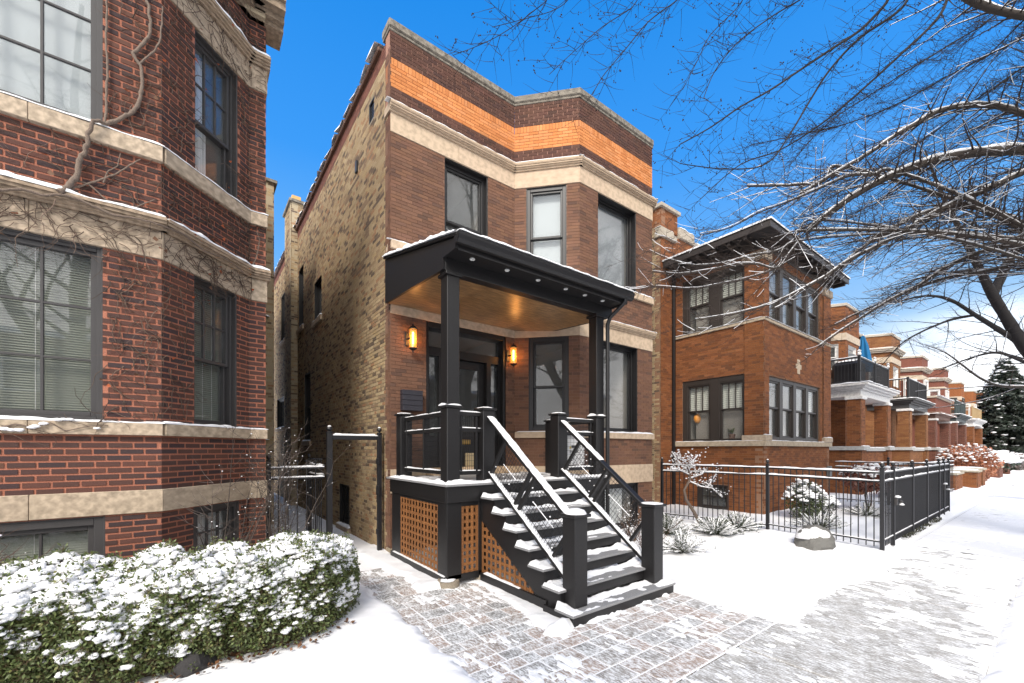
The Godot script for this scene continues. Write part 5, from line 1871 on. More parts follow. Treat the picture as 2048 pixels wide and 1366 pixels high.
func street_row() -> void:
	row_house("red brick row house behind the white porch with the blue umbrella", 20.9, ORANGE, 8.05, {"bricks": true, "cornice": false, "w": 7.3, "frame": "white_trim"})
	row_house("amber brick row house with a patterned brick frieze behind the dark porch", 28.5, AMBER, 8.05, {"bricks": true, "frame": "white_trim"})
	row_house("maroon brick row house with a white stone cornice and solid brick balcony", 36.1, MAROON, 7.9, {})
	row_house("plum brick row house with a keystone above its upper window", 44.0, MAROON, 8.05, {"bands": [[4.6, 4.75], [6.5, 6.62]]})
	row_house("red brick row house with a pale stone band by the plum porch", 52.0, ORANGE, 7.75, {"cornice": false, "frame": "brown_frame"})
	row_house("orange brick row house with pale bands behind the timber balcony", 60.0, ORANGE, 7.7, {"cornice": false})
	row_house("small red brick row house at the end of the terrace", 68.0, ORANGE, 8.2, {"cornice": false, "w": 4.5})
	street_porch("porch with red brick columns, white entablature and black iron balcony rail", 20.75, 25.25, 4.9, ORANGE, M.white_trim, {"rail": M.black_iron, "fancy": true, "singles": 60})
	street_porch("porch with amber brick columns and a dark flared roof", 29.0, 33.6, 4.9, AMBER, mat("dark_cornice", lin(0.06, 0.06, 0.06), 0.6), {"rail": M.black_iron, "singles": 40})
	street_porch("porch with maroon brick columns under a solid brick balcony wall", 36.6, 42.0, 5.0, MAROON, mat("maroon_beam", lin(0.20, 0.12, 0.09), 0.8), {"ent": 0.4, "top": 3.7, "solid": true})
	street_porch("porch with plum brick columns and a dark green railing", 44.6, 49.5, 5.0, MAROON, mat("green_cornice", lin(0.05, 0.06, 0.06), 0.6), {"rail": mat("green_iron", lin(0.03, 0.045, 0.045), 0.5)})
	street_porch("white porch with brick columns and a timber balcony railing", 52.5, 58.5, 4.9, ORANGE, M.white_trim, {"rail": mat("new_timber", lin(0.34, 0.24, 0.12), 0.7)})
	# closed parasol, dish and covered grill on the first balcony
	var u := thing("patio_umbrella", "closed blue umbrella standing on the white porch's balcony", "umbrella")
	var b := MB.new()
	var prof := [[0.40, 0.0], [0.36, 0.3], [0.28, 0.8], [0.19, 1.25], [0.13, 1.42], [0.08, 1.6], [0.05, 1.66]]
	var base := P(24.6, 5.45, 5.75)
	for i in prof.size() - 1:
		for s in 24:
			var c := []
			for q in [[i, s], [i, s + 1], [i + 1, s + 1], [i + 1, s]]:
				var an: float = TAU * (q[1] % 24) / 24.0
				var rr: float = prof[q[0]][0] * (1.0 if q[1] % 3 == 0 else 0.62)
				c.append(base + Vector3(cos(an) * rr, prof[q[0]][1], sin(an) * rr))
			b.quad(c[0], c[3], c[2], c[1])
	put(b, "canopy", mat("blue_canvas", lin(0.005, 0.13, 0.30), 0.8, {"two": true}), u)
	b = MB.new()
	b.tube(PackedVector3Array([base - Vector3.UP * 0.75, base + Vector3.UP * 1.75]), PackedFloat32Array([0.025, 0.025]), 8)
	put(b, "pole", M.white_trim, u)
	b = MB.new()
	b.lathe(base - Vector3.UP * 0.76, [[0.0, 0.0], [0.26, 0.0], [0.26, 0.05], [0.06, 0.09], [0.04, 0.2], [0.0, 0.2]], 16)
	put(b, "base", M.dark_bronze, u)
	var ds := thing("satellite_dish", "grey satellite dish beside the blue umbrella", "dish")
	b = MB.new()
	var dc := P(22.6, 5.72, 5.75)
	var dn := Vector3(-0.75, 0.35, 0.55).normalized()
	var dx := dn.cross(Vector3.UP).normalized()
	var dy := dx.cross(dn)
	for i in 4:
		for s in 20:
			var c := []
			for q in [[i, s], [i, s + 1], [i + 1, s + 1], [i + 1, s]]:
				var an: float = TAU * q[1] / 20.0
				var rr: float = 0.33 * q[0] / 4.0
				c.append(dc + dx * cos(an) * rr + dy * sin(an) * rr * 0.9 + dn * 0.09 * pow(q[0] / 4.0, 2.0))
			b.quad(c[0], c[1], c[2], c[3])
	put(b, "reflector", mat("dish_grey", lin(0.17, 0.18, 0.19), 0.5, {"two": true}), ds)
	b = MB.new()
	b.tube(PackedVector3Array([dc - dn * 0.05, dc - dn * 0.15 - Vector3.UP * 0.2, P(22.7, 4.5, 5.9)]), PackedFloat32Array([0.025, 0.025, 0.03]), 8)
	put(b, "mast", M.dark_bronze, ds)
	b = MB.new()
	b.tube(PackedVector3Array([dc - dy * 0.28 + dn * 0.07, dc + dn * 0.35]), PackedFloat32Array([0.012, 0.012]), 6)
	put(b, "feed_arm", M.dark_bronze, ds)
	var gr := thing("covered_grill", "black covered grill with snow on top behind the balcony rail", "grill")
	b = MB.new()
	b.cobox(P(21.5, 5.0, 5.5), Vector3.RIGHT, Vector3.UP, Vector3.BACK, Vector3(0.35, 0.48, 0.5), 0.14)
	put(b, "cover", M.black_iron, gr)
	b = MB.new()
	b.blob(P(21.5, 5.46, 5.5), Vector3(0.33, 0.09, 0.46), N, 0.3, 14, Color.WHITE, -0.1)
	put(b, "snow_cap", M.snow, gr)
	# keystones and planters
	for q in [[26.5, 3.0, 2.0, 0.9, 0.75], [29.2, 2.6, 1.2, 1.1, 0.8], [31.2, 2.6, 1.0, 1.15, 0.85], [41.0, 2.7, 2.2, 0.9, 0.7], [47.5, 2.7, 1.6, 0.9, 0.9]]:
		var pl := thing("brick_planter", ["low brick planter wall with snowy coping beyond the iron fence", "brick planter box by the sidewalk in front of the amber house", "second brick planter box by the sidewalk in front of the amber house", "maroon brick planter wall by the sidewalk near the orange shrub", "farthest maroon brick planter box by the snowy juniper"][[26.5, 29.2, 31.2, 41.0, 47.5].find(q[0])], "planter", "brick planters by the sidewalk")
		var hs := new_house(pl)
		brick_pier(hs, q[0], q[0] + q[2], q[1], q[1] + q[3], -0.1, q[4], ORANGE if q[0] < 35 else MAROON)
		b = MB.new()
		b.cbox(P(q[0] - 0.05, q[4], q[1] - 0.05), P(q[0] + q[2] + 0.05, q[4] + 0.09, q[1] + q[3] + 0.05), 0.01, Color(0.42, 0.38, 0.30))
		put(b, "cap_stone", M.limestone, pl)
		b = MB.new()
		b.blob(P(q[0] + q[2] / 2, q[4] + 0.09, q[1] + q[3] / 2), Vector3(q[2] / 2 + 0.03, 0.06, q[3] / 2 + 0.03), N, 0.1, 16, Color.WHITE, 0.0)
		put(b, "snow_cap", M.snow, pl)
		finish_house(hs, 40 if q[0] < 35 else 0)
	# the end of the block
	var ew := thing("garden_wall", "long tan stone wall at the end of the block", "wall")
	b = MB.new()
	b.box(P(74.0, -0.1, 6.0), P(95.0, 1.9, 6.4), Color(0.36, 0.27, 0.17))
	put(b, "wall", M.far_brick, ew)
	b = MB.new()
	b.cbox(P(73.9, 1.9, 5.9), P(95.1, 2.05, 6.5), 0.02, Color(0.4, 0.37, 0.32))
	put(b, "coping", M.limestone, ew)
	var yb := thing("apartment_building", "yellow brick apartment building beyond the end wall", "building")
	b = MB.new()
	b.box(P(98.0, -0.1, 2.0), P(125.0, 3.4, 20.0), Color(0.50, 0.34, 0.12))
	put(b, "wall", M.far_brick, yb)
	b = MB.new()
	b.box(P(97.8, 3.4, 1.8), P(125.2, 3.7, 20.2), Color(0.45, 0.42, 0.38))
	put(b, "roof", M.limestone, yb)
	for i in 4:
		b = MB.new()
		b.cbox(P(97.95, 1.2, 4.0 + i * 4.0), P(98.0, 2.6, 5.4 + i * 4.0), 0.01)
		put(b, "window", M.brown_frame, yb)

# ---------------------------------------------------------------- iron fences and gates
func ball_post(b: MB, p: Vector3, h: float, w: float, ball := true) -> void:
	b.cbox(p + Vector3(-w / 2, -0.05, -w / 2), p + Vector3(w / 2, h, w / 2), 0.004)
	if ball:
		b.lathe(p + Vector3.UP * h, [[w * 0.7, 0.0], [w * 0.7, 0.015], [w * 0.25, 0.02], [w * 0.25, 0.03], [w * 0.5, 0.04], [w * 0.6, 0.065], [w * 0.5, 0.09], [0.0, 0.105]], 12)

func fence_panel(root: Node3D, a: Vector3, e: Vector3, h: float, gap: float, low: float, knobs := false) -> void:
	var nn := (e - a).normalized().cross(Vector3.UP)
	for y in [h - 0.04, h - 0.20, low]:
		var b := MB.new()
		b.bar(a + Vector3.UP * y, e + Vector3.UP * y, 0.03, 0.028, 0.003)
		put(b, "rail", M.black_iron, root)
		ledge(root, [a + Vector3.UP * (y + 0.014) - nn * 0.016, e + Vector3.UP * (y + 0.014) - nn * 0.016], nn, 0.034, 0.032 if y > 0.5 else 0.01, a.x * 3.0 + y)
	var n := int((e - a).length() / gap)
	for i in range(1, n):
		var p := a.lerp(e, float(i) / n)
		var b := MB.new()
		b.cbox(p + Vector3(-0.008, 0.02, -0.008), p + Vector3(0.008, h - 0.055 if not knobs else h + 0.05, 0.008), 0.002)
		if knobs:
			b.lathe(p + Vector3.UP * (h + 0.05), [[0.008, 0.0], [0.02, 0.015], [0.02, 0.03], [0.0, 0.045]], 8)
		put(b, "picket", M.black_iron, root)

func fences() -> void:
	# yard fence of the orange house
	var A := P(10.0, 0.05, 2.06)
	var B := P(10.25, 0.07, 4.08)
	var C := P(9.95, 0.07, 6.55)
	var fr := thing("iron_fence", "black iron fence between the snowy lawn and the orange brick house", "fence")
	fence_panel(fr, C, B, 1.42, 0.115, 0.1)
	fence_panel(fr, B, A, 1.42, 0.115, 0.12)
	for p in [A, B, C]:
		var b := MB.new()
		ball_post(b, p, 1.46, 0.062)
		put(b, "fence_post", M.black_iron, fr)
		b = MB.new()
		b.blob(p + Vector3.UP * 1.565, Vector3(0.022, 0.014, 0.022), N, 0.3, 8, Color.WHITE, -0.2)
		put(b, "snow_cap", M.snow, fr)
	var fs := thing("iron_fence", "black iron fence and gates running along the sidewalk", "fence")
	var xs := [10.0, 10.83, 12.6, 14.3, 16.0, 16.8, 17.7]
	for i in 6:
		var a := P(xs[i] + 0.03, 0.05, 2.06 + 0.012 * (xs[i] - 10))
		var e := P(xs[i + 1] - 0.03, 0.05, 2.06 + 0.012 * (xs[i + 1] - 10))
		fence_panel(fs, a, e, 1.42, 0.10, 0.14)
		var b := MB.new()
		ball_post(b, e + Vector3(0.03, 0, 0), 1.46, 0.06)
		put(b, "fence_post", M.black_iron, fs)
		b = MB.new()
		b.blob(e + Vector3(0.03, 1.565, 0), Vector3(0.022, 0.014, 0.022), N, 0.3, 8, Color.WHITE, -0.2)
		put(b, "snow_cap", M.snow, fs)
	for x in [10.83, 16.0]:
		var b := MB.new()
		b.cbox(P(x - 0.05, 0.78, 2.0), P(x + 0.04, 0.92, 2.05), 0.01)
		b.lathe(P(x + 0.02, 0.86, 1.96), [[0.0, -0.03], [0.03, -0.02], [0.03, 0.02], [0.0, 0.03]], 10)
		put(b, "gate_latch", M.dark_bronze, fs)
		b = MB.new()
		b.blob(P(x, 0.94, 2.0), Vector3(0.05, 0.035, 0.05), N, 0.5, 10, Color.WHITE, -0.2)
		b.blob(P(x + 0.03, 0.80, 1.95), Vector3(0.04, 0.03, 0.04), N, 0.5, 10, Color.WHITE, -0.4)
		stuff(put(b, "clinging_snow", M.snow, fs))
	var fb := thing("iron_fence", "black iron fence closing the yard beside the red brick porch", "fence")
	fence_panel(fb, P(17.7, 0.06, 4.9), P(17.72, 0.06, 3.5), 1.42, 0.115, 0.12)
	fence_panel(fb, P(17.72, 0.06, 3.5), P(17.74, 0.06, 2.2), 1.42, 0.115, 0.12)
	fence_panel(fb, P(17.8, 0.06, 3.45), P(26.0, 0.06, 3.0), 1.35, 0.16, 0.12)
	var pb := MB.new()
	ball_post(pb, P(17.72, 0.06, 3.5), 1.46, 0.062)
	put(pb, "fence_post", M.black_iron, fb)
	# gangway gate between the houses
	var ga := thing("garden_gateway", "tall black steel gateway standing open in the gangway", "gate")
	var gy := thing("iron_fence", "short black iron fence panel with ball tips beside the tall gateway", "fence")
	for x in [1.78, 2.62]:
		var b := MB.new()
		ball_post(b, P(x, 0.0, 7.4), 2.14, 0.085 if x < 2 else 0.07)
		put(b, "gate_post", M.black_iron, ga)
		b = MB.new()
		b.blob(P(x, 2.24, 7.4), Vector3(0.03, 0.02, 0.03), N, 0.3, 8, Color.WHITE, -0.2)
		put(b, "snow_cap", M.snow, ga)
	var tb := MB.new()
	tb.bar(P(1.82, 2.06, 7.4), P(2.59, 2.06, 7.4), 0.06, 0.07, 0.004)
	put(tb, "lintel_bar", M.black_iron, ga)
	ledge(ga, [P(1.83, 2.096, 7.43), P(2.58, 2.096, 7.43)], Vector3(0, 0, 1), 0.06, 0.035, 4.4)
	for y in [0.35, 1.05, 1.6]:
		var b := MB.new()
		b.cbox(P(2.57, y, 7.34), P(2.61, y + (0.17 if y > 1 and y < 1.5 else 0.1), 7.44), 0.006)
		put(b, "strike_plate" if y > 1 and y < 1.5 else "hinge", M.black_iron, ga)
	fence_panel(gy, P(0.90, 0.0, 7.4), P(1.70, 0.0, 7.4), 1.60, 0.13, 0.15, true)
	var b := MB.new()
	ball_post(b, P(0.90, 0, 7.4), 1.68, 0.06)
	put(b, "fence_post", M.black_iron, gy)
	var gl := thing("gate_leaf", "open black iron gate leaf folded back behind its post", "gate")
	fence_panel(gl, P(1.66, 0.0, 8.32), P(1.70, 0.0, 7.46), 1.62, 0.11, 0.15, true)
	b = MB.new()
	ball_post(b, P(1.66, 0, 8.34), 1.68, 0.055)
	put(b, "leaf_post", M.black_iron, gl)

# ---------------------------------------------------------------- shrubs, hedge, boulder
func bent(p: Vector3, d: Vector3, L: float, r0: float, seg: int, wild: float, lift := 0.0) -> Array:
	var pts := PackedVector3Array([p])
	var rs := PackedFloat32Array([r0])
	for i in seg:
		d = (d + Vector3(R.randf_range(-wild, wild), R.randf_range(-wild, wild) + lift, R.randf_range(-wild, wild))).normalized()
		p += d * L / seg
		pts.append(p)
		rs.append(r0 * (1.0 - 0.8 * (i + 1.0) / seg))
	return [pts, rs, d]

func bare_shrub(label: String, at: Vector3, stems: int, h: float, spread: float, col: Color, snowy := 0.3) -> void:
	var root := thing("bare_shrub", label, "shrub", "", at)
	var tw := MB.new()
	var sn := MB.new()
	for s in stems:
		var an := R.randf() * TAU
		var d := Vector3(cos(an) * spread, 1.0, sin(an) * spread).normalized()
		var g := R.randf_range(0.7, 1.25)
		var c := Color(col.r * g, col.g * g, col.b * g)
		var st := bent(Vector3(cos(an), 0, sin(an)) * 0.08 * R.randf(), d, h * R.randf_range(0.65, 1.1), R.randf_range(0.006, 0.011), 9, 0.13, 0.03)
		var b := MB.new()
		b.tube(st[0], st[1], 5, c)
		put(b, "stem", M.bark, root)
		for i in range(2, 10):
			for k in 2:
				var p: Vector3 = st[0][i]
				var a2 := R.randf() * TAU
				var dd := Vector3(cos(a2), R.randf_range(0.2, 1.0), sin(a2)).normalized()
				var t := bent(p, dd, h * R.randf_range(0.1, 0.28), 0.0035, 5, 0.25, 0.05)
				tw.tube(t[0], t[1], 3, c, false)
				if R.randf() < snowy:
					var q: Vector3 = t[0][R.randi_range(1, 5)]
					sn.blob(q + Vector3.UP * 0.004, Vector3(0.009, 0.006, 0.009) * R.randf_range(0.5, 1.3), N, 0.4, 6)
				if R.randf() < 0.5:
					var t2 := bent(t[0][3], dd.rotated(Vector3.UP, R.randf_range(-1.2, 1.2)), h * 0.1, 0.0025, 3, 0.3, 0.05)
					tw.tube(t2[0], t2[1], 3, c, false)
	stuff(put(tw, "twigs", M.bark, root))
	var o := put(sn, "clinging_snow", M.snow, root)
	if o:
		stuff(o)

# a low evergreen of arching sprays, each carrying snow
func spray_shrub(called: String, label: String, at: Vector3, n: int, rad: float, h: float, up: float, cover := 0.8, group := "", col := Color(0.035, 0.05, 0.022)) -> void:
	var root := thing(called, label, "shrub", group, at)
	var gr := MB.new()
	var sn := MB.new()
	for i in n:
		var an := R.randf() * TAU
		var t := sqrt(R.randf())
		var d := Vector3(cos(an) * t, up * (1.25 - t) + 0.12, sin(an) * t).normalized()
		var L := lerpf(h, rad, t) * R.randf_range(0.75, 1.1)
		var st := bent(Vector3(cos(an), 0, sin(an)) * rad * 0.08, d, L, 0.006, 7, 0.08, -0.03)
		var pts: PackedVector3Array = st[0]
		gr.tube(pts, st[1], 3, Color(0.07, 0.05, 0.03), false)
		for k in range(1, 8):
			for m in 5:
				var p := pts[k - 1].lerp(pts[k], R.randf())
				var side := d.cross(Vector3.UP).normalized().rotated(d, R.randf_range(-0.9, 0.9) + (PI if m % 2 == 0 else 0.0))
				var e := p + (side * 0.8 + d * 0.6) * R.randf_range(0.03, 0.055)
				var w := d * 0.007
				var g := R.randf_range(0.6, 1.6)
				gr.quad(p - w, p + w, e + w, e - w * 0.3, Color(col.r * g, col.g * g, col.b * g))
		if R.randf() < cover:
			var p2 := PackedVector3Array()
			var r2 := PackedFloat32Array()
			var from := R.randi_range(1, 3)
			for k in range(from, 8):
				p2.append(pts[k] + Vector3.UP * 0.014)
				r2.append(R.randf_range(0.008, 0.019) * (0.5 if k == 7 else 1.0))
			sn.tube(p2, r2, 6)
	stuff(put(gr, "foliage", M.leaf, root))
	stuff(put(sn, "clinging_snow", M.snow, root))
	var st := MB.new()
	st.tube(PackedVector3Array([Vector3(0, -0.05, 0), Vector3(0.01, h * 0.35, 0)]), PackedFloat32Array([0.03, 0.012]), 6, Color(0.09, 0.06, 0.04))
	put(st, "stem", M.bark, root)

# leaves or needles filling an ellipsoid
func leaf_cloud(called: String, label: String, cat: String, at: Vector3, r: Vector3, n: int, size: float, cols: Array, snow_n: int, snow_r: float, trunk_h := 0.0, group := "", droop := 0.0) -> void:
	var root := thing(called, label, cat, group, at)
	var b := MB.new()
	var c := Vector3.UP * (trunk_h + r.y)
	for i in n:
		var d := Vector3(R.randfn(), R.randfn(), R.randfn()).normalized()
		var q := d * pow(R.randf(), 0.35) * (1.0 + 0.25 * N.get_noise_3dv(d * 180.0))
		var p := c + q * r
		if p.y < 0.02:
			continue
		var ax := Vector3(R.randfn(), R.randfn() - droop, R.randfn()).normalized()
		var bx := ax.cross(Vector3(R.randfn(), R.randfn(), R.randfn())).normalized()
		var s := size * R.randf_range(0.6, 1.4)
		var col: Color = cols[R.randi() % cols.size()]
		b.quad(p - ax * s, p + bx * s * 0.45, p + ax * s, p - bx * s * 0.45, col)
	stuff(put(b, "crown" if trunk_h > 0.2 else "foliage", M.leaf, root))
	var sn := MB.new()
	for i in snow_n:
		var an := R.randf() * TAU
		var rr := sqrt(R.randf())
		var y := sqrt(maxf(0.0, 1.0 - rr * rr)) * R.randf_range(0.5, 1.05)
		var p := c + Vector3(cos(an) * rr, y, sin(an) * rr) * r
		sn.blob(p, Vector3(snow_r, snow_r * 0.5, snow_r) * R.randf_range(0.5, 1.5), N, 0.6, 7)
	var o := put(sn, "clinging_snow", M.snow, root)
	if o:
		stuff(o)
	var st := MB.new()
	for k in 4:
		var e := bent(Vector3(R.randf_range(-0.03, 0.03), -0.05, 0), Vector3(R.randf_range(-0.4, 0.4), 1, R.randf_range(-0.4, 0.4)).normalized(), trunk_h + r.y * 1.2, 0.03 if k == 0 else 0.014, 6, 0.12)
		st.tube(e[0], e[1], 6, Color(0.11, 0.075, 0.055))
	put(st, "trunk" if trunk_h > 0.2 else "stem", M.bark, root)

func hedge() -> void:
	var root := thing("boxwood_hedge", "dense green boxwood hedge capped with heavy clumps of snow", "hedge")
	# a leaf cluster, repeated
	var cl := MB.new()
	for i in 11:
		var d := Vector3(R.randfn(), R.randfn(), R.randfn()).normalized()
		var p := d * 0.03 * R.randf_range(0.3, 1.0)
		var ax := (d + Vector3(R.randfn(), R.randfn(), R.randfn()) * 0.5).normalized() * R.randf_range(0.010, 0.017)
		var bx := ax.cross(Vector3(R.randfn(), R.randfn(), R.randfn())).normalized() * 0.0078
		var g := R.randf_range(0.5, 1.6)
		var col := Color(0.092 * g, 0.118 * g, 0.040 * g)
		if i == 0:
			col = Color(0.15, 0.155, 0.05)
		cl.quad(p, p + ax + bx, p + ax * 2.1, p + ax - bx, col)
	for i in 3:
		var d := Vector3(R.randfn(), R.randfn(), R.randfn()).normalized()
		cl.tube(PackedVector3Array([-d * 0.03, d * 0.03]), PackedFloat32Array([0.0014, 0.001]), 3, Color(0.10, 0.07, 0.035), false)
	var mesh := cl.mesh()
	mesh.surface_set_material(0, M.leaf)
	var spots := []
	var core := MB.new()
	var snow_spots := []
	for i in 13500:
		var x := R.randf_range(-2.6, 1.52)
		var an := R.randf_range(0.03, PI - 0.03)
		if an < 1.0 and R.randf() < 0.75:
			an = PI - an
		var q: Array = hedge_at(x, an)
		var p: Vector3 = q[0]
		var inn: Vector3 = q[1]
		p -= inn * (pow(R.randf(), 1.6) * 0.15 - (0.03 if R.randf() < 0.85 else R.randf_range(0.03, 0.10)))
		p += Vector3(R.randfn(), R.randfn(), R.randfn()) * 0.008
		if p.y < 0.05:
			continue
		var bs := Basis(Vector3(R.randfn(), R.randfn(), R.randfn()).normalized(), R.randf() * TAU).scaled(Vector3.ONE * R.randf_range(0.8, 1.35))
		spots.append(Transform3D(bs, p))
	var mm := MultiMesh.new()
	mm.transform_format = MultiMesh.TRANSFORM_3D
	mm.mesh = mesh
	mm.instance_count = spots.size()
	for i in spots.size():
		mm.set_instance_transform(i, spots[i])
	var mi := MultiMeshInstance3D.new()
	mi.name = "foliage"
	mi.multimesh = mm
	root.add_child(mi)
	stuff(mi)
	# dark woody heart
	for i in 60:
		for k in 16:
			var c := []
			for e in [[0, 0], [1, 0], [1, 1], [0, 1]]:
				var x := lerpf(-2.6, 1.40, (i + e[0]) / 60.0)
				var q := hedge_at(x, lerpf(0.0, PI, (k + e[1]) / 16.0))
				var pp: Vector3 = q[0] - q[1] * 0.12
				pp.y = maxf(pp.y, -0.02)
				c.append(pp)
			core.quad(c[0], c[3], c[2], c[1])
	put(core, "inner_branches", mat("hedge_wood", lin(0.095, 0.072, 0.045), 0.95, {"two": true, "tex": T.grain, "scale": 6.0}), root)
	# snow: lumps of several shapes on the top, smaller ones caught on the sides
	var sm := []
	for v in 4:
		var b := MB.new()
		for j in 5:
			b.blob(Vector3(R.randf_range(-0.6, 0.6), R.randf_range(-0.15, 0.2), R.randf_range(-0.6, 0.6)), Vector3(R.randf_range(0.5, 0.9), R.randf_range(0.35, 0.55), R.randf_range(0.5, 0.9)), N, 0.55, 10)
		var me := b.mesh()
		me.surface_set_material(0, M.snow)
		sm.append(me)
	var sets := [[], [], [], []]
	for i in 5200:
		var x := R.randf_range(-2.6, 1.45)
		var an := R.randf_range(0.45, 2.45)
		var clump := N.get_noise_2d(x * 300.0, an * 140.0) + 0.3 * N.get_noise_2d(x * 800.0, an * 300.0)
		if clump < -0.6 + 0.62 * smoothstep(1.75, 2.5, an):
			continue
		var q := hedge_at(x, an)
		var s := R.randf_range(0.02, 0.058)
		var p: Vector3 = q[0] + Vector3.UP * s * 0.35 + q[1] * 0.012
		sets[R.randi() % 4].append(Transform3D(Basis(Vector3.UP, R.randf() * TAU).scaled(Vector3(s, s * R.randf_range(0.7, 1.15), s)), p))
	# drifts caught on the front, each a little heap spilling downwards
	for i in 460:
		var x := R.randf_range(-2.4, 1.45)
		var an := R.randf_range(1.95, 2.98)
		var big := R.randf() < 0.36
		for k in (R.randi_range(7, 14) if big else R.randi_range(1, 4)):
			var q := hedge_at(x + R.randfn() * (0.055 if big else 0.02), clampf(an + R.randfn() * (0.07 if big else 0.03), 1.8, 3.05))
			var s := R.randf_range(0.012, 0.034) * (1.3 if big else 0.75)
			var p: Vector3 = q[0] + q[1] * 0.016
			if p.y < 0.14:
				continue
			sets[R.randi() % 4].append(Transform3D(Basis(Vector3.UP, R.randf() * TAU).scaled(Vector3(s, s * R.randf_range(0.7, 1.2), s)), p))
	for v in 4:
		var m2 := MultiMesh.new()
		m2.transform_format = MultiMesh.TRANSFORM_3D
		m2.mesh = sm[v]
		m2.instance_count = sets[v].size()
		for i in sets[v].size():
			m2.set_instance_transform(i, sets[v][i])
		var o := MultiMeshInstance3D.new()
		o.name = "snow_clumps"
		o.multimesh = m2
		root.add_child(o, true)
		stuff(o)
	# leaf litter and bare soil along its foot
	var so := MB.new()
	for i in 50:
		var c := []
		for e in [[0, 0], [1, 0], [1, 1], [0, 1]]:
			var x := lerpf(-1.6, 1.25, (i + e[0]) / 50.0)
			c.append(P(x, 0.075 if e[1] == 1 else 0.03, lerpf(4.17 + 0.05 * sin(x * 7.0) + 0.30 * smoothstep(0.8, 1.25, x), 4.7, e[1])))
		so.quad(c[0], c[1], c[2], c[3])
	structure(put(so, "garden_soil", mat("soil", lin(0.035, 0.024, 0.016), 0.95, {"tex": T.grain, "scale": 3.0}), self), "dark soil under the front of the hedge")
	var lf := MB.new()
	for i in 420:
		var x := R.randf_range(-1.4, 1.3)
		var d := R.randf_range(4.12, 4.5) + 0.25 * smoothstep(0.8, 1.25, x)
		var p := P(x, 0.085 + R.randf() * 0.02, d)
		var a := Vector3(R.randfn(), R.randfn() * 0.3, R.randfn()).normalized() * R.randf_range(0.012, 0.035)
		var e := a.cross(Vector3.UP).normalized() * a.length() * 0.6 + Vector3.UP * R.randf_range(0, 0.012)
		var g := R.randf_range(0.4, 1.2)
		lf.quad(p - a, p + e, p + a, p - e, Color(0.16 * g, 0.075 * g, 0.035 * g))
	stuff(put(lf, "leaf_litter", M.leaf, self))
	get_node("leaf_litter").set_meta("label", "brown fallen leaves along the foot of the hedge")
	get_node("leaf_litter").set_meta("category", "leaves")
	var rk := thing("garden_stone", "dark rounded stone half hidden under the hedge", "stone")
	var rb := MB.new()
	rock(rb, P(-0.02, 0.08, 4.33), Vector3(0.16, 0.16, 0.13), 9)
	put(rb, "stone", mat("dark_rock", lin(0.045, 0.042, 0.042), 0.9, {"tex": T.grain, "scale": 3.0}), rk)

func hedge_at(x: float, an: float) -> Array:
	var end := clampf((1.52 - x) / 0.55, 0.0, 1.0)
	var k := sqrt(1.0 - pow(1.0 - end, 2.0))
	var hd := 0.60 * k
	var hh := 0.85 * (0.55 + 0.45 * k)
	var bump := 1.0 + 0.17 * N.get_noise_2d(x * 150.0, an * 70.0) + 0.10 * N.get_noise_2d(x * 420.0, an * 190.0)
	var ca := cos(an)
	var sa := sin(an)
	var dd := signf(ca) * pow(absf(ca), 0.6) * hd * bump
	var yy := pow(maxf(sa, 0.0), 0.55) * hh * bump
	var mid := 4.86 + 0.35 * smoothstep(0.7, 1.5, x)
	return [P(x, yy, mid + dd), Vector3(0.0, sa, -ca)]

# a stone with broken faces: a ball cut by random planes
func rock(b: MB, o: Vector3, r: Vector3, seed_at: int) -> void:
	var g := RandomNumberGenerator.new()
	g.seed = seed_at
	var cuts := []
	for i in 16:
		cuts.append([Vector3(g.randfn(), g.randfn(), g.randfn()).normalized(), g.randf_range(0.72, 1.0)])
	var rings := 22
	var seg := 36
	var grid := []
	for i in rings + 1:
		var row := []
		for j in seg + 1:
			var th := PI * i / rings
			var ph := TAU * (j % seg) / seg
			var d := Vector3(sin(th) * cos(ph), cos(th), sin(th) * sin(ph))
			var s := 1.05
			for c in cuts:
				var k: float = d.dot(c[0])
				if k > 0.05:
					s = minf(s, c[1] / k)
			s *= 1.0 + 0.05 * N.get_noise_3dv(d * 300.0)
			row.append(o + d * s * r)
		grid.append(row)
	for i in rings:
		for j in seg:
			b.quad(grid[i][j], grid[i][j + 1], grid[i + 1][j + 1], grid[i + 1][j])

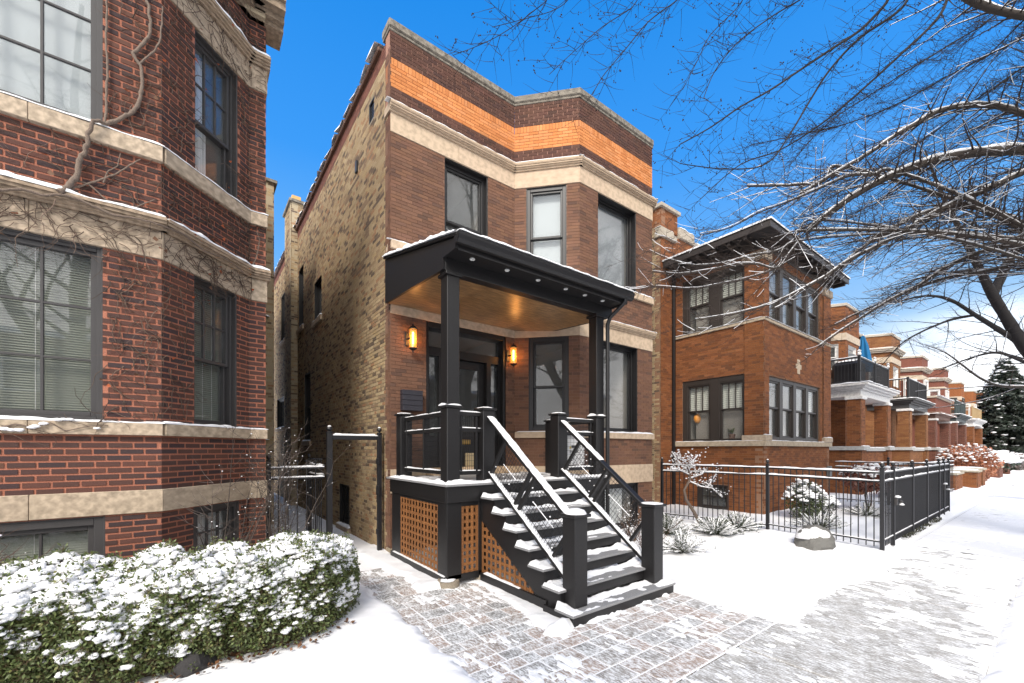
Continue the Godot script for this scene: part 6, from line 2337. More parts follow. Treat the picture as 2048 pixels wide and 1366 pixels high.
func plants() -> void:
	hedge()
	bare_shrub("bare brown twiggy shrub behind the hedge under the basement window", P(-1.15, 0.0, 5.72), 9, 1.1, 0.55, Color(0.13, 0.075, 0.055), 0.4)
	bare_shrub("tall bare shrub in front of the small basement window", P(0.25, 0.0, 6.25), 10, 1.95, 0.28, Color(0.13, 0.10, 0.085), 0.25)
	bare_shrub("tall bare shrub with snow dots before the short iron fence", P(0.95, 0.0, 6.85), 14, 2.0, 0.22, Color(0.15, 0.12, 0.10), 0.45)
	bare_shrub("bare shrub with reddish twigs beside the stair newel", P(6.15, 0.05, 4.35), 12, 0.75, 0.7, Color(0.17, 0.085, 0.06), 0.6)
	bare_shrub("dried flower stems below the bay's basement window", P(6.9, 0.05, 5.2), 12, 0.8, 0.35, Color(0.16, 0.10, 0.06), 0.9)
	spray_shrub("yew_shrub", "snowy yew nearest the black newel post", P(8.0, 0.06, 5.2), 120, 0.50, 0.40, 0.75, 0.75, "")
	spray_shrub("yew_shrub", "spreading snowy yew in front of the small crooked tree", P(8.85, 0.06, 4.55), 130, 0.50, 0.34, 0.6, 0.8, "")
	spray_shrub("yew_shrub", "snowy yew growing against the iron fence post", P(9.7, 0.06, 4.5), 120, 0.50, 0.34, 0.6, 0.8, "")
	spray_shrub("yew_shrub", "low snow-covered juniper with bent tips near the stairs", P(6.85, 0.05, 4.1), 46, 0.5, 0.36, 0.7, 1.0, "")
	leaf_cloud("conifer_shrub", "upright green conifer with a snowy top inside the iron fence", "shrub", P(12.35, 0.06, 4.05), Vector3(0.45, 0.52, 0.45), 2600, 0.028, [Color(0.05, 0.068, 0.022), Color(0.034, 0.05, 0.02), Color(0.07, 0.085, 0.03)], 150, 0.055)
	leaf_cloud("round_shrub", "rounded evergreen shrub thick with snow behind the upright conifer", "shrub", P(13.4, 0.06, 4.1), Vector3(0.5, 0.32, 0.45), 1400, 0.028, [Color(0.04, 0.05, 0.025), Color(0.05, 0.06, 0.03)], 190, 0.06)
	spray_shrub("yew_shrub", "low yew spreading beside the boulder inside the fence", P(11.1, 0.06, 3.35), 80, 0.6, 0.34, 0.6, 0.75, "")
	spray_shrub("yew_shrub", "small yew under the red-leaved tree", P(14.4, 0.06, 3.3), 60, 0.55, 0.35, 0.6, 0.7, "")
	leaf_cloud("red_leaved_tree", "small tree with dull red dead leaves and snow on its crown", "tree", P(15.6, 0.06, 3.5), Vector3(0.85, 0.42, 0.7), 1900, 0.05, [Color(0.16, 0.055, 0.04), Color(0.20, 0.075, 0.055), Color(0.11, 0.045, 0.035)], 170, 0.06, 0.55)
	leaf_cloud("beech_shrub", "shrub with bright orange-brown leaves flecked with snow", "shrub", P(36.0, 0.0, 3.6), Vector3(2.2, 1.1, 1.3), 5200, 0.085, [Color(0.36, 0.14, 0.075), Color(0.27, 0.11, 0.065), Color(0.42, 0.18, 0.10)], 230, 0.085)
	leaf_cloud("juniper_shrub", "wide dark juniper buried in snow past the orange shrub", "shrub", P(48.5, 0.0, 3.9), Vector3(3.4, 0.9, 1.6), 3600, 0.12, [Color(0.03, 0.045, 0.035), Color(0.04, 0.055, 0.04)], 620, 0.22)
	leaf_cloud("snowy_bush", "bare grey bush dusted with snow at the end of the row", "shrub", P(59.0, 0.0, 3.2), Vector3(3.0, 0.8, 1.4), 2600, 0.12, [Color(0.22, 0.18, 0.17), Color(0.30, 0.27, 0.26)], 260, 0.14)
	leaf_cloud("snowy_bush", "low bush heaped with snow behind the far fence", "shrub", P(21.5, 0.0, 3.9), Vector3(1.8, 0.45, 0.4), 1200, 0.05, [Color(0.05, 0.055, 0.04), Color(0.08, 0.07, 0.05)], 380, 0.11)
	# small crooked tree with snow on its boughs
	var root := thing("crooked_tree", "small crooked bare tree with snow along its branches by the fence", "tree", "", P(9.75, 0.05, 5.5))
	var tk := MB.new()
	tk.tube(PackedVector3Array([Vector3(0.1, -0.05, 0.1), Vector3(-0.15, 0.3, 0.05), Vector3(-0.42, 0.62, 0), Vector3(-0.50, 0.85, 0), Vector3(-0.32, 1.12, 0.05), Vector3(-0.38, 1.3, 0.05)]), PackedFloat32Array([0.045, 0.04, 0.034, 0.03, 0.026, 0.02]), 8, Color(0.20, 0.15, 0.12))
	put(tk, "trunk", M.bark, root)
	var ts := MB.new()
	var br := [[Vector3(-0.32, 1.12, 0.05), [Vector3(0.1, 1.2, 0.1), Vector3(0.28, 1.3, 0.1)]], [Vector3(-0.34, 1.2, 0.05), [Vector3(-0.7, 1.32, 0.0), Vector3(-1.05, 1.36, 0.0)]], [Vector3(-0.38, 1.3, 0.05), [Vector3(-0.6, 1.5, 0.1), Vector3(-0.9, 1.6, 0.1)]], [Vector3(-0.38, 1.3, 0.05), [Vector3(-0.15, 1.5, 0.0), Vector3(0.1, 1.66, 0.0)]], [Vector3(-0.3, 1.05, 0.0), [Vector3(-0.1, 0.92, 0.2), Vector3(0.3, 0.86, 0.25), Vector3(0.7, 0.62, 0.3)]], [Vector3(0.2, 0.9, 0.2), [Vector3(0.55, 1.0, 0.1), Vector3(0.9, 1.25, 0.1)]], [Vector3(-0.36, 1.25, 0.05), [Vector3(-0.4, 1.5, -0.2), Vector3(-0.45, 1.68, -0.3)]]]
	var tw := MB.new()
	for q in br:
		var pts := PackedVector3Array([q[0]])
		for p in q[1]:
			pts.append(p)
		var rs := PackedFloat32Array()
		for i in pts.size():
			rs.append(lerpf(0.017, 0.007, float(i) / (pts.size() - 1)))
		var b := MB.new()
		b.tube(pts, rs, 6, Color(0.19, 0.14, 0.115))
		put(b, "branch", M.bark, root)
		var sp := PackedVector3Array()
		var sr := PackedFloat32Array()
		for i in pts.size():
			sp.append(pts[i] + Vector3.UP * 0.015)
			sr.append(0.018)
		ts.tube(sp, sr, 6)
		for i in 26:
			var k := R.randi_range(0, pts.size() - 2)
			var p := pts[k].lerp(pts[k + 1], R.randf())
			var t := bent(p, Vector3(R.randfn(), absf(R.randfn()) * 0.6, R.randfn()).normalized(), R.randf_range(0.12, 0.4), 0.005, 5, 0.25, 0.06)
			tw.tube(t[0], t[1], 3, Color(0.15, 0.10, 0.085), false)
			for m in 3:
				ts.blob(t[0][R.randi_range(1, 5)] + Vector3.UP * 0.006, Vector3(0.018, 0.012, 0.018) * R.randf_range(0.5, 1.5), N, 0.5, 6)
	stuff(put(tw, "twigs", M.bark, root))
	stuff(put(ts, "clinging_snow", M.snow, root))
	# boulder
	var bo := thing("boulder", "grey boulder with a thick cap of snow on the lawn", "boulder")
	var bb := MB.new()
	rock(bb, P(9.42, 0.08, 2.92), Vector3(0.44, 0.34, 0.30), 5)
	put(bb, "stone", M.boulder, bo)
	bb = MB.new()
	bb.blob(P(9.36, 0.24, 2.97), Vector3(0.36, 0.17, 0.27), N, 0.5, 26, Color.WHITE, -0.25)
	put(bb, "snow_cap", M.snow, bo)
	# tufts of ground cover along the sidewalk fence
	var gc := MB.new()
	for i in 900:
		var x := R.randf_range(11.6, 15.6)
		var p := P(x, 0.05, R.randf_range(1.98, 2.14))
		if N.get_noise_2d(x * 150.0, 3.0) < -0.1:
			continue
		var a := Vector3(R.randfn(), absf(R.randfn()) * 1.2, R.randfn()).normalized() * R.randf_range(0.02, 0.06)
		var e := a.cross(Vector3.UP).normalized() * 0.008
		gc.quad(p - e, p + e, p + a + e, p + a - e, Color(0.05, 0.05, 0.03))
	stuff(put(gc, "ground_cover", M.leaf, self))
	get_node("ground_cover").set_meta("label", "dark tufts of ground cover along the foot of the sidewalk fence")
	get_node("ground_cover").set_meta("category", "plants")

# ---------------------------------------------------------------- bare street trees
# radius at the start and the end, snow on it or not, points
const LIMBS := {
"A": [
[0.072, 0.018, 1, [Vector3(12.99, 8.03, -0.23), Vector3(12.50, 8.19, -0.52), Vector3(11.97, 8.30, -0.85), Vector3(11.43, 8.25, -1.18), Vector3(10.98, 8.11, -1.44), Vector3(10.60, 7.87, -1.65), Vector3(10.16, 7.56, -1.91), Vector3(9.72, 7.21, -2.17), Vector3(9.28, 6.90, -2.42), Vector3(8.85, 6.60, -2.67), Vector3(8.50, 6.34, -2.86)]],
[0.026, 0.014, 1, [Vector3(9.38, 6.96, -2.45), Vector3(9.00, 6.66, -2.64), Vector3(8.56, 6.55, -2.88), Vector3(8.12, 6.48, -3.11), Vector3(7.66, 6.43, -3.37)]],
[0.095, 0.034, 1, [Vector3(12.32, 7.16, -0.11), Vector3(11.74, 7.17, -0.49), Vector3(11.19, 7.11, -0.85), Vector3(10.77, 7.03, -1.11), Vector3(10.35, 6.91, -1.36), Vector3(10.01, 6.78, -1.56), Vector3(9.68, 6.62, -1.76), Vector3(9.41, 6.48, -1.90), Vector3(9.01, 6.22, -2.15), Vector3(8.68, 5.98, -2.33), Vector3(8.36, 5.70, -2.52), Vector3(8.14, 5.50, -2.63)]],
[0.030, 0.008, 1, [Vector3(9.64, 6.60, -1.75), Vector3(9.24, 6.53, -2.00), Vector3(8.85, 6.49, -2.24), Vector3(8.46, 6.29, -2.48), Vector3(7.94, 6.01, -2.82), Vector3(7.49, 5.80, -3.10), Vector3(7.05, 5.52, -3.38), Vector3(6.62, 5.38, -3.65)]],
[0.034, 0.006, 1, [Vector3(8.14, 5.50, -2.63), Vector3(8.01, 5.32, -2.70), Vector3(7.82, 5.06, -2.81), Vector3(7.66, 4.83, -2.90), Vector3(7.40, 4.89, -3.06), Vector3(7.11, 4.89, -3.25), Vector3(6.70, 4.78, -3.53), Vector3(6.29, 4.71, -3.81), Vector3(5.91, 4.73, -4.06)]],
[0.022, 0.005, 1, [Vector3(8.37, 5.71, -2.52), Vector3(8.06, 5.44, -2.71), Vector3(7.75, 5.17, -2.90), Vector3(7.32, 5.05, -3.18), Vector3(6.89, 4.91, -3.46), Vector3(6.52, 4.86, -3.69), Vector3(6.17, 4.94, -3.91), Vector3(5.87, 5.08, -4.09)]],
[0.020, 0.005, 1, [Vector3(8.04, 5.33, -2.71), Vector3(7.71, 4.90, -2.88), Vector3(7.25, 4.67, -3.15), Vector3(6.80, 4.54, -3.42), Vector3(6.35, 4.44, -3.68), Vector3(5.86, 4.46, -3.97)]],
[0.060, 0.007, 1, [Vector3(12.25, 6.93, -0.16), Vector3(11.72, 6.76, -0.49), Vector3(11.16, 6.46, -0.85), Vector3(10.66, 6.21, -1.16), Vector3(10.23, 5.96, -1.41), Vector3(9.81, 5.67, -1.66), Vector3(9.40, 5.39, -1.90), Vector3(8.85, 5.07, -2.24), Vector3(8.38, 4.71, -2.53), Vector3(7.79, 4.35, -2.91), Vector3(7.20, 4.12, -3.28), Vector3(6.55, 3.98, -3.70)]],
[0.065, 0.012, 1, [Vector3(12.66, 5.75, -0.22), Vector3(12.19, 5.98, -0.51), Vector3(11.83, 6.13, -0.72), Vector3(11.45, 6.21, -0.93), Vector3(11.08, 6.25, -1.14), Vector3(10.71, 6.19, -1.35), Vector3(10.28, 6.02, -1.60), Vector3(9.78, 5.73, -1.91), Vector3(9.29, 5.35, -2.21), Vector3(8.73, 4.80, -2.56)]],
[0.045, 0.008, 1, [Vector3(13.31, 5.70, -0.23), Vector3(12.82, 5.80, -0.54), Vector3(12.21, 5.70, -0.93), Vector3(11.51, 5.38, -1.38), Vector3(10.97, 4.98, -1.71), Vector3(10.44, 4.67, -2.04), Vector3(9.77, 4.19, -2.47), Vector3(9.26, 3.80, -2.79)]],
[0.040, 0.008, 1, [Vector3(14.04, 5.53, -0.18), Vector3(13.38, 5.59, -0.56), Vector3(12.52, 5.40, -1.08), Vector3(11.74, 5.21, -1.54), Vector3(10.98, 4.87, -2.00), Vector3(10.31, 4.55, -2.38), Vector3(9.72, 4.23, -2.69)]],
[0.055, 0.050, 1, [Vector3(11.23, 8.97, -0.30), Vector3(10.94, 9.02, -0.46), Vector3(10.48, 9.07, -0.74), Vector3(10.08, 9.18, -0.98), Vector3(9.75, 9.37, -1.17)]],
[0.034, 0.006, 0, [Vector3(14.61, 10.84, -0.26), Vector3(13.60, 10.32, -0.89), Vector3(12.62, 9.70, -1.51), Vector3(11.65, 9.04, -2.12), Vector3(10.70, 8.55, -2.71), Vector3(9.76, 8.22, -3.28), Vector3(8.85, 7.94, -3.85)]],
[0.034, 0.006, 0, [Vector3(14.61, 10.20, -0.26), Vector3(13.41, 9.45, -1.02), Vector3(12.56, 8.72, -1.50), Vector3(11.57, 7.91, -2.10), Vector3(10.76, 7.32, -2.56), Vector3(9.65, 6.54, -3.25)]],
[0.030, 0.006, 0, [Vector3(15.26, 9.95, -0.27), Vector3(14.14, 9.16, -0.93), Vector3(13.05, 8.34, -1.56), Vector3(11.98, 7.38, -2.18), Vector3(10.95, 6.77, -2.77)]],
[0.034, 0.006, 0, [Vector3(13.64, 11.04, -0.24), Vector3(12.32, 10.16, -1.13), Vector3(11.42, 9.49, -1.71), Vector3(10.46, 8.74, -2.34), Vector3(9.67, 8.09, -2.83), Vector3(9.04, 7.27, -3.21)]],
],
"B": [
[0.036, 0.006, 0, [Vector3(7.52, 8.13, -1.22), Vector3(7.14, 7.62, -1.44), Vector3(6.82, 7.24, -1.62), Vector3(6.55, 7.02, -1.76), Vector3(6.09, 6.64, -2.05), Vector3(5.73, 6.34, -2.25), Vector3(5.38, 6.09, -2.46), Vector3(5.04, 5.80, -2.65), Vector3(4.70, 5.56, -2.85)]],
[0.032, 0.005, 0, [Vector3(8.15, 8.47, -1.12), Vector3(7.70, 7.87, -1.40), Vector3(7.20, 7.44, -1.71), Vector3(6.81, 6.96, -1.94), Vector3(6.54, 6.51, -2.08), Vector3(6.24, 5.97, -2.24), Vector3(5.95, 5.58, -2.40), Vector3(5.48, 5.49, -2.69), Vector3(5.00, 5.52, -2.99)]],
[0.020, 0.004, 0, [Vector3(6.59, 7.90, -1.67), Vector3(6.02, 7.46, -2.03), Vector3(5.70, 7.21, -2.19), Vector3(5.30, 6.84, -2.42), Vector3(5.00, 6.42, -2.57), Vector3(4.83, 6.04, -2.62)]],
[0.018, 0.004, 0, [Vector3(4.94, 7.50, -2.54), Vector3(4.52, 7.13, -2.80), Vector3(4.25, 6.88, -2.96), Vector3(3.98, 6.49, -3.11), Vector3(3.74, 6.14, -3.24), Vector3(3.62, 5.90, -3.28)]],
[0.014, 0.003, 0, [Vector3(3.67, 7.39, -3.37), Vector3(3.23, 7.02, -3.65), Vector3(2.93, 6.72, -3.83), Vector3(2.68, 6.51, -3.97), Vector3(2.45, 6.36, -4.09), Vector3(2.30, 6.26, -4.15)]],
[0.015, 0.003, 0, [Vector3(4.60, 7.56, -2.79), Vector3(4.11, 7.06, -3.10), Vector3(3.81, 6.80, -3.26), Vector3(3.50, 6.46, -3.44), Vector3(3.23, 6.14, -3.58)]],
[0.011, 0.003, 0, [Vector3(3.91, 7.39, -3.19), Vector3(3.35, 6.94, -3.53), Vector3(3.03, 6.75, -3.68), Vector3(2.65, 6.57, -3.88)]],
[0.014, 0.003, 0, [Vector3(5.67, 7.67, -2.12), Vector3(5.18, 7.13, -2.42), Vector3(4.89, 6.78, -2.58), Vector3(4.75, 6.50, -2.62), Vector3(4.54, 6.05, -2.72)]],
[0.030, 0.005, 0, [Vector3(9.30, 9.16, -1.01), Vector3(8.97, 8.41, -1.18), Vector3(8.41, 7.75, -1.53), Vector3(7.75, 7.03, -1.96), Vector3(7.32, 6.62, -2.21), Vector3(6.79, 6.21, -2.54), Vector3(6.27, 5.96, -2.86), Vector3(5.75, 5.42, -3.18)]],
],
"C": [
[0.300, 0.020, 0, [Vector3(23.40, 2.68, 0.10), Vector3(22.42, 4.41, -0.50), Vector3(21.69, 5.29, -0.91), Vector3(21.09, 6.08, -1.22), Vector3(20.53, 6.85, -1.50), Vector3(20.04, 7.61, -1.73), Vector3(19.50, 8.51, -2.00), Vector3(19.02, 9.24, -2.22), Vector3(18.55, 9.96, -2.44), Vector3(18.02, 11.12, -2.70)]],
[0.100, 0.020, 0, [Vector3(21.88, 5.32, -0.92), Vector3(20.84, 5.85, -1.47), Vector3(20.06, 6.20, -1.84), Vector3(19.15, 6.62, -2.29), Vector3(18.27, 6.68, -2.74), Vector3(17.28, 6.41, -3.26)]],
[0.140, 0.090, 0, [Vector3(20.60, 6.86, -1.51), Vector3(20.82, 7.64, -1.26), Vector3(21.10, 8.58, -0.96), Vector3(21.37, 9.34, -0.67)]],
[0.050, 0.010, 0, [Vector3(20.44, 6.28, -1.88), Vector3(19.57, 6.07, -2.34), Vector3(18.59, 5.62, -2.90), Vector3(17.87, 5.18, -3.25), Vector3(17.17, 4.44, -3.59)]],
[0.050, 0.012, 0, [Vector3(20.12, 7.63, -1.74), Vector3(19.12, 7.48, -2.29), Vector3(18.00, 7.17, -2.92), Vector3(17.03, 6.49, -3.44)]],
[0.035, 0.006, 1, [Vector3(16.24, 3.30, -0.29), Vector3(15.64, 3.33, -0.65), Vector3(15.08, 3.35, -0.99), Vector3(14.61, 3.52, -1.26), Vector3(14.23, 3.76, -1.46), Vector3(13.77, 4.09, -1.73), Vector3(13.31, 4.25, -1.99)]],
[0.070, 0.015, 0, [Vector3(22.60, 4.43, -0.50), Vector3(21.62, 4.80, -0.99), Vector3(20.66, 5.00, -1.46), Vector3(19.59, 4.72, -2.01), Vector3(18.67, 4.36, -2.46)]],
],
}

func smooth(src: Array, step: float) -> PackedVector3Array:
	var cv := Curve3D.new()
	for i in src.size():
		var t: Vector3 = (src[mini(i + 1, src.size() - 1)] - src[maxi(i - 1, 0)]) / 6.0
		cv.add_point(src[i], -t, t)
	var L := cv.get_baked_length()
	var m := maxi(4, int(L / step))
	var p := PackedVector3Array()
	for i in m + 1:
		p.append(cv.sample_baked(L * i / m))
	return p

func snow_on(b: MB, p: PackedVector3Array, r: PackedFloat32Array, deep: float) -> void:
	var sp := PackedVector3Array()
	var sr := PackedFloat32Array()
	for i in p.size():
		var n := 0.75 + 0.6 * N.get_noise_3dv(p[i] * 260.0)
		var w := maxf(r[i] * 0.85, 0.006)
		sp.append(p[i] + Vector3.UP * (r[i] * 0.72 + deep * 0.40 * n))
		sr.append(minf(w, r[i] * 0.6 + deep * 0.6) * clampf(n, 0.3, 1.3))
	b.tube(sp, sr, 6)

func side_growth(tw: MB, sn: MB, bd: MB, p: PackedVector3Array, r: PackedFloat32Array, o: Dictionary) -> void:
	var L := 0.0
	for i in p.size() - 1:
		L += (p[i + 1] - p[i]).length()
	var step := L / (p.size() - 1)
	var every := maxi(1, int(o.gap / step))
	var flip := 1.0
	for i in range(int(p.size() * o.get("from", 0.12)), p.size()):
		if i % every != 0:
			continue
		flip = -flip
		var along := (p[mini(i + 1, p.size() - 1)] - p[maxi(i - 1, 0)]).normalized()
		var frac := float(i) / p.size()
		for k in o.get("per", 1):
			var sd := along.cross(Vector3.UP).normalized() * flip + Vector3.UP * R.randf_range(-0.9, 0.7)
			var d := (along * R.randf_range(0.6, 1.2) + sd.normalized() * R.randf_range(0.5, 1.3)).normalized()
			var ln: float = o.len * R.randf_range(0.45, 1.1) * (1.1 - 0.6 * frac)
			var r0 := clampf(r[i] * 0.42, 0.0042, 0.016)
			var st := bent(p[i], d, ln, r0, maxi(5, int(ln / 0.14)), 0.085, o.get("lift", 0.02))
			var g := R.randf_range(0.75, 1.2)
			var col: Color = o.col * g
			tw.tube(st[0], st[1], 4, col, false)
			if o.snow and r0 > 0.006 and R.randf() < 0.5:
				snow_on(sn, st[0], st[1], 0.010)
			var pts: PackedVector3Array = st[0]
			var f2 := 1.0
			for j in range(1, pts.size()):
				for rep in o.get("twigs", 2):
					f2 = -f2
					var t2 := (pts[j] - pts[j - 1]).normalized()
					var s2 := t2.cross(Vector3(0.1, 1, 0.2)).normalized() * f2 + Vector3.UP * R.randf_range(-0.6, 0.8)
					var d2 := (t2 * 0.5 + s2.normalized() * R.randf_range(0.5, 1.0)).normalized()
					var q := pts[j - 1].lerp(pts[j], R.randf())
					var tt := bent(q, d2, R.randf_range(0.10, 0.40), 0.0034, 4, 0.16, o.get("lift", 0.02) * 2.0)
					tw.tube(tt[0], tt[1], 3, col, false)
					if o.snow and R.randf() < 0.05:
						snow_on(sn, tt[0], tt[1], 0.006)
					if R.randf() < o.get("buds", 0.3):
						for m in 3:
							bd.blob(tt[0][4] + Vector3(R.randfn(), R.randfn(), R.randfn()) * 0.012, Vector3(0.007, 0.009, 0.007), N, 0.2, 5, Color(0.035, 0.022, 0.018))

func street_tree(label: String, key: String, trunk: Array, tr: float, o: Dictionary) -> void:
	var root := thing("street_tree", label, "tree", "bare trees along the street")
	var tp := smooth(trunk, 0.25)
	var rs := PackedFloat32Array()
	for i in tp.size():
		rs.append(lerpf(tr, tr * 0.55, float(i) / (tp.size() - 1)) * (1.0 + 0.06 * N.get_noise_2d(i * 40.0, 5.0)))
	var b := MB.new()
	b.tube(tp, rs, 14, Color(0.085, 0.07, 0.06))
	put(b, "trunk", M.bark, root)
	var tw := MB.new()
	var sn := MB.new()
	var bd := MB.new()
	for q in LIMBS.get(key, []):
		var src: Array = q[3].duplicate()
		if q[0] > 0.0 and o.has("join") and (src[0] as Vector3).distance_to(tp[tp.size() - 1]) < o.join:
			var j: Vector3 = tp[int((tp.size() - 1) * R.randf_range(0.7, 1.0))]
			src.push_front(j.lerp(src[0], 0.5) + Vector3.UP * 0.25)
			src.push_front(j)
		var p := smooth(src, 0.09)
		var r := PackedFloat32Array()
		for i in p.size():
			r.append(lerpf(q[0] * (1.2 if q[2] == 1 else 1.0), q[1], pow(float(i) / (p.size() - 1), 0.8)) * (1.0 + 0.14 * N.get_noise_3dv(p[i] * 300.0)))
		var lb := MB.new()
		lb.tube(p, r, 9, Color(0.085, 0.068, 0.055) if q[2] == 1 else Color(0.030, 0.026, 0.026))
		put(lb, "limb", M.bark, root)
		if q[2] == 1:
			var sb := MB.new()
			snow_on(sb, p, r, 0.06)
			put(sb, "limb_snow", M.snow, root)
		var oo := o.duplicate()
		oo.snow = q[2] == 1
		oo.col = Color(0.075, 0.055, 0.046) if q[2] == 1 else Color(0.030, 0.025, 0.025)
		side_growth(tw, sn, bd, p, r, oo)
	stuff(put(tw, "twigs", M.bark, root))
	var so := put(sn, "clinging_snow", M.snow, root)
	if so:
		stuff(so)
	var bo := put(bd, "buds", M.bark, root)
	if bo:
		stuff(bo)

# a whole bare tree grown from the ground, for those across the street that the windows mirror
func grown_tree(label: String, at: Vector3, h: float, tr: float, forks: int, seed_at: int, full := 3) -> void:
	R.seed = seed_at
	var root := thing("street_tree", label, "tree", "bare trees along the street", at)
	var tk := MB.new()
	var st := bent(Vector3(0, -0.1, 0), Vector3.UP, h * 0.28, tr, 6, 0.05)
	for i in st[1].size():
		st[1][i] = tr * lerpf(1.15, 0.8, i / 6.0)
	tk.tube(st[0], st[1], 12, Color(0.085, 0.07, 0.06))
	put(tk, "trunk", M.bark, root)
	var top: Vector3 = st[0][6]
	var tw := MB.new()
	for k in forks:
		var an := TAU * k / forks + R.randf_range(-0.4, 0.4)
		var d := Vector3(cos(an) * 0.55, 1.0, sin(an) * 0.55).normalized()
		var lm := bent(top, d, h * 0.62, tr * 0.6, 16, 0.10, 0.03)
		var b := MB.new()
		b.tube(lm[0], lm[1], 8, Color(0.07, 0.06, 0.052))
		put(b, "limb", M.bark, root)
		for i in range(3, 16):
			for m in full:
				var dd := Vector3(R.randfn(), R.randf_range(0.0, 1.2), R.randfn()).normalized()
				var c := bent(lm[0][i], (dd + d * 0.6).normalized(), h * R.randf_range(0.12, 0.26), maxf(lm[1][i] * 0.4, 0.015), 8, 0.16, 0.03)
				tw.tube(c[0], c[1], 4, Color(0.06, 0.05, 0.045), false)
				for j in range(1, 9):
					for e in 2:
						var t := bent(c[0][j], Vector3(R.randfn(), R.randf_range(-0.2, 1.0), R.randfn()).normalized(), R.randf_range(0.3, 0.9), 0.008, 4, 0.2, 0.03)
						tw.tube(t[0], t[1], 3, Color(0.06, 0.05, 0.045), false)
	stuff(put(tw, "twigs", M.bark, root))

func evergreen(label: String, at: Vector3, h: float, rad: float) -> void:
	var root := thing("spruce_tree", label, "tree", "", at)
	var tk := MB.new()
	tk.tube(PackedVector3Array([Vector3(0, -0.1, 0), Vector3(0, h * 0.5, 0), Vector3(0, h, 0)]), PackedFloat32Array([0.35, 0.2, 0.03]), 10, Color(0.09, 0.075, 0.065))
	put(tk, "trunk", M.bark, root)
	var b := MB.new()
	var sn := MB.new()
	for i in 620:
		var t := R.randf()
		var y := lerpf(h * 0.16, h * 0.99, t)
		var L := rad * (1.0 - pow(t, 1.15)) * R.randf_range(0.55, 1.1) + 0.3
		var an := R.randf() * TAU
		var d := Vector3(cos(an), R.randf_range(-0.25, 0.12), sin(an)).normalized()
		var e := bent(Vector3(0, y, 0), d, L, 0.03, 6, 0.07, -0.03)
		b.tube(e[0], e[1], 3, Color(0.06, 0.05, 0.04), false)
		var pts: PackedVector3Array = e[0]
		for k in range(2, 7):
			for m in 9:
				var p := pts[k - 1].lerp(pts[k], R.randf())
				var s := Vector3(R.randfn(), R.randfn() * 0.5 - 0.5, R.randfn()).normalized()
				var q := p + s * R.randf_range(0.15, 0.42)
				var w := s.cross(Vector3(R.randfn(), R.randfn(), R.randfn())).normalized() * 0.07
				var g := R.randf_range(0.6, 1.5)
				b.quad(p - w, p + w, q + w * 0.4, q - w * 0.4, Color(0.026 * g, 0.036 * g, 0.026 * g))
			if R.randf() < 0.13:
				sn.blob(pts[k] + Vector3.UP * 0.1, Vector3(0.2, 0.07, 0.2) * R.randf_range(0.5, 1.5), N, 0.5, 6)
	stuff(put(b, "crown", M.leaf, root))
	stuff(put(sn, "clinging_snow", M.snow, root))

func trees() -> void:
	street_tree("bare street tree whose snow-laden limbs arch over the lawn", "A", [P(13.3, -0.1, -0.9), P(13.2, 2.0, -0.8), P(13.0, 4.2, -0.6), P(12.9, 5.8, -0.4)], 0.30, {"join": 6.5, "gap": 0.165, "len": 1.5, "twigs": 2, "buds": 0.08, "lift": 0.02})
	street_tree("bare street tree with dark budded twigs hanging high over the sidewalk", "B", [P(9.6, -0.1, -1.6), P(9.5, 3.0, -1.5), P(9.0, 6.5, -1.0), P(8.8, 9.4, -0.3)], 0.24, {"join": 7.0, "gap": 0.19, "len": 1.0, "twigs": 1, "buds": 0.4, "lift": 0.035})
	street_tree("leaning street tree farther along the sidewalk with a thick dark trunk", "C", [P(23.9, -0.1, -0.6), P(23.8, 1.2, -0.4), P(23.5, 2.5, -0.12)], 0.42, {"join": 1.5, "gap": 0.3, "len": 2.0, "twigs": 2, "buds": 0.0, "lift": 0.02})
	evergreen("dark spruce tree dusted with snow at the end of the block", P(66.0, 0.0, 4.0), 11.0, 4.6)
	grown_tree("forked bare tree by the kerb across from the left house", P(-2.3, 0.0, -1.6), 12.0, 0.26, 4, 11, 1)
	grown_tree("tall bare tree across the street facing the brown house", P(6.5, 0.0, -15.5), 14.0, 0.3, 5, 12)
	grown_tree("wide bare tree across the street facing the bay windows", P(15.0, 0.0, -15.0), 13.0, 0.28, 5, 13)
	grown_tree("bare tree across the street facing the sunroom", P(26.0, 0.0, -15.5), 13.0, 0.28, 5, 14)
	grown_tree("tall bare tree by the kerb that the upper windows of the brown house mirror", P(10.8, 0.0, -3.4), 17.0, 0.3, 6, 15, 2)
	R.seed = 99
	opposite_houses()
	evergreen("second dark spruce tree behind the tan end wall", P(78.0, 0.0, 3.0), 9.0, 4.0)

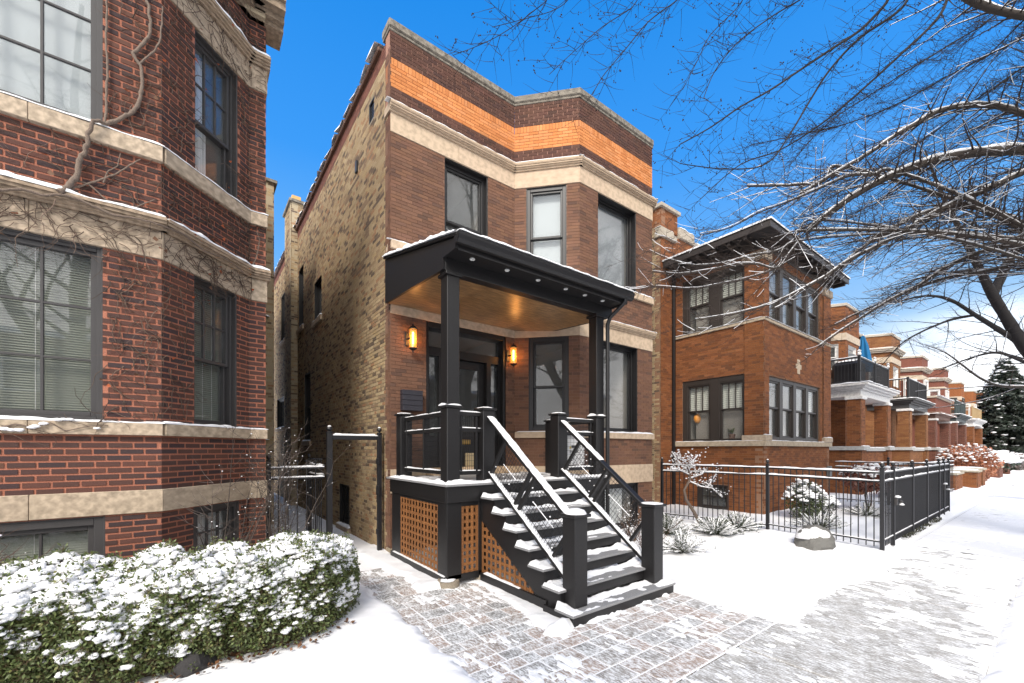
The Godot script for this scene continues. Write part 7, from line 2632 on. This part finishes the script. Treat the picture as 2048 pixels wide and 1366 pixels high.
func opposite_houses() -> void:
	var kinds := [["tan brick house across the street with a flat roof", -9.0, Color(0.30, 0.23, 0.15), 8.0], ["red brick house across the street with a gabled roof", 1.0, Color(0.22, 0.10, 0.07), 7.0], ["brown brick house across the street facing the stairs", 11.0, Color(0.24, 0.14, 0.08), 8.4], ["orange brick house across the street with a snowy roof", 21.0, Color(0.28, 0.13, 0.06), 7.4], ["grey house across the street beside the orange one", 31.0, Color(0.25, 0.25, 0.25), 8.0]]
	for q in kinds:
		var root := thing("opposite_house", q[0], "house", "houses across the street")
		var f := Face.new(Vector2(q[1] + 8.0, -21.0), Vector2(q[1], -21.0))
		var b := MB.new()
		b.box(P(q[1], 0, -21.0), P(q[1] + 8.0, q[3], -31.0), q[2])
		put(b, "wall", M.far_brick, root)
		b = MB.new()
		b.prism(PackedVector2Array([Vector2(q[1] - 0.3, -31.3), Vector2(q[1] + 8.3, -31.3), Vector2(q[1] + 8.3, -20.7), Vector2(q[1] - 0.3, -20.7)]), q[3], q[3] + 0.3)
		put(b, "roof", M.snow, root)
		for y in [1.8, 5.0]:
			for k in 3:
				b = MB.new()
				f.ring(b, 0.9 + k * 2.4, 2.3 + k * 2.4, y, y + 1.7, 0.1, -0.02, 0.05)
				var w := put(b, "window", M.white_trim, root)
				b = MB.new()
				f.blk(b, 1.0 + k * 2.4, 2.2 + k * 2.4, y + 0.1, y + 1.6, 0.002, 0.012)
				put(b, "pane", mat("dark_glass", lin(0.03, 0.035, 0.04), 0.08), w)

# ---------------------------------------------------------------- small things on the porch
func lantern(label: String, at: Vector3) -> void:
	var root := thing("wall_lantern", label, "lantern", "lit lanterns beside the door", at)
	var b := MB.new()
	b.cbox(Vector3(-0.10, -0.12, -0.115), Vector3(-0.03, 0.12, -0.095), 0.004)
	b.bar(Vector3(-0.06, 0.0, -0.10), Vector3(-0.055, 0.0, 0.0), 0.02, 0.03)
	put(b, "bracket", M.black_iron, root)
	b = MB.new()
	b.lathe(Vector3(0, 0.165, 0), [[0.072, 0.0], [0.078, 0.012], [0.06, 0.03], [0.045, 0.05], [0.018, 0.06], [0.014, 0.075], [0.02, 0.085], [0.0, 0.10]], 20)
	put(b, "cap", M.black_iron, root)
	b = MB.new()
	b.lathe(Vector3(0, -0.17, 0), [[0.0, -0.085], [0.012, -0.07], [0.014, -0.045], [0.045, -0.03], [0.065, -0.015], [0.072, 0.0], [0.0, 0.002]], 20)
	put(b, "base", M.black_iron, root)
	b = MB.new()
	for s in 20:
		var a0 := TAU * s / 20.0
		var a1 := TAU * (s + 1) / 20.0
		for k in 10:
			var y0 := -0.168 + 0.333 * k / 10.0
			var y1 := -0.168 + 0.333 * (k + 1) / 10.0
			var r00 := 0.061 + 0.0025 * N.get_noise_2d(s * 220.0, k * 220.0)
			b.quad(Vector3(cos(a0) * r00, y0, sin(a0) * r00), Vector3(cos(a0) * r00, y1, sin(a0) * r00), Vector3(cos(a1) * r00, y1, sin(a1) * r00), Vector3(cos(a1) * r00, y0, sin(a1) * r00))
	put(b, "glass", mat("amber_glass", lin(0.9, 0.45, 0.10), 0.12, {"alpha": 0.30, "two": true, "emit": lin(1.0, 0.42, 0.07), "power": 0.5}), root)
	b = MB.new()
	b.lathe(Vector3.ZERO, [[0.0, -0.10], [0.013, -0.095], [0.013, 0.11], [0.0, 0.115]], 12)
	put(b, "bulb", mat("bulb_glow", lin(1.0, 0.8, 0.45), 0.4, {"emit": lin(1.0, 0.62, 0.22), "power": 9.0}), root)
	b = MB.new()
	b.lathe(Vector3(0, -0.168, 0), [[0.018, 0.0], [0.018, 0.05], [0.013, 0.07]], 12)
	put(b, "socket", M.white_trim, root)
	var l := OmniLight3D.new()
	l.name = "lantern_light"
	l.light_color = Color(1.0, 0.62, 0.25)
	l.light_energy = 0.055
	l.light_size = 0.06
	l.omni_range = 12.0
	l.omni_attenuation = 2.0
	l.shadow_enabled = true
	root.add_child(l)

func small_things() -> void:
	lantern("lit amber glass lantern between the house corner and the door", P(3.09, 3.83, 7.02))
	lantern("lit amber glass lantern between the door and the bay", P(5.33, 3.83, 7.02))
	# mailbox of four boards
	var mb := thing("wall_mailbox", "black mailbox of four horizontal boards below the lantern", "mailbox")
	for k in 4:
		var b := MB.new()
		b.cbox(P(2.90, 2.55 + k * 0.092, 7.02), P(3.28, 2.638 + k * 0.092, 7.139), 0.004)
		put(b, "board", mat("slate_paint", lin(0.028, 0.027, 0.036), 0.5), mb)
	# white notice on the stair guard
	var sg := thing("notice_sign", "white notice board with black lettering on the porch guard rail", "sign")
	var b := MB.new()
	b.cbox(P(4.97, 1.60, 5.135), P(5.46, 2.10, 5.145), 0.002)
	put(b, "panel", mat("sign_white", lin(0.80, 0.80, 0.80), 0.5), sg)
	b = MB.new()
	b.box(P(5.14, 1.885, 5.131), P(5.30, 1.93, 5.134))
	put(b, "dark_bar", M.dark_bronze, sg)
	b = MB.new()
	b.tri(P(5.09, 1.875, 5.132), P(5.14, 1.875, 5.132), P(5.115, 1.935, 5.132))
	put(b, "yellow_mark", mat("sign_yellow", lin(0.7, 0.52, 0.08), 0.6, {"two": true}), sg)
	b = MB.new()
	b.box(P(5.07, 1.66, 5.131), P(5.12, 1.70, 5.134))
	put(b, "red_mark", mat("sign_red", lin(0.6, 0.22, 0.20), 0.6), sg)
	b = MB.new()
	b.tri(P(5.29, 2.03, 5.132), P(5.31, 2.05, 5.132), P(5.27, 2.05, 5.132))
	put(b, "black_mark", mat("sign_ink", lin(0.01, 0.01, 0.01), 0.6, {"two": true}), sg)
	var tm := TextMesh.new()
	tm.text = "BAYLARD"
	var sf := SystemFont.new()
	sf.font_names = PackedStringArray(["Droid Sans"])
	tm.font = sf
	tm.font_size = 24
	tm.pixel_size = 0.0024
	tm.depth = 0.002
	var ti := MeshInstance3D.new()
	ti.name = "lettering"
	ti.mesh = tm
	ti.material_override = M.sign_ink
	ti.position = P(5.215, 1.825, 5.132)
	sg.add_child(ti)
	# doorstep and a box standing in for a beige door reflection
	var ds := thing("door_step", "tan limestone doorstep in front of the black door", "step")
	b = MB.new()
	b.cbox(P(3.38, 1.388, 6.78), P(5.30, 1.52, 7.12), 0.01, Color(0.52, 0.38, 0.25))
	put(b, "slab", M.limestone, ds)
	var pk := thing("reflection_box", "small brown box standing in for a beige reflection low on the black door", "box")
	b = MB.new()
	b.cbox(P(4.20, 1.525, 6.94), P(4.52, 1.79, 7.10), 0.004)
	put(b, "beige_block", mat("beige_block", lin(0.34, 0.27, 0.16), 0.8), pk)
	b = MB.new()
	b.cbox(P(4.33, 1.526, 6.938), P(4.39, 1.792, 7.101), 0.001)
	put(b, "pale_strip", mat("pale_strip", lin(0.42, 0.36, 0.24), 0.4), pk)

func _ready() -> void:
	R.seed = 20240117
	N.seed = 7
	N.frequency = 0.01
	setup_view()
	setup_materials()
	ground()
	center_house()
	left_house()
	right_house()
	street_row()
	porch()
	stairs()
	fences()
	plants()
	trees()
	small_things()
